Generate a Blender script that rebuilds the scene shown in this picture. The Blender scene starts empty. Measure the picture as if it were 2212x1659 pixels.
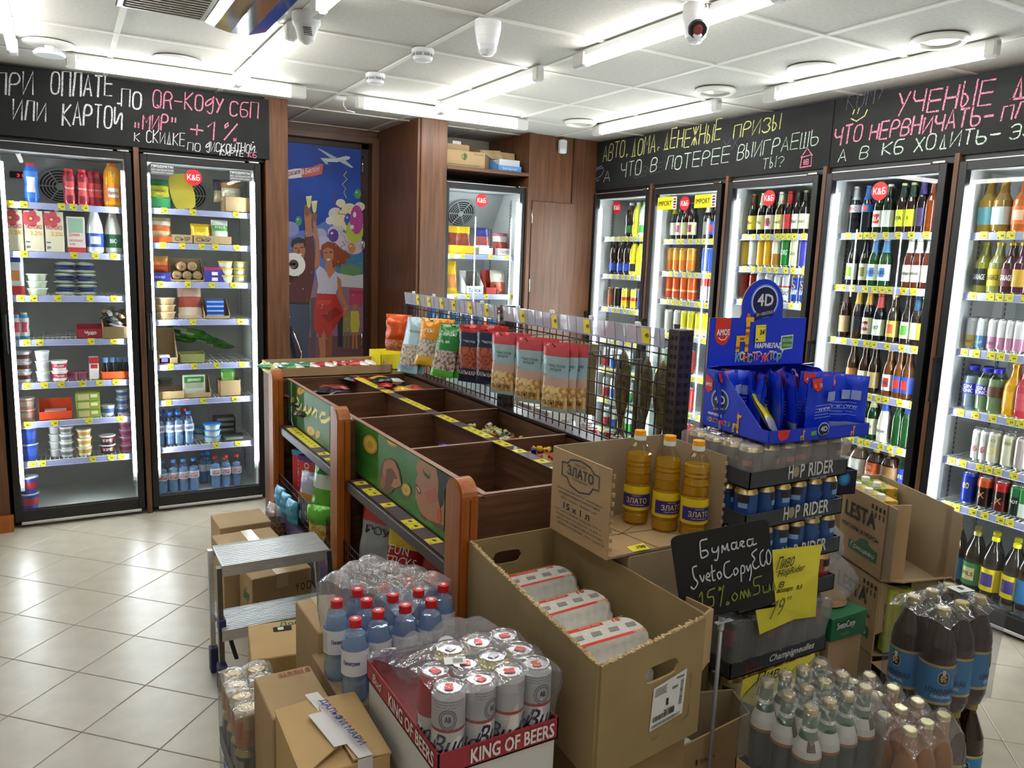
import bpy, math, random
from mathutils import Vector, Matrix
random.seed(7)
SC = bpy.context.scene; COL = SC.collection
R = math.radians
# ---------------- camera, world, exposure ----------------
YAW, PITCH, ROLL, FPX, CH = 0.5278, 0.1591, 0.0359, 1680.0, 1.61
_f = Vector((math.sin(YAW)*math.cos(PITCH), math.cos(YAW)*math.cos(PITCH), -math.sin(PITCH)))
_r = Vector((math.cos(YAW), -math.sin(YAW), 0)); _u = _r.cross(_f)
_c, _s = math.cos(ROLL), math.sin(ROLL)
_r, _u = _r*_c + _u*_s, _u*_c - _r*_s
CAMO = Vector((0, 0, CH))
cam_d = bpy.data.cameras.new('camera'); cam = bpy.data.objects.new('camera', cam_d); COL.objects.link(cam)
cam_d.sensor_width = 36; cam_d.lens = 36*FPX/2212; cam_d.clip_start = .05; cam_d.clip_end = 50
_m = Matrix((( _r.x,_u.x,-_f.x),(_r.y,_u.y,-_f.y),(_r.z,_u.z,-_f.z))).to_4x4(); _m.translation = CAMO
cam.matrix_world = _m; SC.camera = cam
w = bpy.data.worlds.new('world'); SC.world = w; w.use_nodes = True
w.node_tree.nodes['Background'].inputs[0].default_value = (.75,.82,1,1)
w.node_tree.nodes['Background'].inputs[1].default_value = .25
SC.view_settings.view_transform = 'Standard'; SC.view_settings.look = 'None'
SC.view_settings.exposure = 0.64; SC.view_settings.gamma = 1; SC.view_settings.use_curve_mapping = False
TUBE_E, STRIP_E = 17.5, 90.0
SC.cycles.max_bounces = 10; SC.cycles.transparent_max_bounces = 24; SC.cycles.caustics_reflective = False; SC.cycles.caustics_refractive = False
SC.cycles.sample_clamp_indirect = 4
def at(px, py, ax, val):          # a point of the photograph on the real plane ax = val
    d = _f + _r*((px-1106)/FPX) - _u*((py-829.5)/FPX)
    k = 'xyz'.index(ax); return CAMO + d*((val-CAMO[k])/d[k])
# ---------------- materials ----------------
def lin(h):
    h = h.lstrip('#'); c = [int(h[i:i+2],16)/255 for i in (0,2,4)]
    return tuple((x/12.92 if x <= .04045 else ((x+.055)/1.055)**2.4) for x in c) + (1,)
MC = {}
def mat(key, hexc='#888888', rough=.5, metal=0, kind=None, e=0, **k):
    if key in MC: return MC[key]
    m = bpy.data.materials.new(key); m.use_nodes = True; MC[key] = m
    nt = m.node_tree; N, L = nt.nodes, nt.links; b = N['Principled BSDF']; c = lin(hexc)
    b.inputs['Base Color'].default_value = c; b.inputs['Roughness'].default_value = rough; b.inputs['Metallic'].default_value = metal
    if e: b.inputs['Emission Color'].default_value = c; b.inputs['Emission Strength'].default_value = e
    if 'coat' in k: b.inputs['Coat Weight'].default_value = k['coat']; b.inputs['Coat Roughness'].default_value = .08
    def tex(scale, vec=(1,1,1), det=4, rot=(0,0,0), obj=True):
        t = N.new('ShaderNodeTexCoord'); mp = N.new('ShaderNodeMapping'); mp.inputs['Scale'].default_value = vec; mp.inputs['Rotation'].default_value = rot
        n = N.new('ShaderNodeTexNoise'); n.inputs['Scale'].default_value = scale; n.inputs['Detail'].default_value = det
        L.new(t.outputs['Object'], mp.inputs[0]); L.new(mp.outputs[0], n.inputs['Vector']); return n
    def ramp(n, a, bb, p0=.3, p1=.7):
        r = N.new('ShaderNodeValToRGB'); r.color_ramp.elements[0].color = lin(a); r.color_ramp.elements[1].color = lin(bb)
        r.color_ramp.elements[0].position = p0; r.color_ramp.elements[1].position = p1; L.new(n.outputs[0], r.inputs[0]); return r
    def bump(n, st, dist=.002):
        bp = N.new('ShaderNodeBump'); bp.inputs['Strength'].default_value = st; bp.inputs['Distance'].default_value = dist
        L.new(n.outputs[0], bp.inputs['Height']); L.new(bp.outputs[0], b.inputs['Normal']); return bp
    if kind == 'wood':
        v = k.get('vec', (6,6,.35)); n = tex(9, v, 6); r = ramp(n, k['c2'], hexc); L.new(r.outputs[0], b.inputs['Base Color']); bump(tex(40, v, 3), .12, .001)
    elif kind == 'card':
        n = tex(7, (1,1,1), 5); r = ramp(n, k.get('c2', hexc), hexc, .25, .75); L.new(r.outputs[0], b.inputs['Base Color']); bump(tex(160, (1,1,.25), 3), .25, .0008)
    elif kind == 'noise':
        n = tex(k.get('sc', 30), k.get('vec', (1,1,1)), 6); r = ramp(n, k['c2'], hexc, k.get('p0', .35), k.get('p1', .65)); L.new(r.outputs[0], b.inputs['Base Color'])
        if k.get('bump'): bump(n, k['bump'], k.get('dist', .001))
    elif kind == 'brushed':
        n = tex(14, k.get('vec', (1,60,60)), 4); r = ramp(n, k['c2'], hexc); L.new(r.outputs[0], b.inputs['Base Color']); bump(n, .15, .0005)
    elif kind == 'crumple':
        n = tex(k.get('sc', 26), (1,1,1), 3); bump(n, k.get('st', .6), .012)
    elif kind in ('glass', 'film'):
        N.remove(b); out = N['Material Output']; tr = N.new('ShaderNodeBsdfTransparent'); gl = N.new('ShaderNodeBsdfGlossy'); mx = N.new('ShaderNodeMixShader')
        tr.inputs[0].default_value = c; gl.inputs['Roughness'].default_value = rough
        fr = N.new('ShaderNodeFresnel'); fr.inputs[0].default_value = 1.45
        if kind == 'film':
            n = tex(k.get('sc', 22), (1,1,1), 3); bp = N.new('ShaderNodeBump'); bp.inputs['Strength'].default_value = .9; bp.inputs['Distance'].default_value = .02
            L.new(n.outputs[0], bp.inputs['Height']); L.new(bp.outputs[0], gl.inputs['Normal']); L.new(bp.outputs[0], fr.inputs['Normal'])
            df = N.new('ShaderNodeBsdfDiffuse'); df.inputs[0].default_value = lin(k['dc']) if 'dc' in k else (.8,.8,.82,1); m2 = N.new('ShaderNodeMixShader'); m2.inputs[0].default_value = k.get('milk', .1)
            L.new(tr.outputs[0], m2.inputs[1]); L.new(df.outputs[0], m2.inputs[2]); src = m2
            mth = N.new('ShaderNodeMath'); mth.operation = 'MULTIPLY_ADD'; mth.inputs[1].default_value = 1.2; mth.inputs[2].default_value = .06; L.new(fr.outputs[0], mth.inputs[0]); fac = mth
        else: src = tr; fac = fr
        gm = N.new('ShaderNodeNewGeometry'); iv = N.new('ShaderNodeMath'); iv.operation = 'SUBTRACT'; iv.inputs[0].default_value = 1; L.new(gm.outputs['Backfacing'], iv.inputs[1])
        ml = N.new('ShaderNodeMath'); ml.operation = 'MULTIPLY'; L.new(iv.outputs[0], ml.inputs[0]); L.new(fac.outputs[0], ml.inputs[1]); fac = ml
        L.new(fac.outputs[0], mx.inputs[0]); L.new(src.outputs[0], mx.inputs[1]); L.new(gl.outputs[0], mx.inputs[2]); L.new(mx.outputs[0], out.inputs[0])
    elif kind == 'chalk':
        out = N['Material Output']; tr = N.new('ShaderNodeBsdfTransparent'); mx = N.new('ShaderNodeMixShader'); n = tex(260, (1,1,1), 3)
        r = ramp(n, '#000000', '#ffffff', .36, .50); L.new(r.outputs[0], mx.inputs[0]); L.new(tr.outputs[0], mx.inputs[1]); L.new(b.outputs[0], mx.inputs[2]); L.new(mx.outputs[0], out.inputs[0])
    elif kind == 'board':
        n = tex(5, (1,1,1), 6); r = ramp(n, '#0b0b0d', '#17181b', .35, .7); L.new(r.outputs[0], b.inputs['Base Color'])
    elif kind == 'liquid':
        b.inputs['Transmission Weight'].default_value = k.get('tw', .75); b.inputs['IOR'].default_value = k.get('ior', 1.2)
    return m
def C(h, rough=.45, metal=0): return mat('paint_%s_%d_%d' % (h.strip('#'), rough*100, metal*10), h, rough, metal)
WOOD = mat('walnut_laminate', '#754c30', .42, 0, 'wood', c2='#50321e')
WOODY = mat('walnut_laminate_long', '#74503a', .4, 0, 'wood', c2='#533827', vec=(6,.5,6))
WOODX = mat('walnut_laminate_across', '#74503a', .4, 0, 'wood', c2='#533827', vec=(.5,6,6))
WEDGE = mat('walnut_edge_band', '#a97f6c', .45, 0, 'wood', c2='#94705f', vec=(6,.5,6))
POSTW = mat('orange_stained_wood', '#b0621c', .4, 0, 'wood', c2='#934c12', coat=.12)
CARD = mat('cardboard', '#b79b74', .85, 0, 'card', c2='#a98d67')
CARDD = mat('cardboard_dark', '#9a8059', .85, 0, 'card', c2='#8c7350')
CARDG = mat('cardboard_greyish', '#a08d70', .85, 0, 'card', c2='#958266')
CARDE = mat('cardboard_torn_edge', '#cdb68f', .9, 0, 'card', c2='#9c8259')
BLACK = mat('black_powder_coat', '#121214', .38)
WHITE = mat('white_enamel', '#e8eaec', .4)
GREYB = mat('fridge_lining_grey', '#dadde1', .35)
STEEL = mat('brushed_aluminium', '#e2e4e6', .42, .7, 'brushed', c2='#c2c5c9', vec=(1,40,40))
CHROME = mat('chrome', '#e0e0de', .08, 1)
ALU = mat('can_aluminium', '#dcdde0', .25, 1); GOLD = mat('can_gold_lid', '#dcc48a', .28, 1)
GLASS = mat('clear_pane', '#f4f8f6', .01, 0, 'glass'); FILM = mat('shrink_film', '#f2f3f6', .12, 0, 'film', milk=.24); FILM2 = mat('bag_film', '#f2f3f5', .1, 0, 'film', milk=.2, sc=34)
TUBE = mat('tube_light', '#fffdf8', .5, e=TUBE_E); STRIP = mat('led_strip', '#f4f8ff', .5, e=STRIP_E)
YTAG = C('#f2e23c', .5); INK = C('#1c1c20', .6); RAIL = mat('price_rail_lilac', '#b4b6e2', .25); DKB = mat('brown_metal', '#35241f', .4, .2)
# ---------------- mesh builder ----------------
class MB:
    def __init__(s): s.v=[]; s.f=[]; s.fm=[]; s.m=[]; s.sm=[]; s.T=None
    def mi(s, m):
        if m not in s.m: s.m.append(m)
        return s.m.index(m)
    def add(s, vs, fs, m, smooth=False):
        o = len(s.v); T = s.T
        for p in vs: s.v.append(tuple(T @ Vector(p)) if T else tuple(p))
        i = s.mi(m)
        for f in fs: s.f.append([o+a for a in f]); s.fm.append(i); s.sm.append(smooth)
        return s
    def box(s, x0,y0,z0,x1,y1,z1, m):
        v=[(x0,y0,z0),(x1,y0,z0),(x1,y1,z0),(x0,y1,z0),(x0,y0,z1),(x1,y0,z1),(x1,y1,z1),(x0,y1,z1)]
        return s.add(v,[(0,3,2,1),(4,5,6,7),(0,1,5,4),(1,2,6,5),(2,3,7,6),(3,0,4,7)],m)
    def rbox(s, x0,y0,z0,x1,y1,z1, m, b=.003):   # bevelled box
        if min(x1-x0,y1-y0,z1-z0) < 2.2*b: return s.box(x0,y0,z0,x1,y1,z1,m)
        P=[]; 
        for z,i in ((z0,b),(z0+b,0),(z1-b,0),(z1,b)):
            for a,c in ((0,1),(1,0)):pass
            xa,xb,ya,yb=x0+i,x1-i,y0+i,y1-i; c=b
            P.append([(xa+c,ya,z),(xb-c,ya,z),(xb,ya+c,z),(xb,yb-c,z),(xb-c,yb,z),(xa+c,yb,z),(xa,yb-c,z),(xa,ya+c,z)])
        vs=[p for r in P for p in r]; fs=[tuple(range(7,-1,-1)),tuple(range(24,32))]
        for k in range(3):
            for j in range(8): a=k*8+j; c=k*8+(j+1)%8; fs.append((a,c,c+8,a+8))
        return s.add(vs,fs,m)
    def ext(s, poly, vec, m, mside=None):   # polygon (3-D points) extruded by vec
        n=len(poly); vec=Vector(vec); a=[Vector(p) for p in poly]; b=[p+vec for p in a]
        s.add(a+b,[tuple(range(n-1,-1,-1)),tuple(range(n,2*n))],m)
        return s.add(a+b,[(i,(i+1)%n,n+(i+1)%n,n+i) for i in range(n)],mside or m)
    def poly(s, pts, m): return s.add(pts,[tuple(range(len(pts)))],m)
    def lathe(s, prof, m, n=20, c=(0,0,0), smooth=True, a0=0, a1=360):   # prof: (r,z[,material]) ; material applies to the band above
        full = abs(a1-a0)>=360; k = n if full else n+1
        for i in range(len(prof)-1):
            p,q=prof[i],prof[i+1]; mm = p[2] if len(p)>2 and p[2] else m; vs=[]
            for r,z in (p[:2],q[:2]):
                for j in range(k): t=R(a0+(a1-a0)*j/n); vs.append((c[0]+r*math.cos(t),c[1]+r*math.sin(t),c[2]+z))
            fs=[(j,(j+1)%k,k+(j+1)%k,k+j) for j in range(n)]; s.add(vs,fs,mm,smooth)
        return s
    def tube(s, pts, r, m, n=8, smooth=True):
        pts=[Vector(p) for p in pts]; vs=[]; fs=[]
        for i,p in enumerate(pts):
            d=(pts[min(i+1,len(pts)-1)]-pts[max(i-1,0)]).normalized(); a=d.orthogonal().normalized() if abs(d.z)>.9 else d.cross(Vector((0,0,1))).normalized(); b=d.cross(a)
            for j in range(n): t=2*math.pi*j/n; vs.append(p+(a*math.cos(t)+b*math.sin(t))*r)
        for i in range(len(pts)-1):
            for j in range(n): fs.append((i*n+j,i*n+(j+1)%n,(i+1)*n+(j+1)%n,(i+1)*n+j))
        fs.append(tuple(range(n-1,-1,-1))); fs.append(tuple(range((len(pts)-1)*n,len(pts)*n)))
        return s.add(vs,fs,m,smooth)
    def mesh(s, name):
        me=bpy.data.meshes.new(name); me.from_pydata(s.v,[],s.f)
        for m in s.m: me.materials.append(m)
        me.polygons.foreach_set('material_index',s.fm); me.polygons.foreach_set('use_smooth',s.sm); me.update(); return me
def obj(name, mb, parent=None, loc=(0,0,0), rot=(0,0,0), kind=None, label=None):
    me = mb.mesh(name) if isinstance(mb, MB) else mb
    o=bpy.data.objects.new(name, me); COL.objects.link(o); o.parent=parent; o.location=loc; o.rotation_euler=rot
    if kind: o['kind']=kind
    if label: o['label']=label
    return o
CACHE={}
def cobj(name, key, fn, parent, loc=(0,0,0), rot=(0,0,0)):
    if key not in CACHE: CACHE[key]=fn().mesh(name)
    return obj(name, CACHE[key], parent, loc, rot)
def thing(name, label, cat, loc=(0,0,0), rz=0, group=None, rot=None):
    o=bpy.data.objects.new(name,None); COL.objects.link(o); o.empty_display_size=.05; o.location=loc; o.rotation_euler=rot or (0,0,rz)
    o['label']=label; o['category']=cat
    if group: o['group']=group
    return o
def tag(o, label, cat, group=None):
    o['label']=label; o['category']=cat
    if group: o['group']=group
    return o
# ---------------- lettering ----------------
TX={}
def textdata(body):
    if body in TX: return TX[body]
    c=bpy.data.curves.new('t','FONT'); c.body=body; c.resolution_u=2; o=bpy.data.objects.new('t',c); COL.objects.link(o)
    dg=bpy.context.evaluated_depsgraph_get(); me=bpy.data.meshes.new_from_object(o.evaluated_get(dg))
    vs=[(v.co.x,v.co.y) for v in me.vertices]; fs=[tuple(p.vertices) for p in me.polygons]
    bpy.data.objects.remove(o); bpy.data.curves.remove(c); bpy.data.meshes.remove(me)
    if vs:
        x0=min(v[0] for v in vs); x1=max(v[0] for v in vs); y0=min(v[1] for v in vs); y1=max(v[1] for v in vs)
    else: x0=x1=y0=y1=0
    TX[body]=(vs,fs,x0,x1,y0,y1); return TX[body]
def text(mb, body, o, U, V, wd, ht, m, shear=0, bold=0, off=None):   # text fitted in wd x ht, lower-left corner at o, U and V unit directions
    vs,fs,x0,x1,y0,y1=textdata(body); o,U,V=Vector(o),Vector(U).normalized(),Vector(V).normalized(); nn=U.cross(V)*.0006
    if x1<=x0: return
    sx=wd/(x1-x0); sy=ht/(y1-y0)
    for k in ((0,0),) if not bold else ((0,0),(bold,0),(bold,bold),(0,bold)):
        mb.add([o+nn+nn*.05*(k[0]*2+k[1])/(bold or 1)+U*((x-x0)*sx+shear*(y-y0)*sy+k[0])+V*((y-y0)*sy+k[1]) for x,y in vs],fs,m)
def wraptext(mb, body, r, a0, z0, wd, ht, m, shear=0, bold=0):   # around a cylinder of radius r, centred on angle a0
    vs,fs,x0,x1,y0,y1=textdata(body); sx=wd/(x1-x0); sy=ht/(y1-y0)
    for k in ((0,0),) if not bold else ((0,0),(bold,0)):
        mb.add([(r*math.cos(a0+((x-x0)*sx+k[0]-wd/2+shear*(y-y0)*sy)/r), r*math.sin(a0+((x-x0)*sx+k[0]-wd/2+shear*(y-y0)*sy)/r), z0+(y-y0)*sy) for x,y in vs],fs,m)
# stroke glyphs: strokes separated by spaces, points are two digits (x 0-4, y 0-6)
G={'А':'002640 1232','Б':'4606003041423303','В':'000636454433 033342413000','Г':'000646','Д':'102630 0040 1000','Е':'46060040 0343','Ж':'0046 0640 2026','З':'05163645443323 23334241301001','И':'06004640','Й':'06004640 1737','К':'0006 460340','Л':'00164640','М':'0006234640','Н':'0006 4640 0343','О':'163645413010010516','П':'00064640','Р':'00063645443303','С':'4536160501103041','Т':'0646 2620','У':'0623 4610','Х':'0046 0640','Ч':'06041343 4640','Ш':'06004046 2026','Ы':'06001021221303 4640','Ь':'06003041423303','Я':'40461605041343 2300','Э':'0516364541301001 1343','Q':'163645413010010516 2140','R':'00063645443303 3340','+':'0343 2125','-':'0343','%':'0046 051615040405 30414031','1':'042620','?':'05163645443322 2120',',':'211110','"':'1614 3634','„':'1210 3230','д':'463615040313344647 46402011','S':'4536160504334241301001','V':'062046','!':'2622 2120'}
def strokes(ch):
    out=[]
    for st in G.get(ch,G.get(ch.upper(),'')).split():
        if len(st)%2: st=st[:-1]
        out.append([(int(st[i])/4,int(st[i+1])/6) for i in range(0,len(st),2)])
    return out
RND=set('БВЗОРСЬЫЯЭQRЙУ?д')
def chalk(mb, s, o, U, V, wd, ht, m, lw=.006, jit=.03, slant=.08, rise=0):   # a chalk line fitted in wd x ht
    n=len(s); cw=wd/n; o,U,V=Vector(o),Vector(U).normalized(),Vector(V).normalized(); nn=U.cross(V)*.0012
    for i,ch in enumerate(s):
        if ch==' ': continue
        dy=random.uniform(-jit,jit)*ht*2; sc=random.uniform(.9,1.08)
        for st in strokes(ch):
            if ch in RND or ch.upper() in RND:
                for _ in range(2):
                    q=[st[0]]
                    for a,b in zip(st,st[1:]): q+=[(a[0]*.75+b[0]*.25,a[1]*.75+b[1]*.25),(a[0]*.25+b[0]*.75,a[1]*.25+b[1]*.75)]
                    st=q+[st[-1]]
            pts=[o+nn+U*(i*cw+cw*.74*(x+random.uniform(-jit,jit)*.5)+slant*y*ht)+V*(y*ht*sc+dy+rise*(i/n)) for x,y in st]
            ribbon(mb,pts,nn,lw*random.uniform(.8,1.15),m)
def ribbon(mb, pts, nn, lw, m):
    pts=[Vector(p) for p in pts]; nn=Vector(nn).normalized(); vs=[]
    if len(pts)<2: return
    for i,p in enumerate(pts):
        d=pts[min(i+1,len(pts)-1)]-pts[max(i-1,0)]
        if d.length<1e-7: d=Vector((0,0,1))
        t=d.normalized().cross(nn)*lw/2; vs+= [p+t,p-t]
    mb.add(vs,[(2*i,2*i+1,2*i+3,2*i+2) for i in range(len(pts)-1)],m)
TC=0
def trace(mb, pts, ax, val, m, off, sc=None, n=None):   # a flat print shape on the real plane ax=val, given by its corners in the photograph
    q=[at(*( (sc[0]+x*sc[2], sc[1]+y*sc[2]) if sc else (x,y)), ax, val) for x,y in pts]
    global TC; TC+=1; off+=.00001*(TC%400)
    d=Vector((0,0,0)); d['xyz'.index(ax)]=-off
    mb.poly([p+d for p in q], m)
# ---------------- setting ----------------
ZC, YL, XR, XG = 2.528, 5.05, 3.653, 1.727
TILEM = mat('floor_tile_beige', '#c2b9a9', .32, 0, 'noise', c2='#b3aa99', sc=9, p0=.3, p1=.7, bump=.05)
GROUT = C('#8b8475', .9)
fl = MB(); fl.box(-1.6,-1.5,-.06,4.6,6.6,-.004,GROUT); FLOOR=obj('floor', fl, kind='structure')
def tilemesh():
    m=MB(); h=.1505; m.rbox(-h,-h,-.006,h,h,0,TILEM,.0018); return m
tm=tilemesh().mesh('tile'); rest=MB(); ui=Vector((.2165,-.2125,0)); uj=Vector((.2125,.2165,0)); o0=Vector((.195,3.827,0))+ui*.5+uj*.5
cnt=0
for i in range(-18,22):
    for j in range(-20,22):
        c=o0+ui*i+uj*j
        if not (-1.4<c.x<4.3 and -1.0<c.y<5.9): continue
        vis=(c.x<1.0 and c.y>2.1 and c.x>-.95-(c.y-2)*.1 and c.y<5.3) or (c.x>1.9 and .9<c.y<2.6 and c.x<3.75)
        a=math.atan2(ui.y,ui.x)
        if vis and cnt<290: obj('tile', tm, FLOOR, c, (0,0,a)); cnt+=1
        else: rest.T=Matrix.Translation(c)@Matrix.Rotation(a,4,'Z'); rest.box(-.1505,-.1505,-.006,.1505,.1505,0,TILEM)
rest.T=None; obj('tile_field', rest, FLOOR, kind='stuff')
CTILE = mat('ceiling_tile_white', '#bebcb4', .8, 0, 'noise', c2='#b4b2aa', sc=60, bump=.12, dist=.0015)
TBAR = C('#cfcdc7', .6)
ce=MB(); ce.box(-1.6,-1.5,ZC+.02,4.6,6.6,ZC+.08,C('#c8c6c0',.9)); CEIL=obj('ceiling', ce, kind='structure')
ctm=MB(); ctm.rbox(-.2965,-.2965,0,.2965,.2965,.018,CTILE,.002); ctm=ctm.mesh('ceiling_tile')
bars=MB()
for i in range(-3,9):
    x=.27+.6*i; bars.box(x-.012,-1.4,ZC-.003,x+.012,6.5,ZC+.004,TBAR)
for j in range(-7,7):
    y=2.82+.6*j; bars.box(-1.5,y-.012,ZC-.0045,4.5,y+.012,ZC+.003,TBAR)
obj('ceiling_grid', bars, CEIL)
for i in range(-3,8):
    for j in range(-7,6): obj('ceiling_tile', ctm, CEIL, (.57+.6*i, 3.12+.6*j, ZC+.0008+.002*random.random()), (0,0,0))
WALLP = C('#b9b4a8', .8)
def wall(name, x0,y0,x1,y1,m=WALLP,z0=0,z1=ZC+.02):
    b=MB(); b.box(x0,y0,z0,x1,y1,z1,m); return obj(name,b,kind='structure')
wall('wall_back', -1.6,5.86,1.0,5.98); wall('wall_right', 4.4,-1.5,4.52,6.6); wall('wall_left', -1.6,-1.5,-1.5,6.6); wall('wall_front', -1.6,-1.5,4.6,-1.4)
# walnut fascia that boxes in the fridges
def panel(name, x0,y0,z0,x1,y1,z1, m=WOOD, kind='structure', **k):
    b=MB(); b.rbox(x0,y0,z0,x1,y1,z1,m,.0015); return obj(name,b,kind=kind,**k)
panel('trim_1', -.45,5.035,0,-.305,5.7,ZC); panel('trim_2', .396,5.03,0,.424,5.7,2.2)
panel('trim_3', 1.13,5.04,0,1.268,5.86,ZC); panel('trim_4', -.36,4.985,0,-.29,5.03,.09, POSTW)
# recess with the painted door
panel('wall_recess', 2.145,5.06,0,2.165,5.90,ZC); panel('trim_5', 2.165,5.045,0,2.352,5.07,ZC)
panel('trim_6', 1.268,5.84,2.475,2.145,5.92,ZC, WOODX); panel('trim_7', 2.09,5.80,0,2.145,5.88,2.475); panel('trim_8', 1.0,5.80,2.43,2.09,5.88,2.475, WOODX)
wall('wall_door', 1.0,5.93,2.3,5.98)
b=MB(); b.box(2.035,5.885,0,2.09,5.9,2.43,mat('dark_wood','#3a221a',.5)); b.box(1.0,5.885,2.395,2.09,5.9,2.43,mat('dark_wood'))
obj('door_frame_2', b, kind='structure')
b=MB(); b.rbox(1.1,5.862,.02,2.03,5.90,2.392,C('#3c2a22',.5)); DOOR=obj('door_1', b, kind='structure')
# poster print on the door, flat shapes in the plane y = 5.86
YD=5.861; Z3=(560,200,.37374)
def zp(mb, pts, col, off=.0005): trace(mb, pts, 'y', YD, col if not isinstance(col,str) else C(col,.4), off, Z3)
b=MB(); b.box(1.11,5.8605,.04,2.02,5.862,2.385,mat('poster_sky','#1650c0',.6,0,'noise',c2='#103f9c',sc=3)); 
P_=b
def circ(mb, cx,cy,rx,ry,col,off,n=22): zp(mb,[(cx+rx*math.cos(2*math.pi*i/n),cy+ry*math.sin(2*math.pi*i/n)) for i in range(n)],col,off)
zp(b,[(150,720),(175,760),(230,800),(300,790),(420,720),(600,700),(600,1170),(150,1170)],'#5b78c9',.0008)
for cx,cy,r,col in ((180,790,50,'#8f9ad6'),(470,640,28,'#e8e6c8'),(520,680,45,'#ebe4b6'),(440,700,40,'#dfe0d6'),(480,740,60,'#f0e8c8'),(540,760,60,'#efe6c0'),(410,740,26,'#e2e6e6'),(440,810,45,'#c9cbe2'),(350,820,40,'#aeb2dd'),(370,870,45,'#c4c2e6'),(470,860,60,'#d9cfe0'),(550,880,60,'#cfc4e0'),(580,660,30,'#e6e0d2')): circ(b,cx,cy,r,r*.9,col,.0011)
zp(b,[(430,960),(600,930),(600,1120),(430,1120)],'#3f7fa8',.0014); zp(b,[(150,1090),(600,1080),(600,1500),(150,1500)],'#8c6f86',.0015)
zp(b,[(470,1010),(530,990),(590,1010),(590,1110),(470,1110)],'#5f8f5f',.0016); zp(b,[(520,1130),(600,1130),(600,1230),(520,1230)],'#b9476a',.0018)
zp(b,[(150,1420),(600,1400),(600,2480),(130,2480)],'#6c4a52',.0019)
zp(b,[(440,1040),(540,1060),(600,1050),(600,1130),(450,1120)],'#cfd2dc',.0017)
# plane and banner
zp(b,[(350,378),(440,382),(500,366),(526,372),(520,386),(450,402),(380,400)],'#c9d8dc',.002); zp(b,[(333,322),(352,326),(450,378),(420,384)],'#9fb9c4',.0022); zp(b,[(450,392),(490,384),(543,432),(534,436)],'#b4c8cf',.0022); zp(b,[(352,378),(385,392),(400,414),(384,414)],'#a9bfc8',.0022); zp(b,[(500,366),(526,372),(520,384),(505,384)],'#e6ecec',.0024)
zp(b,[(150,452),(205,440),(250,438),(245,490),(200,496),(150,500)],'#dfe3ea',.002); zp(b,[(245,438),(300,432),(350,412),(371,414),(362,470),(300,486),(245,490)],'#c4302e',.0021)
def ptext(body,x,y,wd,ht,col,ax='y',val=YD,off=.0026,sc=Z3,slope=0,mb=None,bold=.001,shear=0):
    a=at(sc[0]+x*sc[2],sc[1]+y*sc[2],ax,val); c=at(sc[0]+(x+wd)*sc[2],sc[1]+(y+slope)*sc[2],ax,val); e=at(sc[0]+x*sc[2],sc[1]+(y-ht)*sc[2],ax,val)
    d=Vector((0,0,0)); d['xyz'.index(ax)]=-off
    text(mb or P_,body,a+d,c-a,e-a,(c-a).length,(e-a).length,C(col,.5) if isinstance(col,str) else col,shear,bold)
ptext('красное',160,492,76,30,'#b02a2a',slope=-16); ptext('&',246,474,14,30,'#e8e2d8',slope=-2); ptext('Белое',266,472,84,32,'#efe6da',slope=-20); ptext('Красно',522,1168,74,26,'#a02a33')
# streamers and balloons
for pts,col in (([(505,455),(488,480),(508,500),(480,530),(500,555),(488,575),(505,610)],'#c9cf4a'),([(445,568),(430,600),(432,640),(470,670),(455,700),(500,705),(490,740),(520,760),(535,800),(510,820)],'#a03050'),([(470,770),(490,790),(468,815),(490,830),(500,860),(520,870)],'#b9a85a'),([(480,860),(495,880),(470,890),(490,920),(520,940)],'#3a55b0')):
    q=[at(Z3[0]+x*Z3[2],Z3[1]+y*Z3[2],'y',YD-.0027) for x,y in pts]; ribbon(b,q,(0,-1,0),.006,C(col,.5))
for cx,cy,rx,ry,col in ((227,742,18,28,'#3f9a6a'),(568,586,20,28,'#4aa35a'),(428,826,30,38,'#5a3a9a'),(534,898,22,30,'#d08a3a'),(513,735,20,38,'#3550b0'),(550,800,50,66,'#b9c94a'),(562,735,38,84,'#b8409a')): circ(b,cx,cy,rx,ry,col,.0029); circ(b,cx-rx*.3,cy-ry*.35,rx*.25,ry*.2,'#e6e6ee',.0031,10)
SK,SK2='#b9764e','#8d5236'
# far pedestrians on the print
for x,c1,c2 in ((505,'#8a8a5a','#6f6f50'),(552,'#c9bf4a','#b9a94a')): circ(b,x,1240,13,18,'#b07a4a',.003,12); zp(b,[(x-22,1262),(x+22,1262),(x+28,1340),(x+20,1385),(x-20,1385),(x-26,1340)],c1,.003); zp(b,[(x-14,1385),(x-3,1385),(x-6,1480),(x-18,1480)],SK if c1[1]=='c' else c2,.003); zp(b,[(x+3,1385),(x+14,1385),(x+16,1480),(x+4,1480)],SK if c1[1]=='c' else c2,.003)
zp(b,[(296,1190),(325,1180),(330,1400),(320,1560),(300,1560)],'#5b4450',.003); zp(b,[(450,1300),(485,1260),(480,1470),(455,1470)],'#2c2c38',.003)
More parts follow.
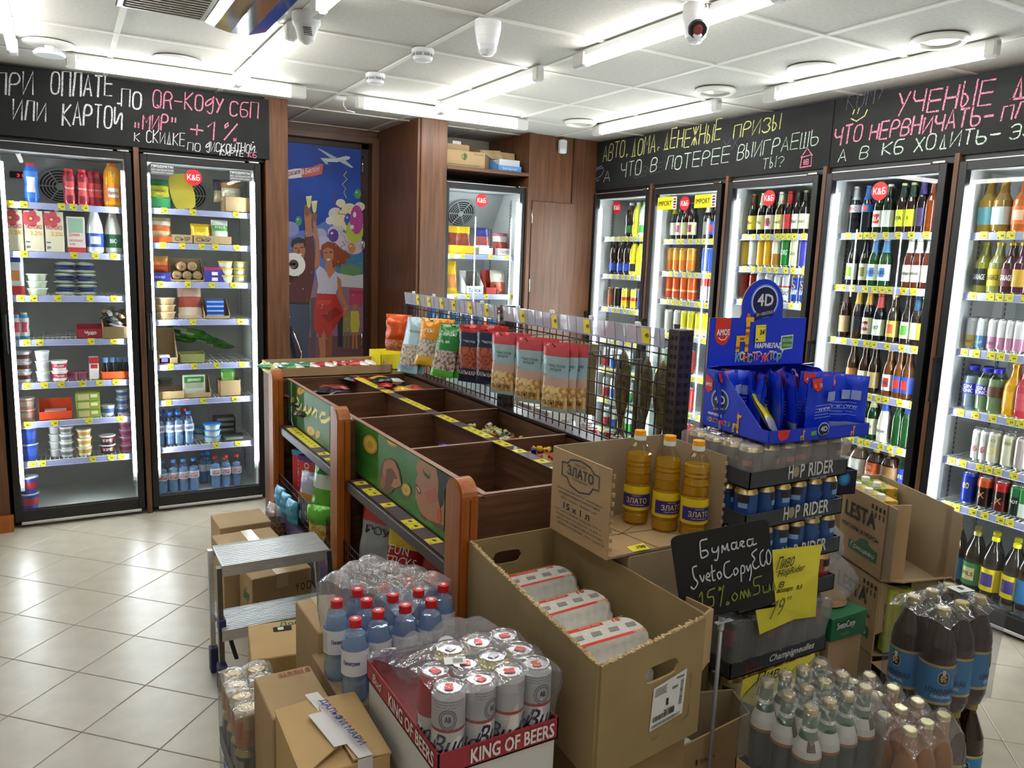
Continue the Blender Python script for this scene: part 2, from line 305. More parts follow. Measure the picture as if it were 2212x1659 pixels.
# man
zp(b,[(170,1210),(290,1215),(296,1330),(280,1480),(290,1600),(230,1600),(215,1380),(195,1600),(170,1600)],'#3f4a63',.0034); zp(b,[(170,1205),(290,1208),(290,1225),(170,1222)],'#241c1c',.0036)
zp(b,[(262,830),(312,825),(322,930),(318,1060),(290,1215),(170,1210),(170,1000),(205,960),(250,980),(265,930)],'#5c2222',.0038)
zp(b,[(268,835),(305,830),(300,700),(285,650),(262,650),(258,700)],SK,.004); zp(b,[(258,655),(290,650),(296,700),(275,720),(256,700)],SK2,.0042)
zp(b,[(190,880),(262,870),(266,915),(256,955),(225,968),(198,940)],SK,.0042); zp(b,[(184,880),(190,850),(225,835),(262,848),(268,885),(258,900),(255,870),(225,868),(200,878),(196,900)],'#241812',.0044)
zp(b,[(212,934),(246,930),(240,944),(224,948)],'#f0ece4',.0045); zp(b,[(200,898),(220,895),(218,900),(204,903)],'#1c120e',.0045); zp(b,[(234,894),(254,892),(252,898),(238,899)],'#1c120e',.0045); zp(b,[(222,900),(230,900),(234,922),(220,924)],SK2,.0045)
# woman
zp(b,[(340,1420),(380,1380),(385,1500),(372,1600),(340,1600),(350,1500)],SK,.0034); zp(b,[(385,1360),(425,1400),(420,1500),(410,1600),(390,1600)],SK2,.0034)
zp(b,[(330,1160),(440,1165),(470,1230),(495,1285),(470,1300),(440,1350),(400,1410),(385,1400),(370,1370),(355,1420),(318,1370),(316,1260)],'#b5281f',.0038)
zp(b,[(360,1290),(440,1240),(480,1270),(400,1330)],'#8f1d18',.0039); zp(b,[(330,1200),(420,1200),(400,1225),(335,1225)],'#cf4030',.0039)
zp(b,[(348,1000),(375,1020),(400,1060),(425,1020),(458,1050),(465,1090),(440,1165),(332,1160),(340,1110),(326,1030)],'#c9cbe0',.004); zp(b,[(378,1020),(404,1075),(440,1030),(430,985),(385,980)],SK,.0041)
zp(b,[(448,1060),(470,1080),(480,1160),(510,1230),(505,1280),(480,1290),(490,1240),(455,1170)],SK,.0042)
zp(b,[(318,1010),(350,1000),(346,860),(328,760),(326,700),(308,700),(308,770),(325,870)],SK,.0042); zp(b,[(300,700),(330,696),(334,725),(318,752),(304,735)],SK2,.0043)
zp(b,[(360,880),(395,860),(440,870),(480,910),(520,935),(528,955),(495,965),(505,985),(470,995),(480,1010),(440,1000),(425,1020),(418,960),(400,920),(370,940),(362,960),(355,920)],'#8d3f1c',.0044)
zp(b,[(366,910),(395,895),(425,905),(430,950),(415,985),(395,995),(376,970)],SK,.0046); zp(b,[(388,962),(410,958),(404,970),(394,972)],'#f2ece4',.0048); zp(b,[(376,925),(392,922),(390,928),(378,930)],'#1c120e',.0048); zp(b,[(405,920),(420,919),(418,926),(407,926)],'#1c120e',.0048)
for x,y in ((268,600),(300,628)): zp(b,[(x,y),(x+34,y-4),(x+28,y+58),(x+18,y+70),(x+8,y+58)],'#dfe08a',.0048); zp(b,[(x,y),(x+34,y-4),(x+33,y+10),(x+2,y+12)],'#eff2e6',.005)
for i in range(46):
    x,y=random.uniform(165,585),random.uniform(560,1480); circ(b,x,y,3.2,4,random.choice(['#e8e6f0','#e2d25a','#5ab06a','#e8a0b0']),.0052,6)
obj('poster', b, DOOR)
b=MB(); b.lathe([(0,0),(.032,0),(.034,.006),(.02,.012),(0,.012)],WHITE,24); obj('door_knob_plate', b, DOOR, at(632,570,'y',5.853), (R(90),0,0))
b=MB(); b.tube([(0,0,0),(0,-.05,0),(.0,-.06,0),(-.09,-.06,0)],.009,C('#4a3a30',.3,1),10); obj('door_handle', b, DOOR, at(632,570,'y',5.85))
b=MB(); b.lathe([(.035,0),(.085,0),(.085,.022),(.035,.022),(.035,0)],C('#eeeeec',.4),28); obj('paper_ring',b,DOOR,at(633,572,'y',5.80),(R(82),0,0))
b=MB(); b.tube([at(628,706,'y',5.82),at(640,735,'y',5.80),at(650,762,'y',5.80),at(650,800,'y',5.82)],.016,CHROME,10); obj('pull_bar',b,DOOR)
for z in (2.28,1.68,.95): b=MB(); b.tube([(0,0,-.06),(0,0,.06)],.008,CHROME); obj('hinge', b, DOOR, (2.034,5.855,z))
# niche over the sausage fridge, cupboard front, end panels
panel('trim_9', 2.352,5.06,0,2.366,5.70,ZC); panel('trim_10', 3.03,5.06,0,3.062,5.70,ZC)
SHB=MB(); SHB.rbox(2.366,5.06,2.215,3.03,5.70,2.24,WOODX); obj('trim_11', SHB, kind='structure')
wall('wall_niche', 2.3,5.70,4.4,5.76)
cb=thing('wall_cupboard','narrow walnut wall cupboard with a flush door in the back corner','cupboard',(3.062,5.075,0))
b=MB(); b.box(0,0.01,0,.59,.6,ZC,WOOD); obj('body', b, cb)
b=MB(); b.rbox(.012,-.006,0,.388,.010,2.045,WOOD); d=obj('door', b, cb)
for z in (1.93,1.42): b=MB(); b.tube([(0,0,-.05),(0,0,.05)],.006,CHROME); obj('hinge', b, d, (.012,-.008,z))
b=MB(); b.rbox(.366,-.004,2.05,.372,.012,ZC,C('#3a2419',.6)); obj('seam_strip', b, cb)
# ---------------- chalkboards ----------------
BOARD=mat('slate_paint','#1a1b1e',.8,0,'board')
CW=mat('chalk_white','#e9e9ee',.9,0,'chalk'); CP=mat('chalk_pink','#ef8fa8',.9,0,'chalk'); CY=mat('chalk_yellow','#dfe08a',.9,0,'chalk'); CG=mat('chalk_pale_green','#cfe6cf',.9,0,'chalk'); CF=mat('chalk_faint','#5d6066',.9,0,'chalk'); CB=mat('chalk_blue','#9fb4e0',.9,0,'chalk')
def board(label, x0,y0,x1,y1,z0,z1,rz):
    t=thing('chalkboard',label,'chalkboard',(x0,y0,z0),rz); L=math.hypot(x1-x0,y1-y0); b=MB(); b.rbox(0,0,0,L,.018,z1-z0,BOARD,.002); obj('panel',b,t); return t,L
def onplane(ax,val,ln,mb,m,lw=.008,jit=.03):   # ln: (text, x0,y0 baseline start px, x1,y1 baseline end px, height px)
    s,x0,y0,x1,y1,h=ln; a=at(x0,y0,ax,val); c=at(x1,y1,ax,val); e=at(x0,y0-h,ax,val)
    chalk(mb,s,a,c-a,Vector((0,0,1)),(c-a).length,(e-a).length,m,lw,jit)
t,L=board('long black chalkboard over the two dairy fridges with white and pink writing',-.9,5.028,1.152,5.028,2.16,2.513,0)
def letters(parent,ax,val,lines):
    for m,lw,ln in [(a_,b_,l_) for a_,b_,c_ in lines for l_ in c_]:
        b=MB(); onplane(ax,val,ln,b,m,lw*.85 if ln[5]>26 else lw*.55)
        o=obj('lettering',b); o.parent=parent; o.matrix_parent_inverse=parent.matrix_world.inverted() if False else Matrix.Translation(parent.location).inverted() if abs(parent.rotation_euler.z)<1e-6 else (Matrix.Translation(parent.location)@Matrix.Rotation(parent.rotation_euler.z,4,'Z')).inverted()
letters(t,'y',5.0275,[(CW,.010,[('ПРИ',-10,205,78,205,50),('ОПЛАТЕ',110,205,248,210,50),('ПО',262,232,310,236,38),('ИЛИ',28,258,105,266,42),('КАРТОЙ',135,270,268,280,48)]),
 (CW,.009,[('К',290,305,305,307,20),('СКИДКЕ',316,308,402,316,26),('ПО',405,324,436,328,18),('дИСКОНТНОЙ',444,328,552,330,20),('КАРТЕ',475,336,528,338,13)]),
 (CP,.009,[('QR-КОдУ',330,232,486,246,36),('СБП',496,250,562,256,34),('„МИР"',288,276,386,286,34),('+1%',410,295,520,308,38),('КБ',536,340,556,341,12)]),(CF,.004,[('//',545,316,560,300,14)])])
tA,L=board('nearer-corner chalkboard asking about prizes, with a pink chalk house',3.653,5.13,3.653,2.935,2.16,2.513,-math.pi/2); tA['label']='chalkboard in the back corner about cars and lottery prizes, with a pink chalk house'
letters(tA,'x',3.6525,[(CY,.009,[('АВТО,ДОМА,ДЕНЕЖНЫЕ',1302,348,1560,302,34),('ПРИЗЫ',1584,300,1690,278,30)]),
 (CG,.008,[('А',1304,392,1322,389,22),('ЧТО В',1340,384,1422,368,30),('ЛОТЕРЕЕ',1438,368,1580,350,30),('ВЫИГРАЕШЬ',1592,346,1772,312,30),('ТЫ?',1646,366,1696,358,22)]),
 (CF,.006,[('ОВСЕМ',1370,385,1450,366,20),('УХ',1560,330,1600,320,26)])])
b=MB()
def zst(px,m,lw,val=3.6515):
    ribbon(b,[at(x,y,'x',val) for x,y in px],(-1,0,0),lw,m)
for q in ([(1728,362),(1732,340),(1753,334),(1752,358),(1728,362)],[(1730,341),(1744,320),(1755,336)],[(1736,355),(1737,346),(1746,344),(1746,354),(1736,355)],[(1741,345),(1741,354)],[(1737,350),(1746,349)]): zst(q,CP,.007)
for q in ([(1282,380),(1290,366),(1303,362),(1304,370),(1298,380),(1284,388),(1282,380)],[(1284,366),(1300,358)],[(1288,388),(1290,392),(1294,387)]): zst(q,CB,.005)
o=obj('chalk_drawing',b); o.parent=tA; o.matrix_parent_inverse=(Matrix.Translation(tA.location)@Matrix.Rotation(-math.pi/2,4,'Z')).inverted()
tB,L=board('chalkboard along the drinks fridges with pink lettering and a yellow smiley',3.653,2.93,3.653,.4,2.16,2.513,-math.pi/2)
letters(tB,'x',3.6525,[(CP,.011,[('УЧЕНЫЕ',1935,250,2152,222,48),('Д',2180,218,2225,212,46),('ЧТО',1800,318,1865,304,36),('НЕРВНИЧАТЬ-',1878,302,2150,268,36),('ПЛ',2162,262,2225,250,34)]),
 (CG,.009,[('А В',1810,350,1880,340,26),('КБ',1905,336,1956,330,28),('ХОДИТЬ-',1974,328,2166,304,30),('ЭЭ',2180,300,2240,290,32)]),(CF,.006,[('КОМУ',1828,240,1915,215,40)])])
b=MB()
for q in ([(1842,248),(1846,236)],[(1852,246),(1856,234)],[(1838,256),(1850,262),(1868,250),(1874,236)]): zst(q,CY,.006)
o=obj('chalk_drawing',b); o.parent=tB; o.matrix_parent_inverse=(Matrix.Translation(tB.location)@Matrix.Rotation(-math.pi/2,4,'Z')).inverted()
# ---------------- ceiling fittings ----------------
ZL=ZC-.0055
def tubelamp(label, x,y,L,ax):
    t=thing('tube_light',label,'lamp',(x,y,ZL),0 if ax=='x' else math.pi/2); h=L/2
    def ho():
        b=MB(); b.rbox(-h,-.016,-.03,h,.016,0,WHITE,.004); return b
    def tu():
        b=MB(); b.tube([(-h+.05,0,-.048),(h-.09,0,-.048)],.0205,TUBE,14); return b
    def c1():
        b=MB(); b.rbox(-h,-.022,-.07,-h+.05,.022,-.002,C('#dcdcd8',.45),.007); return b
    def c2():
        b=MB(); b.rbox(h-.09,-.022,-.07,h,.022,-.002,C('#c4c4c0',.45),.007); return b
    cobj('housing','th%.2f'%L,ho,t); cobj('tube','tt%.2f'%L,tu,t); cobj('end_cap','t1%.2f'%L,c1,t); cobj('end_cap','t2%.2f'%L,c2,t)
for lab,x,y,ax in (('ceiling tube light over the right-hand fridges',3.20,2.42,'y'),('short-looking ceiling tube light in front of the corner chalkboard',3.19,3.90,'y'),('ceiling tube light behind the white dome camera',2.04,2.45,'y'),('ceiling tube light that meets the crosswise back one',2.03,3.90,'y'),('crosswise ceiling tube light before the walnut niche',2.14,4.60,'x'),('crosswise ceiling tube light under the dairy chalkboard',.66,4.55,'x'),('ceiling tube light running up to the dairy chalkboard',.86,3.91,'y'),('ceiling tube light behind the motion detector',.86,2.42,'y'),('ceiling tube light at the top left corner',-.135,3.86,'y')):
    tubelamp(lab,x,y,1.17,ax)
for lab,x,y in (('ceiling tube light overhead on the aisle side',.86,.9),('ceiling tube light overhead in mid room',2.03,.9),('ceiling tube light overhead on the fridge side',3.20,.9),('added unseen ceiling tube light behind the aisle one, brightening the foreground',.86,-.6),('added unseen ceiling tube light behind the mid room one, brightening the foreground',2.03,-.6),('added unseen ceiling tube light by the entrance wall, brightening the foreground',-.3,.4)): tubelamp(lab,x,y,1.17,'y')  # all out of view; the last three are added to brighten the foreground
def disc(label,x,y,kind):
    t=thing('ceiling_vent' if kind!='plate' else 'ceiling_plate',label,'vent',(x,y,ZC-.004))
    b=MB(); b.lathe([(.105,0),(.108,-.008),(.09,-.022),(.078,-.018),(.076,-.004),(0,-.004)] if kind=='ring' else [(.11,0),(.108,-.006),(.09,-.009),(0,-.010)],C('#e4e2dc',.4),36); obj('ring',b,t)
    if kind=='ring': b=MB(); b.lathe([(.074,-.006),(.05,-.012),(.0,-.013)],C('#c9c6bc',.3),30); obj('cover',b,t)
    if kind=='valve': b=MB(); b.lathe([(0,-.012),(.02,-.012),(.02,-.03),(.055,-.032),(.068,-.045),(.064,-.056),(0,-.058)],WHITE,30); obj('valve_disc',b,t)
for lab,x,y,k in (('round glazed ceiling ring over the rightmost fridge',3.045,1.98,'ring'),('flat round ceiling plate between two glazed rings',3.04,2.585,'plate'),('round glazed ceiling ring, second from the back corner',3.03,3.19,'ring'),('round ceiling ring nearest the back corner',3.04,4.44,'ring'),('flat round ceiling plate above the dairy chalkboard',.556,4.35,'plate'),('round ceiling air valve with a hanging disc',.01,4.407,'valve')): disc(lab,x,y,k)
def dome(label,x,y,k):
    t=thing('dome_camera',label,'camera',(x,y,ZC)); b=MB(); b.lathe([(.052,0),(.052,-.03),(.047,-.06),(.046,-.062),(.042,-.085),(.0415,-.087),(.040,-.092)],WHITE,32); obj('housing',b,t)
    b=MB(); b.lathe([(.040,-.092),(.036,-.112),(.022,-.128),(0,-.133)],C('#dfe2e6',.15),28); dm=obj('dome',b,t)
    if k: 
        b=MB(); b.lathe([(0,.0),(.03,0),(.034,-.01),(.034,-.03)],C('#1b1b1d',.2),20); b.lathe([(0,.004),(.016,.004),(.018,-.002)],C('#6a3030',.05),16); obj('lens',b,t,(-.022,-.034,-.095),(R(118),0,R(-32)))
        b=MB(); text(b,'ST',(-.017,-.0535,-.024),(1,-.45,0),(0,0,1),.022,.013,INK,0,.001); obj('lettering',b,t,(0,.001,0))
dome('white dome camera with its lens turned out, in front of a tube light',2.02,2.245,1); dome('plain white dome camera on a ceiling grid crossing',1.503,2.865,0)
for lab,x,y in (('white smoke detector nearer the plain dome camera',1.467,3.42),('white smoke detector nearer the painted door',1.462,4.02)):
    t=thing('smoke_detector',lab,'detector',(x,y,ZC)); b=MB(); b.lathe([(.05,0),(.05,-.018),(.046,-.02),(.046,-.036),(.04,-.048),(.02,-.052),(0,-.052)],WHITE,30); obj('housing',b,t)
    for i in range(8): b=MB(); a=i*math.pi/4; b.box(-.014,-.002,-.006,.014,.002,.006,C('#8d8f94',.5)); obj('slot',b,t,(.0465*math.cos(a),.0465*math.sin(a),-.029),(0,0,a+math.pi/2))
t=thing('motion_detector','white ceiling motion detector with a cut-away cone between two tube lights','detector',(.885,3.215,ZC)); b=MB(); b.lathe([(.055,0),(.055,-.035),(.05,-.045),(.046,-.05),(.03,-.1),(.01,-.115),(0,-.116)],WHITE,28); obj('housing',b,t)
for i in range(5): b=MB(); b.box(-.016,-.001,-.0015,.016,.003,.0015,C('#555',.5)) if False else b.box(-.016,-.001,-.0015,.016,.003,.0015,C('#555555',.5)); obj('slot',b,t,(-.01+.002*i,-.046+.003*i,-.062-.006*i),(0,0,R(-14)))
t=thing('junction_box','small white ceiling junction box with a dangling wire','junction box',tuple(at(735,208,'z',ZC-.001))); b=MB(); b.rbox(-.03,-.02,-.022,.03,.02,0,WHITE); obj('box',b,t); b=MB(); b.tube([(.02,0,-.02),(.02,0,-.05),(.04,0,-.075),(.09,0,-.08)],.0025,WHITE,6); obj('wire',b,t)
t=thing('motion_sensor','white wall sensor above the walnut cupboard','sensor',(3.312,5.055,2.455)); b=MB(); b.rbox(-.03,-.02,-.05,.03,.02,.05,WHITE,.008); obj('housing',b,t); b=MB(); b.rbox(-.022,-.024,-.02,.022,-.018,.03,C('#cfd3d6',.25),.004); obj('lens',b,t)
# air curtain with a chrome belly at the top of the picture
t=thing('air_curtain','chrome-bellied air curtain with a brown slatted grille hanging from the ceiling','air curtain',(0,0,0))
cz=2.36; A=at(300,8,'z',cz); B_=at(440,46,'z',cz); D_=at(640,-20,'z',cz)
b=MB(); pr=[]
ax=Vector((1,.02,0)); 
cx0=at(445,44,'z',cz); 
b.T=Matrix.Translation(cx0)
prof=[(0.0,0.0),(.03,-.012),(.08,-.022),(.14,-.02),(.20,0.0),(.25,.045),(.27,.1),(.27,.16),(0,.16)]
b.ext([(x,.02,z) for x,z in prof],(0,-.75,0),CHROME); b.T=None; obj('belly',b,t)
b=MB(); b.T=Matrix.Translation(cx0); b.rbox(-.27,-.75,.0,0,.02,.16,C('#8b8678',.35,.6),.004); obj('grille_frame',b,t)
for i in range(26): b=MB(); b.box(-.245,0,-.006,-.022,.008,.002,C('#a9a390',.4)); obj('slat',b,t,(cx0.x,cx0.y-.02-.027*i,cx0.z),(0,0,0))
b=MB(); b.T=Matrix.Translation(cx0); b.box(-.25,-.72,-.001,-.018,-.005,.002,C('#3a352b',.8)); obj('grille_backing',b,t)
for yy in (-.1,-.6): b=MB(); b.tube([(cx0.x+.02,cx0.y+yy,cz+.15),(cx0.x+.02,cx0.y+yy,ZC)],.008,STEEL); obj('hanger',b,t)
# ---------------- product builders ----------------
def proj(p):
    d=Vector(p)-CAMO; z=d.dot(_f); return 1106+FPX*d.dot(_r)/z, 829.5-FPX*d.dot(_u)/z
def col_at(px, z, ax, val):     # where the column of pixels px meets the height z on the plane ax=val
    py=700
    for _ in range(4):
        q=at(px,py,ax,val); q.z=z; py=proj(q)[1]
    return at(px,py,ax,val)
SH={'beer':[(0,.003),(.026,.0),(.031,.004),(.031,.135),(.028,.155),(.016,.19),(.0135,.236),(.0135,.245)],
'long':[(0,.003),(.024,0),(.029,.004),(.029,.15),(.024,.175),(.0145,.205),(.0125,.255),(.0125,.262)],
'pet05':[(0,.004),(.026,0),(.032,.012),(.032,.05),(.030,.06),(.0325,.075),(.0325,.135),(.030,.15),(.022,.178),(.0125,.192),(.0125,.204)],
'pet15':[(0,.012),(.02,.002),(.038,0),(.046,.03),(.046,.19),(.043,.215),(.03,.25),(.0165,.285),(.0145,.30),(.0145,.315)],
'pet1':[(0,.008),(.03,0),(.04,.02),(.04,.09),(.036,.10),(.040,.12),(.040,.165),(.034,.20),(.016,.235),(.014,.25)],
'yog':[(0,.003),(.026,0),(.03,.008),(.031,.05),(.026,.085),(.031,.12),(.03,.15),(.022,.175),(.02,.185)],
'milk':[(0,.004),(.034,0),(.04,.01),(.041,.10),(.036,.14),(.02,.20),(.017,.22)],
'juice':[(0,.004),(.038,0),(.046,.012),(.046,.16),(.042,.19),(.03,.215),(.022,.222),(.022,.23)],
'garage':[(0,.003),(.03,0),(.034,.006),(.036,.10),(.034,.125),(.018,.155),(.0135,.185),(.0135,.205)],
'gin':[(0,.005),(.03,0),(.037,.012),(.037,.06),(.039,.07),(.039,.12),(.036,.145),(.024,.168),(.016,.176),(.016,.184)],
'keg':[(0,.004),(.045,0),(.058,.03),(.062,.08),(.058,.13),(.04,.165),(.018,.18),(.016,.19)],
'white':[(0,.003),(.03,0),(.033,.006),(.033,.10),(.03,.13),(.02,.17),(.015,.20),(.015,.235)]}
LB={'beer':(.03,.115),'long':(.03,.12),'pet05':(.07,.13),'pet15':(.06,.17),'pet1':(.03,.085),'yog':(.02,.15),'milk':(.03,.1),'juice':(.03,.12),'garage':(.03,.10),'gin':(.07,.115),'keg':(.03,.12),'white':(.03,.09)}
CAPH={'pet05':(.0155,.018),'pet15':(.017,.02),'pet1':(.017,.02),'yog':(.022,.02),'milk':(.02,.018),'juice':(.025,.024),'gin':(.02,.02),'keg':(.02,.02)}
def glassy(h): return mat('bottle_'+h.strip('#'), h, .08, 0, coat=.5)
def clearm(h): return mat('clear_'+h.strip('#'), h, .04, 0, 'glass')
def rad(prof, z):
    for a,b in zip(prof,prof[1:]):
        if a[1]<=z<=b[1] and b[1]>a[1]: return a[0]+(b[0]-a[0])*(z-a[1])/(b[1]-a[1])
    return prof[-1][0]
def bottle(t, shape, body, label, cap, neck=None, txt=None, clear=False, n=14, sub=None, tcol='#222222', acc=None, s=1, lb=None):
    pf=SH[shape]; h=pf[-1][1]; S=lambda q:[(r*s,z*s) for r,z in q]
    m=clearm(body) if clear else glassy(body)
    cobj('bottle_body','b%s%s%d%d%.2f'%(shape,body,clear,n,s),lambda:MB().lathe(S(pf),m,n),t)
    if clear and sub: cobj('contents','q%s%s%.2f'%(shape,sub,s),lambda:MB().lathe(S([(0,.006)]+[(max(0,r-.0025),z) for r,z in pf[1:] if z<h*.80]+[(0,h*.80)]),mat('drink_'+sub.strip('#'),'#ffffff',.05,0,'film',milk=.6,dc=sub,sc=3),n),t)
    cr,chh=CAPH.get(shape,(.0155,.012))
    cobj('cap','c%s%s%.2f'%(shape,cap,s),lambda:MB().lathe(S([(cr,h-chh*.75),(cr,h+.002),(cr*.9,h+.004),(0,h+.004)]),C(cap,.3,.65 if shape in('beer','long','garage') else 0),n),t)
    if label:
        a,b=lb or LB[shape]
        def f():
            mb=MB(); zz=[a]+[z for r,z in pf if a<z<b]+[b]; mb.lathe(S([(rad(pf,z)+.0007,z) for z in zz]),C(label,.45),n)
            if acc: 
                w_=.5; mid=(a+b)/2; hh=(b-a)*.28
                mb.lathe(S([(rad(pf,z)+.0011,z) for z in (mid-hh,mid,mid+hh)]),C(acc,.4),6,a0=-90-34,a1=-90+34)
            if txt:
                for k,tx_ in enumerate(txt.split('|')):
                    nl=len(txt.split('|')); hh=min((b-a)*.7/nl,.02*s); zc=a+(b-a)*(.5+(nl/2-k-.5)*.8/nl)-hh/2
                    wraptext(mb,tx_,(rad(pf,zc+hh/2)+.0016)*s,-math.pi/2,zc*s,min(.05*s,.012*len(tx_)*s),hh*s,C(tcol,.5),0,.0006)
            return mb
        cobj('label','l%s%s%s%s%s%.2f%s'%(shape,label,txt,acc,tcol,s,lb),f,t)
    if neck:
        cobj('neck_label','n%s%s%.2f'%(shape,neck,s),lambda:MB().lathe(S([(rad(pf,z)+.0007,z) for z in (h*.72,h*.8,h*.9,h*.955)]),C(neck,.4),n),t)
CAN5=[(0,.004),(.022,.004),(.025,0),(.0331,.012)]; 
def canprof(r,h): return [(0,.004),(r*.7,.003),(r*.78,0),(r,.012)],[(r,h-.016),(r*.84,h-.003)],
def can(t, r, h, bands, lid='#dcdde0', txt=None, tcol='#ffffff', n=16, tab=None, gold=False, ring=True):
    # bands: list of (z fraction top, colour)
    key='can%.3f%.3f%s%s%s%d'%(r,h,bands,txt,tcol,n)
    def f():
        mb=MB(); z=.012; mb.lathe([(0,.004),(r*.7,.003),(r*.78,0),(r,.012)],ALU,n)
        for fr,cl in bands: z1=.012+(h-.028)*fr; mb.lathe([(r,z),(r,z1)],C(cl,.28,.25),n); z=z1
        mb.lathe([(r,h-.016),(r*.86,h-.004)],GOLD if gold else C(bands[-1][1],.28,.25),n)
        if txt:
            for tx_,zc,wd,hh,shr,cc in txt: wraptext(mb,tx_,r+.0006,-math.pi/2,h*zc,wd,hh,C(cc,.4),shr,.0005)
        return mb
    cobj('can_body',key,f,t)
    def l():
        mb=MB(); m=GOLD if gold else ALU
        mb.lathe([(r*.86,h-.004),(r*.86,h-.001),(r*.83,h),(r*.79,h-.001),(r*.78,h-.005),(0,h-.005)],m,n); return mb
    cobj('lid','lid%.3f%.3f%d%d'%(r,h,n,gold),l,t)
    if tab is not None:
        cobj('tab','tab%.3f%.3f%s'%(r,h,tab),lambda:MB().ext([(-.007,-.012,h-.0045),(.007,-.012,h-.0045),(.009,-.004,h-.0045),(.007,.010,h-.0045),(-.007,.010,h-.0045),(-.009,-.004,h-.0045)],(0,0,.0018),C(tab,.3,.7)),t)
def carton(t, w,d,h, base, top=None, bands=(), txt=(), gable=False):
    def f():
        mb=MB(); mb.rbox(-w/2,-d/2,0,w/2,d/2,h,C(base,.45),.0012)
        for z0,z1,x0,x1,cl in bands: mb.box(-w/2+w*x0,-d/2-.0006,h*z0,-w/2+w*x1,-d/2+.001,h*z1,C(cl,.45))
        for s_,x,z,wd,hh,cl in txt: text(mb,s_,(-w/2+w*x,-d/2-.001,h*z),(1,0,0),(0,0,1),w*wd,h*hh,C(cl,.5),0,.0006)
        return mb
    cobj('carton','ct%s'%str((w,d,h,base,bands,txt)),f,t)
    if top: cobj('cap','ctc%s%.3f'%(top,h),lambda:MB().lathe([(.011,h),(.011,h+.012),(0,h+.012)],C(top,.4),12),t,(w*.15,0,0))
def tub(t, r, h, body, lid, txt=None, tcol='#333333', n=16, band=None, taper=.8):
    def f():
        mb=MB(); mb.lathe([(0,0),(r*taper,0),(r*.96,h)],C(body,.4),n)
        if band: mb.lathe([(r*(taper+(.96-taper)*.3)+.0006,h*.3),(r*(taper+(.96-taper)*.75)+.0006,h*.75)],C(band,.4),n)
        if txt: wraptext(mb,txt,r*.93,-math.pi/2,h*.38,r*1.1,h*.3,C(tcol,.5),0,.0006)
        return mb
    cobj('tub','tb%s'%str((r,h,body,txt,band,taper)),f,t)
    cobj('lid','tl%s'%str((r,h,lid)),lambda:MB().lathe([(r*1.02,h-.004),(r*1.04,h),(r,h+.003),(r*.8,h+.0025),(0,h+.0025)],C(lid,.3),n),t)
def bagmesh(w,h,t,bands,seed=0,nx=10,nz=14,crimp=True,txt=(),film=None):
    rn=random.Random(seed); ph=[rn.uniform(0,6.28) for _ in range(8)]
    mb=MB()
    def pos(i,k,side):
        u=i/nx*2-1; v=k/nz
        env=max(0,1-abs(u)**3)**.6*max(0,1-abs(2*v-1)**5)**.7
        wob=1+.16*math.sin(7*v+ph[0]+3*u)+.10*math.sin(13*u+ph[1]+5*v)+.08*math.sin(19*v+ph[2])
        sx=w/2*(1-.05*math.sin(math.pi*v)+(.012*math.sin(17*v+ph[3])))
        x=u*sx; y=side*(t/2*env*wob+.0008); z=v*h
        if k in(0,nz): z+= .0
        return (x,y+.004*math.sin(5*v+ph[4])*(1-abs(2*v-1)),z)
    for side in (-1,1):
        b0=0
        for vtop,m in bands:
            k1=max(b0+1,min(nz,round(vtop*nz))); vs=[pos(i,k,side) for k in range(b0,k1+1) for i in range(nx+1)]
            fs=[((k*(nx+1)+i),(k*(nx+1)+i+1),((k+1)*(nx+1)+i+1),((k+1)*(nx+1)+i)) for k in range(k1-b0) for i in range(nx)]
            if side>0: fs=[f[::-1] for f in fs]
            mb.add(vs,fs,m,True); b0=k1
    for s_,x,z,wd,hh,cl,sh in txt:     # lettering laid over the bulge of the front
        vs,fs,x0,x1,y0,y1=textdata(s_)
        q=[]
        for a,b in vs:
            X=-w/2+w*x+(a-x0)/(x1-x0)*w*wd+sh*(b-y0)/(y1-y0)*h*hh; Z=h*z+(b-y0)/(y1-y0)*h*hh; u=X/(w/2); v=Z/h
            env=max(0,1-abs(min(1,abs(u)))**3)**.6*max(0,1-abs(2*v-1)**5)**.7; wob=1+.16*math.sin(7*v+ph[0]+3*u)+.10*math.sin(13*u+ph[1]+5*v)+.08*math.sin(19*v+ph[2])
            q.append((X,-(t/2*env*wob)-.0035,Z))
        mb.add(q,fs,C(cl,.5))
    return mb
def foil(h): return mat('foil_'+h.strip('#'),h,.22,.15,'crumple',st=.35)
def openbox(mb, w,d,h, m, mi=None, t=.003, fh=None, bh=None):   # open tray, origin at the middle of its base
    mi=mi or m; fh=h if fh is None else fh; bh=h if bh is None else bh
    mb.box(-w/2,-d/2,0,w/2,d/2,t,m); mb.box(-w/2,-d/2,0,w/2,-d/2+t,fh,m); mb.box(-w/2,d/2-t,0,w/2,d/2,bh,m)
    for sx in(-1,1):
        x=sx*(w/2-t/2); pts=[(x-t/2,-d/2,0),(x-t/2,d/2,0),(x-t/2,d/2,bh),(x-t/2,-d/2,fh)]; mb.ext(pts,(t,0,0),m)
    return mb
